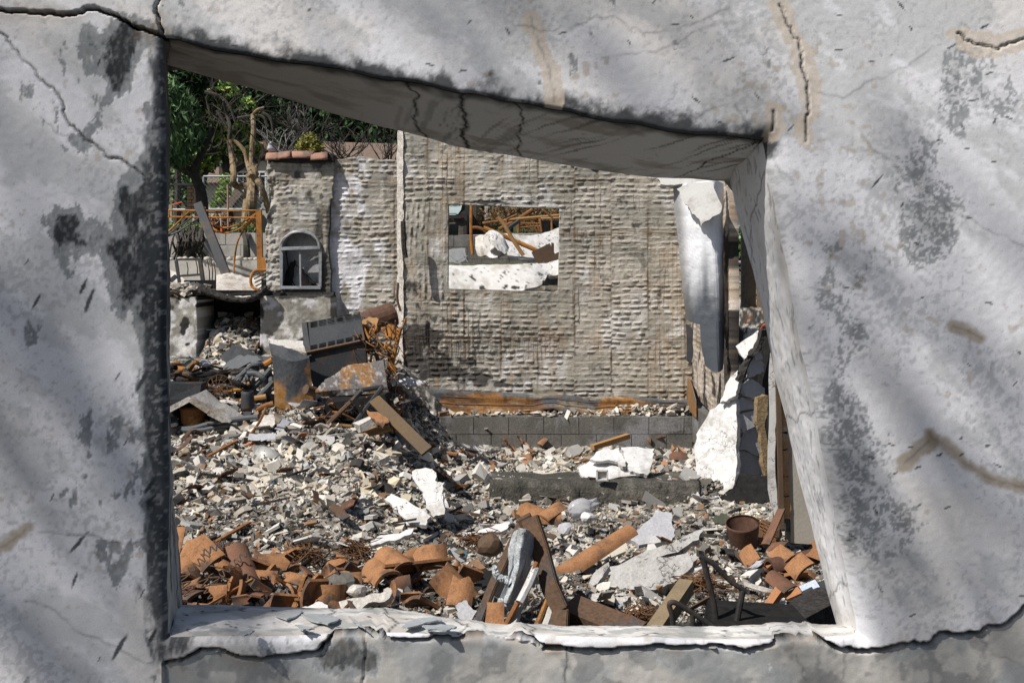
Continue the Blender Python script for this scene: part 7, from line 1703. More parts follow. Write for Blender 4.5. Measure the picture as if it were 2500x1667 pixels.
tile_piece('flat red tile leaning left of the trough tile', 465, 1390, 5.6, (.6, .8, .5), .32, .11, .10, math.pi * .45, .7, broken=.1, seed=11)
tile_piece('red tile bowl shaped piece left of the ring shaped tile', 690, 1468, 5.05, (.4, 2.9, 1.2), .26, .11, .10, math.pi * .7, .3, broken=.3, seed=12)
tile_piece('long straight red tile bar right of the nested pair', 1035, 1412, 5.45, (0, .2, -1.1), .42, .10, .09, math.pi * .35, 1.0, broken=.1, seed=13)
tile_piece('rounded dark red tile right of the straight tile bar', 1052, 1375, 5.65, (.6, .2, .3), .22, .11, .11, math.pi * .7, .4, broken=.4, seed=14, mat=m_tile)
tile_piece('upright red tile flake left of the rusty channel frame', 1125, 1455, 5.2, (1.0, .5, .4), .19, .11, .10, math.pi * .4, .5, broken=.35, seed=15)
tile_piece('hooked red tile beside the upright flake', 1095, 1430, 5.3, (.9, -.4, .9), .28, .09, .08, math.pi * .8, .2, broken=.3, seed=16)
tile_piece('square red tile piece standing inside the foot of the channel frame', 1232, 1512, 4.9, (1.25, .1, .3), .17, .12, .11, math.pi * .3, .8, broken=.05, seed=17)
tile_piece('red tile spread open behind the top of the channel frame, left half', 1300, 1268, 6.6, (.3, .1, 1.2), .26, .1, .09, math.pi * .7, .3, broken=.3, seed=18, group='red tiles behind the channel frame')
tile_piece('red tile spread open behind the top of the channel frame, right half', 1358, 1268, 6.55, (.35, -.3, -.9), .24, .1, .09, math.pi * .8, .2, broken=.3, seed=19, group='red tiles behind the channel frame')
tile_piece('hollow red tile facing the viewer between the two spread tiles', 1330, 1275, 6.5, (.1, .0, 1.55), .2, .07, .06, broken=.2, seed=20, group='red tiles behind the channel frame')
tile_piece('red tile sliver standing against the broken wall end', 1908, 1300, 6.3, (.9, .4, -.3), .28, .09, .08, math.pi * .25, .9, broken=.1, seed=21, mat=m_tile_d, group='broken tiles below the broken wall end')
tile_piece('squared red tile lying in front of the mesh roll', 1865, 1378, 6.0, (.5, .1, .35), .14, .16, .15, math.pi * .22, 1.1, broken=.1, seed=22, group='broken tiles below the broken wall end')
tile_piece('second squared red tile overlapping the first one', 1915, 1380, 5.95, (.4, .3, .7), .14, .14, .13, math.pi * .25, 1.0, broken=.2, seed=23, group='broken tiles below the broken wall end')
tile_piece('dark rusty ridge tile lying right of the squared tiles', 1950, 1372, 5.9, (.1, .1, -1.2), .4, .06, .055, broken=.05, seed=24, mat=m_oxid, group='broken tiles below the broken wall end')
tile_piece('small red tile block at the right jamb', 1968, 1402, 5.6, (.3, .2, .4), .14, .12, .11, math.pi * .4, 1.0, broken=.2, seed=25, group='broken tiles below the broken wall end')
tile_piece('broken red tile with pale edge below the squared tiles', 1885, 1445, 5.3, (.5, .3, .9), .17, .11, .1, math.pi * .4, .5, broken=.4, seed=26, mat=m_tile_d, group='broken tiles below the broken wall end')
tile_piece('red tile at the very right beside the jamb', 2010, 1370, 5.9, (.3, .1, 1.3), .26, .1, .09, math.pi * .6, .5, broken=.2, seed=27, group='broken tiles below the broken wall end')
m_redbrick = M('red_brick', (.40, .185, .085), (.30, .14, .07), scale=6, rough=.9, grain=.2, bump=.4); m_bluew = M('blue_white_glaze', (.50, .54, .62), (.40, .45, .55), scale=20, rough=.3, bump=.1)
for a, b, w, h_, m_, Y, lab in (((1868, 1492), (1905, 1440), .045, .03, m_redbrick, 5.0, 'narrow orange brick strip lying by the chair frame'), ((1878, 1492), (1922, 1478), .06, .02, m_slabw, 5.0, 'white slip of brick under the orange strip'), ((1920, 1462), (1956, 1446), .05, .04, m_redbrick, 5.2, 'short red brick piece right of the orange strip'), ((1958, 1444), (1998, 1428), .06, .03, m_bluew, 5.3, 'pale blue white glazed brick near the right jamb'), ((1962, 1458), (1990, 1446), .05, .04, m_stove, 5.25, 'dark grey brick piece under the glazed brick'), ((2002, 1442), (2030, 1432), .1, .03, m_stove, 5.35, 'flat blue grey tile at the right jamb')):
    o = MB().bar(P(*a, Y), P(*b, Y), w, h_, (-.1, -.4, 1)).jitter(.002, 3).build('brick', m_); tag(o, lab, 'brick')
# rusted springs over the trough tile
t = thing('seat_springs', 'rusty zigzag seat springs sprawled over the tiles at the left jamb', 'spring', P(500, 1440, 5.1))
for (x0, y0, x1, y1, w) in ((440, 1400, 470, 1465, 16), (490, 1410, 530, 1470, 15), (520, 1400, 545, 1478, 14), (490, 1352, 560, 1322, 8), (540, 1405, 600, 1350, 8), (455, 1400, 510, 1350, 9)):
    pts = []; n = 72; L_ = math.hypot(x1 - x0, y1 - y0); ux, uy = (x1 - x0) / L_, (y1 - y0) / L_
    for k in range(n):
        s = k / (n - 1); ph = s * 2 * math.pi * 4.5; o_ = w * math.sin(ph) * .9; al = L_ * s
        x_, y_ = x0 + ux * al - uy * o_, y0 + uy * al + ux * o_; pts.append(P(x_, y_, 5.12 + .25 * (1470 - y_) / 150))
    MB().tube(pts, .004, 5).build('spring', m_rustd, t)
for k in range(8):
    x, y = rr.uniform(450, 600), rr.uniform(1380, 1470); MB().tube(smooth_curve([P(x + j * rr.uniform(10, 26), y + rr.uniform(-10, 10), 5.15 + .2 * (1470 - y) / 150) for j in range(4)], 4), .003, 4).build('wire', m_rustd, t)
for k, (px, py, Y, lab) in enumerate(((520, 1345, 5.9, 'brown puff of rusty mesh behind the broad red tile'), (745, 1352, 5.95, 'brown puff of rusty mesh in the middle of the ash'), (872, 1348, 5.95, 'brown puff of rusty mesh behind the nested tiles'), (1560, 1510, 4.9, 'flat mat of rusty wire wool beside the dark plank'), (1715, 1430, 5.3, 'brown rusty mesh under the chair frame'), (455, 1145, 7.7, 'streak of rusty mesh on the ash near the left jamb'), (500, 1180, 7.3, 'second streak of rusty mesh on the ash near the left jamb'), (970, 1250, 7.1, 'brown rusted mesh between the two white slabs'), (1000, 1165, 7.9, 'small coil of rusty wire above the propped white slab'), (1165, 1320, 6.1, 'brown mesh scrap left of the channel frame'))):
    t = thing('rusty_mesh', lab, 'wire mesh', P(px, py, Y), 'puffs of rusty mesh'); mb = MB()
    for j in range(60):
        c0 = P(px, py, Y); q = [c0 + Vector((rr.gauss(0, .065), rr.gauss(0, .05), rr.gauss(.01, .025))) for _ in range(3)]
        mb.tube(smooth_curve(q, 3), .0028, 3, False)
    o = mb.build('strands', m_rustwire, t); o['kind'] = 'stuff'
# stones and lumps in the tile heap
for k, (px, py, Y, s, m_, lab) in enumerate(((838, 1428, 5.2, .075, m_cmu, 'grey angular stone lying inside the ring shaped tile'), (745, 1415, 5.45, .05, m_cmu, 'small grey stone above the ring shaped tile'), (865, 1440, 5.15, .05, m_plas, 'rough pale stone right of the grey angular stone'), (560, 1300, 6.4, .03, m_slabw, 'small white stone on the ash behind the tiles'), (1180, 1535, 4.9, .06, m_ob, 'reddish stone at the back edge of the sill'), (1435, 1262, 6.8, .04, m_slabw, 'white rounded stone below the plastic jug'), (1380, 1290, 6.4, .045, m_greyst, 'grey egg shaped stone at the right spread tile'), (1195, 1328, 6.0, .075, m_brown, 'brown lump left of the top of the channel frame'))):
    V, F = rock(200 + k, s * 1.3, s, s, 2, .2); o = mk('stone', [Vector(v) + P(px, py, Y) for v in V], F, m_, None, False); tag(o, lab, 'stone')
o = plate('mortar_lump', [(815, 1475), (850, 1462), (900, 1450), (955, 1440), (950, 1462), (900, 1470), (860, 1492), (830, 1485)], P(880, 1470, 5.05), (-.1, -.7, .7), .05, m_plas, seed=210, rough=.02, jagamp=5); tag(o, 'long rough mortar lump lying in front of the nested tiles', 'mortar')
o = plate('plaster_slab', [(722, 1490), (745, 1478), (770, 1470), (800, 1476), (806, 1488), (760, 1496)], P(765, 1485, 4.95), (0, -.4, 1), .03, m_slabw, seed=211, rough=.01); tag(o, 'white plaster piece just behind the sill among the tiles', 'slab')
o = plate('grey_flake', [(1115, 1475), (1140, 1465), (1165, 1490), (1150, 1520), (1118, 1505)], P(1140, 1490, 4.9), (-.2, -.8, .6), .015, m_greyst, seed=212); tag(o, 'dark grey squared flake left of the foot of the channel frame', 'flake')
t = thing('picture_scrap', 'white scrap with a small printed blue and orange picture, left of the channel frame', 'scrap', P(1110, 1368, 5.7))
mk('card', *prism([P(x, y, 5.7) for x, y in ((1090, 1345), (1108, 1335), (1140, 1352), (1138, 1368), (1125, 1372))], (-.1, -.7, .7), .01), m_slabw, t)
mk('print', *prism([P(x, y, 5.68) for x, y in ((1108, 1345), (1122, 1337), (1141, 1347), (1137, 1362))], (-.1, -.7, .7), .004), M('printed_blue', (.16, .27, .31), bump=0), t)
mk('print', *prism([P(1124 + 7 * math.cos(a), 1347 + 4 * math.sin(a), 5.67) for a in np.linspace(0, 5.6, 9)], (-.1, -.7, .7), .003), M('printed_orange', (.48, .27, .12), bump=0), t)
# flakes of paint lying on the sill
m_flakep = M('paint_flake', (.42, .44, .45), (.34, .36, .365), scale=12, rough=.8, grain=.15, bump=.3)
for k, (px, lab) in enumerate((([(672, 1500), (705, 1492), (738, 1489), (728, 1500), (700, 1510)], 'leftmost large grey paint flake lying on the sill'), ([(735, 1498), (790, 1500), (830, 1508), (800, 1522), (770, 1516)], 'pointed grey paint flake right of the leftmost one on the sill'), ([(585, 1540), (610, 1534), (622, 1538), (605, 1546), (588, 1547)], 'small grey paint flake near the front edge of the sill'), ([(720, 1524), (750, 1527), (768, 1532), (740, 1536)], 'thin curled grey paint flake in the middle of the sill'), ([(980, 1528), (1010, 1512), (1060, 1506), (1080, 1512), (1040, 1518), (1000, 1530)], 'long grey paint flake at the right of the sill top'), ([(1030, 1526), (1075, 1522), (1115, 1528), (1090, 1538), (1045, 1536)], 'rightmost wide grey paint flake on the sill'), ([(850, 1502), (880, 1520), (892, 1532), (870, 1522)], 'narrow grey paint flake beside a sill crack'))):
    o = plate('paint_flake', px, Vector((0, 2.78, 1.066)), (0, .09, 1), .004, m_flakep, seed=220 + k, jagamp=3); tag(o, lab, 'paint flake', 'paint flakes on the sill')
# ------------------------------------------------------------------ strewn rubble
def raymarch(px, py):
    px = np.asarray(px, float); py = np.asarray(py, float); Y = np.linspace(3.2, 14.5, 640); best = np.full(px.shape, np.nan)
    act = np.arange(len(px))
    for y in Y:
        x = (px[act] - 1250) / 2500 * y; z = CAM_Z - (py[act] - 650) / 2500 * y
        hit = z < Hq(x, np.full_like(x, y)); best[act[hit]] = y; act = act[~hit]
        if not len(act): break
    return best
def shard_base(seed, n=None, flat=.28):
    r = random.Random(seed); n = n or r.choice((3, 4, 4, 5, 5, 6)); el = r.uniform(1, 2.2)
    a = sorted(r.uniform(0, 6.283) for _ in range(n)); a = [q * .35 + 6.283 * i / n * .65 for i, q in enumerate(a)]
    top = [(math.cos(q) * r.uniform(.6, 1.15) * el, math.sin(q) * r.uniform(.6, 1.15), flat * r.uniform(.6, 1.4)) for q in a]
    bot = [(x * r.uniform(.85, 1.08), y * r.uniform(.85, 1.08), -flat * r.uniform(.8, 1.2)) for x, y, z in top]
    c = (r.uniform(-.2, .2), r.uniform(-.2, .2), flat * r.uniform(.8, 1.3))
    V = top + bot + [c]; F = [(i, (i + 1) % n, 2 * n) for i in range(n)] + [tuple(range(2 * n - 1, n - 1, -1))]
    F += [(i, i + n, (i + 1) % n + n) for i in range(n)] + [(i, (i + 1) % n + n, (i + 1) % n) for i in range(n)]
    T = []
    for f in F:
        for k in range(1, len(f) - 1): T.append((f[0], f[k], f[k + 1]))
    V = np.array(V); T = np.array(T)
    # outward winding
    ctr = V.mean(0)
    for i, t in enumerate(T):
        nrm = np.cross(V[t[1]] - V[t[0]], V[t[2]] - V[t[0]])
        if np.dot(nrm, V[t].mean(0) - ctr) < 0: T[i] = t[::-1]
    return V, T
BASES = [shard_base(300 + k, flat=(.08, .14, .24, .5)[k % 4]) for k in range(24)]
PAL = np.array([(.62, .605, .57), (.56, .53, .48), (.48, .44, .38), (.44, .41, .36), (.30, .28, .25), (.15, .145, .14), (.05, .048, .046), (.40, .20, .11), (.62, .55, .43), (.45, .46, .48), (.24, .15, .09)])
def region_weight(px, py):
    """share of pale, grey and dark pieces varies across the heap"""
    n = fbm(px, py * 1.7, 120, 4, 701)
    return n
def euler_mats(r, n, tilt):
    az = r.uniform(0, 6.283, n); tx = r.normal(0, tilt, n); ty = r.normal(0, tilt, n)
    ca, sa = np.cos(az), np.sin(az); cx_, sx_ = np.cos(tx), np.sin(tx); cy_, sy_ = np.cos(ty), np.sin(ty)
    Rz = np.zeros((n, 3, 3)); Rz[:, 0, 0] = ca; Rz[:, 0, 1] = -sa; Rz[:, 1, 0] = sa; Rz[:, 1, 1] = ca; Rz[:, 2, 2] = 1
    Rx = np.zeros((n, 3, 3)); Rx[:, 0, 0] = 1; Rx[:, 1, 1] = cx_; Rx[:, 1, 2] = -sx_; Rx[:, 2, 1] = sx_; Rx[:, 2, 2] = cx_
    Ry = np.zeros((n, 3, 3)); Ry[:, 1, 1] = 1; Ry[:, 0, 0] = cy_; Ry[:, 0, 2] = sy_; Ry[:, 2, 0] = -sy_; Ry[:, 2, 2] = cy_
    return Ry @ Rx @ Rz
m_chip = M('rubble_chip', (1, 1, 1), attr=True, rough=.92, grain=.22, gscale=140, bump=.4, bscale=90, bdist=.004, spec=.15)
def scatter_stuff(name, N, pxr, pyr, sz, seed, lift=.25, tilt=.45, dark=0.0, pos=None):
    r = np.random.default_rng(seed)
    if pos is None:
        px = r.uniform(*pxr, N); py = r.uniform(*pyr, N) if isinstance(pyr, tuple) else pyr(r, px)
        Y = raymarch(px, py); xq = (px - 1250) / 2500 * np.nan_to_num(Y); ok = ~np.isnan(Y) & (Y < 12.6) & ~((xq > -1.3) & (xq < 2.1) & (Y > 11.55)); px, py, Y = px[ok], py[ok], Y[ok]
        x = (px - 1250) / 2500 * Y; z = Hq(x, Y); pos = np.stack([x, Y, z], 1)
    else: px, py = pxy(pos); Y = pos[:, 1]
    n = len(pos); s = np.exp(r.normal(math.log(sz), .62, n)).clip(sz * .4, sz * 3.4) * Y / 2500
    R = euler_mats(r, n, tilt); pos = pos + np.array([0, 0, 1]) * (s * lift)[:, None]
    nz_ = fbm(px, py * 1.7, 120, 4, 701); nd = fbm(px, py * 1.5, 45, 4, 702)
    u = r.random(n) + (nz_ - .5) * 1.2 + (nd - .5) * 1.7 - dark - .10
    ci = np.where(u > .72, r.choice([0, 1, 8, 0], n), np.where(u > .46, r.choice([1, 2, 3, 9, 0], n), np.where(u > .22, r.choice([2, 3, 4, 4], n), r.choice([4, 5, 6, 5, 10], n))))
    ci = np.where(r.random(n) < .012, 7, ci)
    col = PAL[ci] * r.uniform(.74, 1.02, n)[:, None] * np.array([1.0, .975, .935])
    AV, AF, AC = [], [], []; off = 0
    which = r.integers(0, len(BASES), n)
    for b, (BV, BF) in enumerate(BASES):
        m = which == b; k = m.sum()
        if not k: continue
        v = np.einsum('nij,vj->nvi', R[m], BV) * s[m][:, None, None] + pos[m][:, None, :]
        f = BF[None] + (np.arange(k) * len(BV))[:, None, None] + off
        AV.append(v.reshape(-1, 3)); AF.append(f.reshape(-1, 3)); AC.append(np.repeat(col[m], len(BV), 0)); off += k * len(BV)
    o = mk(name, np.concatenate(AV), np.concatenate(AF), m_chip, None, False, np.concatenate(AC), origin=(0, 8, 0)); tag(o, kind='stuff'); return o
scatter_stuff('fine_rubble', 40000, (230, 2220), (880, 1520), 2.3, 71, tilt=.6, dark=.08)
scatter_stuff('grit', 25000, (230, 2220), (900, 1515), 1.5, 70, tilt=.6, dark=.05)
scatter_stuff('rubble', 8300, (230, 2220), (880, 1510), 4.4, 72, tilt=.6, dark=.05)
scatter_stuff('pale_rubble', 2600, (385, 1000), (1010, 1240), 5.0, 73, tilt=.6, dark=-.12)
scatter_stuff('step_rubble', 2400, (1000, 1700), (1085, 1180), 3.6, 74, tilt=.6, dark=-.12)
# rubble on ledges: hearth top, flashing foot, step top, firebox slump, right pile
def strip(r, n, x0, x1, y0, y1, z, dz=.02): return np.stack([r.uniform(x0, x1, n), r.uniform(y0, y1, n), z + r.uniform(-dz, dz, n)], 1)
r_ = np.random.default_rng(5)
scatter_stuff('ledge_rubble', 0, None, None, 3.4, 75, pos=np.concatenate([strip(r_, 420, wx(985, FYB), 2.05, FYB + .02, FYB + .35, wz(1014, FYB)), strip(r_, 220, wx(1500, FYB), 2.05, FYB + .05, FYB + .35, wz(1004, FYB), .05)]), dark=-.05)
t_ = r_.uniform(0, 1, 900); xx = wx(395, 12.2) + r_.uniform(0, .42, 900); 
scatter_stuff('hearth_rubble', 0, None, None, 3.4, 76, pos=np.stack([xx, r_.uniform(12.0, 12.75, 900), wz(722, 12) + r_.uniform(0, .12, 900) * (.4 + .6 * r_.random(900))], 1), dark=-.15)
u_ = r_.uniform(0, 1, 1200); scatter_stuff('firebox_rubble', 0, None, None, 3.4, 77, pos=np.stack([wx(505, 12) + r_.uniform(0, .62, 1200), 11.75 + u_ * .85, wz(868, 12) + u_ * .42 + r_.uniform(-.03, .03, 1200)], 1), dark=.1)
mb = MB(); mb.add([(wx(495, 12), 11.7, wz(880, 12)), (wx(640, 12), 11.7, wz(880, 12)), (wx(640, 12), 12.65, wz(795, 12)), (wx(495, 12), 12.65, wz(795, 12))], [(0, 1, 2, 3)])
tag(mb.build('ash_slump', m_ground), kind='stuff'); vary(bpy.data.objects['ash_slump'], lambda c: np.tile([.09, .085, .078], (len(c), 1)))
yy_ = r_.uniform(13.0, 15.5, 1200); xx_ = r_.uniform(-5.2, -2.2, 1200); scatter_stuff('yard_rubble', 0, None, None, 5.5, 78, pos=np.stack([xx_, yy_, H0(xx_, yy_)], 1), dark=-.1)
LM = [('the left jamb', 420, 1200), ('the rusty pot', 470, 1060), ('the painted cup', 528, 1262), ('the brown bowl', 513, 1225), ('the enamel bowl', 635, 1130), ('the washbasin pieces', 640, 1270), ('the round rusty lid', 806, 1138), ('the rusty case', 885, 1130), ('the poker', 800, 1210), ('the black boulder', 868, 1205),
      ('the brown board', 1000, 1060), ('the propped white slab', 1050, 1200), ('the pitted white slab', 985, 1250), ('the left end of the step', 1200, 1210), ('the foundation blocks', 1200, 1085), ('the cracked white slab', 1500, 1125), ('the foundation corner', 1660, 1080), ('the plastic jug', 1430, 1240), ('the right end of the step', 1640, 1235), ('the leaning slab foot', 1720, 1240), ('the two spread red tiles', 1330, 1290), ('the long red tile', 1430, 1350),
      ('the broad grey slab', 1580, 1400), ('the pale grey sheet', 1580, 1290), ('the rusty bucket', 1810, 1300), ('the mesh roll', 1870, 1300), ('the burnt chair', 1760, 1420), ('the glazed brick', 1980, 1440), ('the squared tiles', 1900, 1390), ('the low black rail', 1660, 1490), ('the steel channel', 1260, 1420), ('the nested tiles', 945, 1370), ('the melted scrap card', 1110, 1350), ('the ring shaped tile', 790, 1400), ('the trough tile', 520, 1420), ('the scorched brown tile', 600, 1380), ('the black charred block', 640, 1380),
      ('the straight tile bar', 1035, 1410), ('the mortar lump', 880, 1470), ('the white plaster piece at the sill', 765, 1485), ('the grey squared flake', 1140, 1490), ('the bowl shaped tile piece', 690, 1460), ('the fire damaged beam end', 1990, 1500), ('the hearth foot', 600, 890), ('the hose coil', 620, 930)]
REG = {}
def near_label(o, px, py, size, base):
    k = min(range(len(LM)), key=lambda i: (LM[i][1] - px) ** 2 + ((LM[i][2] - py) * 1.6) ** 2)
    REG.setdefault((base, k), []).append((size, o))
def finish_labels():
    for (base, k), L in REG.items():
        L.sort(key=lambda q: -q[0]); n = len(L)
        for i, (s, o) in enumerate(L):
            w = '' if n == 1 else ('largest ' if i == 0 else ('smallest ' if i == n - 1 else ('second largest ' if i == 1 else 'middling ')))
            o['label'] = w + base + ' near ' + LM[k][0]
# small tile scraps between the tiles
rt = random.Random(17)
lab_t = 'small broken curved red roof tile fragment in the heap under the sill'
SCR = []
for k in range(8):
    V, F = barrel_mesh(.16, .125, .115, math.pi * rt.uniform(.14, .42), .014, rt.uniform(.2, 1.2), rt.uniform(.3, .6), 400 + k, 6, 3); SCR.append([make_mesh('roof_tile_scrap', np.array(V) - np.array(V).mean(0), F, m_) for m_ in (m_tile, m_tile, m_tile_d)])
spots_t = [(rt.uniform(430, 1170), rt.uniform(1378, 1500)) for _ in range(95)] + [(rt.uniform(1840, 2030), rt.uniform(1340, 1450)) for _ in range(16)]
for k, (px, py) in enumerate(spots_t):
    if 1050 < px < 1300 and rt.random() < .6: continue
    if px < 1180 and py < 1378 + abs(px - 800) * .02: continue
    p = G(px, py); o = bpy.data.objects.new('roof_tile_scrap', rt.choice(rt.choice(SCR))); COL.objects.link(o)
    o.location = p + Vector((0, 0, rt.uniform(.0, .08))); o.rotation_euler = (rt.uniform(-.9, .9), rt.uniform(-.9, .9), rt.uniform(0, 6.28)); s = rt.uniform(.6, 1.35); o.scale = (s, s, s)
    tag(o, lab_t if px < 1300 else 'small broken red roof tile fragment strewn below the broken wall end', 'tile fragment', 'small tile fragments under the sill' if px < 1300 else 'small tile fragments at the right'); near_label(o, px, py, s, 'broken red roof tile scrap')
for k, (px, py) in enumerate([(1255, 1108), (1270, 1092), (1235, 1100), (1300, 1112), (1285, 1098), (1320, 1090), (1610, 1080), (1580, 1088), (1650, 1060), (1665, 1075), (1640, 1115), (1655, 1125), (1290, 1130), (1205, 1142), (1140, 1156), (1665, 1120), (1240, 1085), (1100, 1120), (900, 1195)]):
    p = G(px, py); o = bpy.data.objects.new('roof_tile_scrap', rt.choice(rt.choice(SCR))); COL.objects.link(o); o.location = p + Vector((0, 0, .05)); o.rotation_euler = (rt.uniform(-.9, .9), rt.uniform(-.9, .9), rt.uniform(0, 6.28)); s = rt.uniform(.7, 1.5); o.scale = (s, s, s)
    tag(o, 'red roof tile fragment lying on the pale rubble between step and foundation', 'tile fragment', 'tile fragments behind the step'); near_label(o, px, py, s, 'broken red roof tile scrap')
# the larger loose pieces, each an object
mats = [(M('chip_white', (.60, .585, .55), (.52, .50, .47), scale=8, rough=.9, grain=.15, bump=.4), 'white plaster fragment strewn on the rubble'), (M('chip_cream', (.58, .53, .44), (.48, .44, .37), scale=8, rough=.9, grain=.2, bump=.4), 'cream plaster fragment strewn on the rubble'), (M('chip_grey', (.36, .35, .33), (.27, .265, .25), scale=8, rough=.9, grain=.2, bump=.5), 'grey mortar fragment strewn on the rubble'), (M('chip_char', (.06, .056, .052), (.11, .10, .09), scale=8, rough=.9, grain=.3, bump=.6), 'charred black fragment strewn on the rubble')]
LIB = [[make_mesh('plaster_fragment', BV, BF, m_) for (BV, BF) in BASES] for m_, _ in mats]
rp_ = np.random.default_rng(91); N = 270
px = rp_.uniform(400, 2010, N); py = 1500 - (rp_.random(N) ** .9) * 470; Y = raymarch(px, py)
for i in range(N):
    if np.isnan(Y[i]) or Y[i] > 11.5: continue
    if 430 < px[i] < 1170 and py[i] > 1385 and rp_.random() < .7: continue
    x = (px[i] - 1250) / 2500 * Y[i]; w = rp_.choice(4, p=[.42, .27, .21, .10])
    o = bpy.data.objects.new('plaster_fragment', LIB[w][rp_.integers(0, len(BASES))]); COL.objects.link(o)
    s = float(np.exp(rp_.normal(math.log(10), .4)) * Y[i] / 2500); o.scale = (s, s, s)
    o.location = (x, Y[i], float(Hq(np.array([x]), np.array([Y[i]]))[0]) + s * .25); o.rotation_euler = (rp_.normal(0, .35), rp_.normal(0, .35), rp_.uniform(0, 6.28))
    tag(o, mats[w][1], 'plaster fragment', ('white', 'cream', 'grey', 'charred')[w] + ' fragments strewn on the rubble'); near_label(o, px[i], py[i], s, ('white plaster chip', 'cream plaster chip', 'grey mortar chip', 'charred black chip')[w])
# charred sticks and bent wires across the heap
rs2 = random.Random(55)
m_stick = [m_char, m_brown, m_plas, m_rust]
for k in range(70):
    px, py = rs2.uniform(410, 2000), rs2.uniform(1010, 1500); p = G(px, py); a = rs2.uniform(0, 6.28); L = rs2.uniform(.06, .2)
    d = Vector((math.cos(a), math.sin(a), rs2.uniform(-.2, .3))).normalized() * L; w = rs2.choice((0, 0, 1, 1, 2, 3)); p += Vector((0, 0, .05))
    o = MB().bar(p - d, p + d, rs2.uniform(.012, .03), rs2.uniform(.008, .02)).jitter(.003, k).build('burnt_stick', m_stick[w]); tag(o, ('short charred black stick lying on the rubble', 'short brown wooden splinter lying on the rubble', 'pale mortar splinter lying on the rubble', 'short rusty strip lying on the rubble')[w], 'stick', ('charred sticks', 'brown splinters', 'mortar splinters', 'rusty strips')[w] + ' lying on the rubble'); near_label(o, px, py, L, ('charred black stick', 'brown wooden splinter', 'pale mortar splinter', 'rusty strip')[w])
for o in COL.objects:
    if '_px' in o.keys():
        x0, y0, L = o['_px']; near_label(o, x0, y0, L, o['label'].split(' lying')[0]); del o['_px']
rp2 = np.random.default_rng(93)
for x0, y0 in [(1120, 1180), (1090, 1270), (1180, 1240), (1240, 1290), (1160, 1265), (1290, 1230), (1340, 1225), (1500, 1245), (1540, 1235), (1590, 1215), (700, 1300), (660, 1330), (760, 1330), (830, 1310), (560, 1320), (620, 1160), (470, 1290), (930, 1130), (960, 1100), (1040, 1130), (1130, 1150), (1380, 1235), (1660, 1260), (1740, 1300), (1700, 1400), (1500, 1360), (720, 1050), (640, 1070), (530, 1100), (770, 1010), (900, 1060), (1060, 1105), (1400, 1110), (1180, 1180), (1320, 1190), (1230, 1200), (1470, 1210), (860, 1340), (1400, 1470), (1480, 1470)]:
    y_ = float(raymarch(np.array([float(x0)]), np.array([float(y0)]))[0])
    if y_ != y_: continue
    w = int(rp2.choice(3, p=[.5, .3, .2])); o = bpy.data.objects.new('rubble_chunk', LIB[w][int(rp2.integers(0, len(BASES)))]); COL.objects.link(o); s = float(rp2.uniform(16, 27)) * y_ / 2500; o.scale = (s, s, s * rp2.uniform(.5, 1)); x_ = (x0 - 1250) / 2500 * y_
    o.location = (x_, y_, float(Hq(np.array([x_]), np.array([y_]))[0]) + s * .3); o.rotation_euler = (rp2.normal(0, .4), rp2.normal(0, .4), rp2.uniform(0, 6.28))
    tag(o, 'broken slab', 'rubble chunk', ('white', 'cream', 'grey')[w] + ' slab chunks in the rubble'); near_label(o, x0, y0, s, ('broad white slab chunk', 'broad cream slab chunk', 'broad grey slab chunk')[w])
finish_labels()
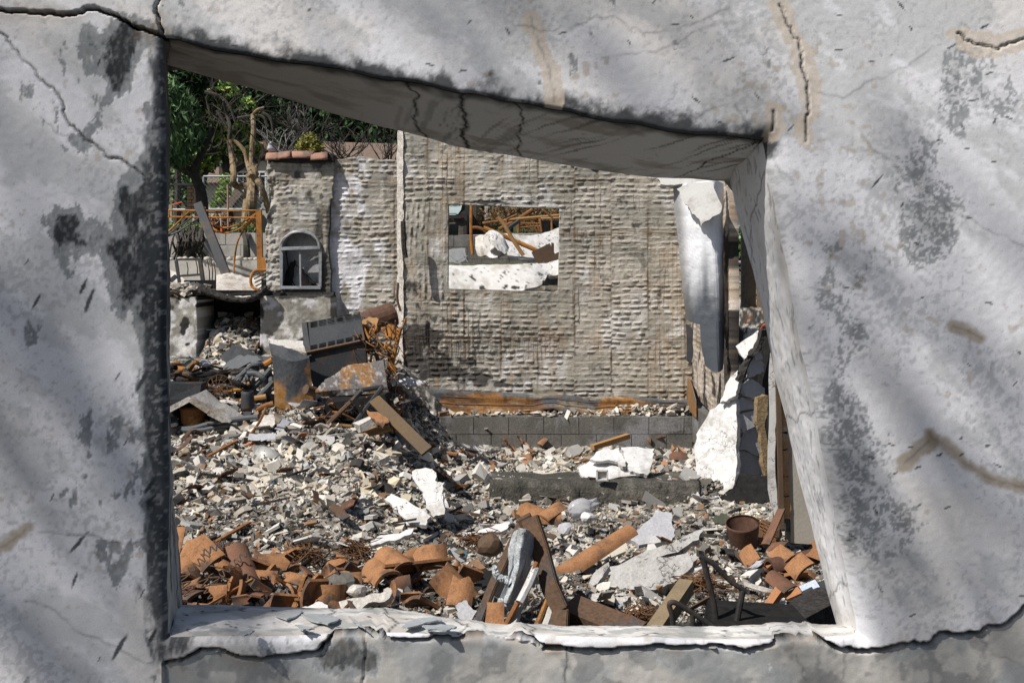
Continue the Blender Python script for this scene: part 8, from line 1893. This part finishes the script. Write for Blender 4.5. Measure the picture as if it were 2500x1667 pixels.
# ------------------------------------------------------------------ the tree that shades the near wall (it stands outside the picture, beside the camera)
t = thing('shade_tree', 'leafy tree beside the viewer whose limbs shade the near wall', 'tree', (-5.6, -3.2, .3))
mb = MB(); rr = random.Random(12)
mb.tube(smooth_curve([(-5.6, -3.2, -.2), (-5.4, -3.1, 3), (-6.3, -4.5, 7), (-7.4, -5.9, 11.5)], 6), .28, 10, True, .14)
def wall_to_air(px, py, dist): p = P(px, py, FY); return p + S * dist
SH = [  # limbs, given by where their shade falls on the wall
    ([(-250, 480), (0, 690), (180, 900), (420, 1250)], 15, .075), ([(-300, 700), (-60, 950), (100, 1150)], 15.5, .075), ([(-200, 1300), (20, 1450), (200, 1700)], 15.2, .06),
    ([(900, -300), (1150, -60), (1450, 130), (1700, 270)], 12.2, .036), ([(1300, -250), (1500, -40), (1720, 110)], 12.6, .032), ([(600, -260), (900, -40), (1150, 180)], 12.3, .028), ([(1050, -200), (1300, 20), (1520, 180)], 12.7, .026),
    ([(1750, 420), (2000, 560), (2250, 760), (2600, 1020)], 12.1, .038), ([(1900, 700), (2100, 850), (2350, 1120), (2600, 1400)], 12.6, .036), ([(2150, 250), (2350, 480), (2600, 700)], 12.3, .028), ([(1980, 1080), (2200, 1300), (2450, 1560)], 12.0, .034),
    ([(2050, 560), (2300, 820), (2560, 1180)], 12.4, .03), ([(2200, 980), (2350, 1140), (2560, 1450)], 12.2, .04), ([(1700, 100), (1950, 330), (2200, 520)], 15.7, .022)]
SH = [(pts, d, r * .7) for pts, d, r in SH]
for pts, d, r in SH:
    q = [wall_to_air(x, y, d + .15 * math.sin(x)) for x, y in pts]; mb.tube(smooth_curve(q, 6), r, 7, True, r * .6)
    mb.tube(smooth_curve([q[0], (q[0] + Vector((-7.5, -6.0, 11.5))) / 2, Vector((-7.5, -6.0, 11.5))], 5), r * .8, 7, True, r)
mb.build('trunk', m_bark, t)
bl = []
for pts, d, r in SH:
    q = smooth_curve([wall_to_air(x, y, d) for x, y in pts], 4)
    for p in q: bl.append((p.x + rr.uniform(-.08, .08), p.y, p.z, .06 + r * 1.5))
v0, f0, c0 = leaf_cloud(bl, 170, .03, MG, 99)
bl = [tuple(wall_to_air(x, y, 15.5)) + (.34,) for x, y in ((-150, 100), (80, 150), (270, 200), (-100, 420), (120, 420), (300, 480), (60, 700), (250, 800), (-120, 1000), (120, 1050), (280, 1150), (60, 1350), (260, 1450), (150, 1650), (330, 1650), (600, 1680), (900, 1690), (1200, 1690), (-200, 700))]
v1, f1, c1 = leaf_cloud(bl, 640, .035, MG, 98)  # unseen leaf clouds added to dim the left of the wall evenly
v = np.concatenate([v0, v1]); f = np.concatenate([f0, f1 + len(v0)]); cl = np.concatenate([c0, c1]); mk('crown', v, f, m_leaf, t, False, cl)
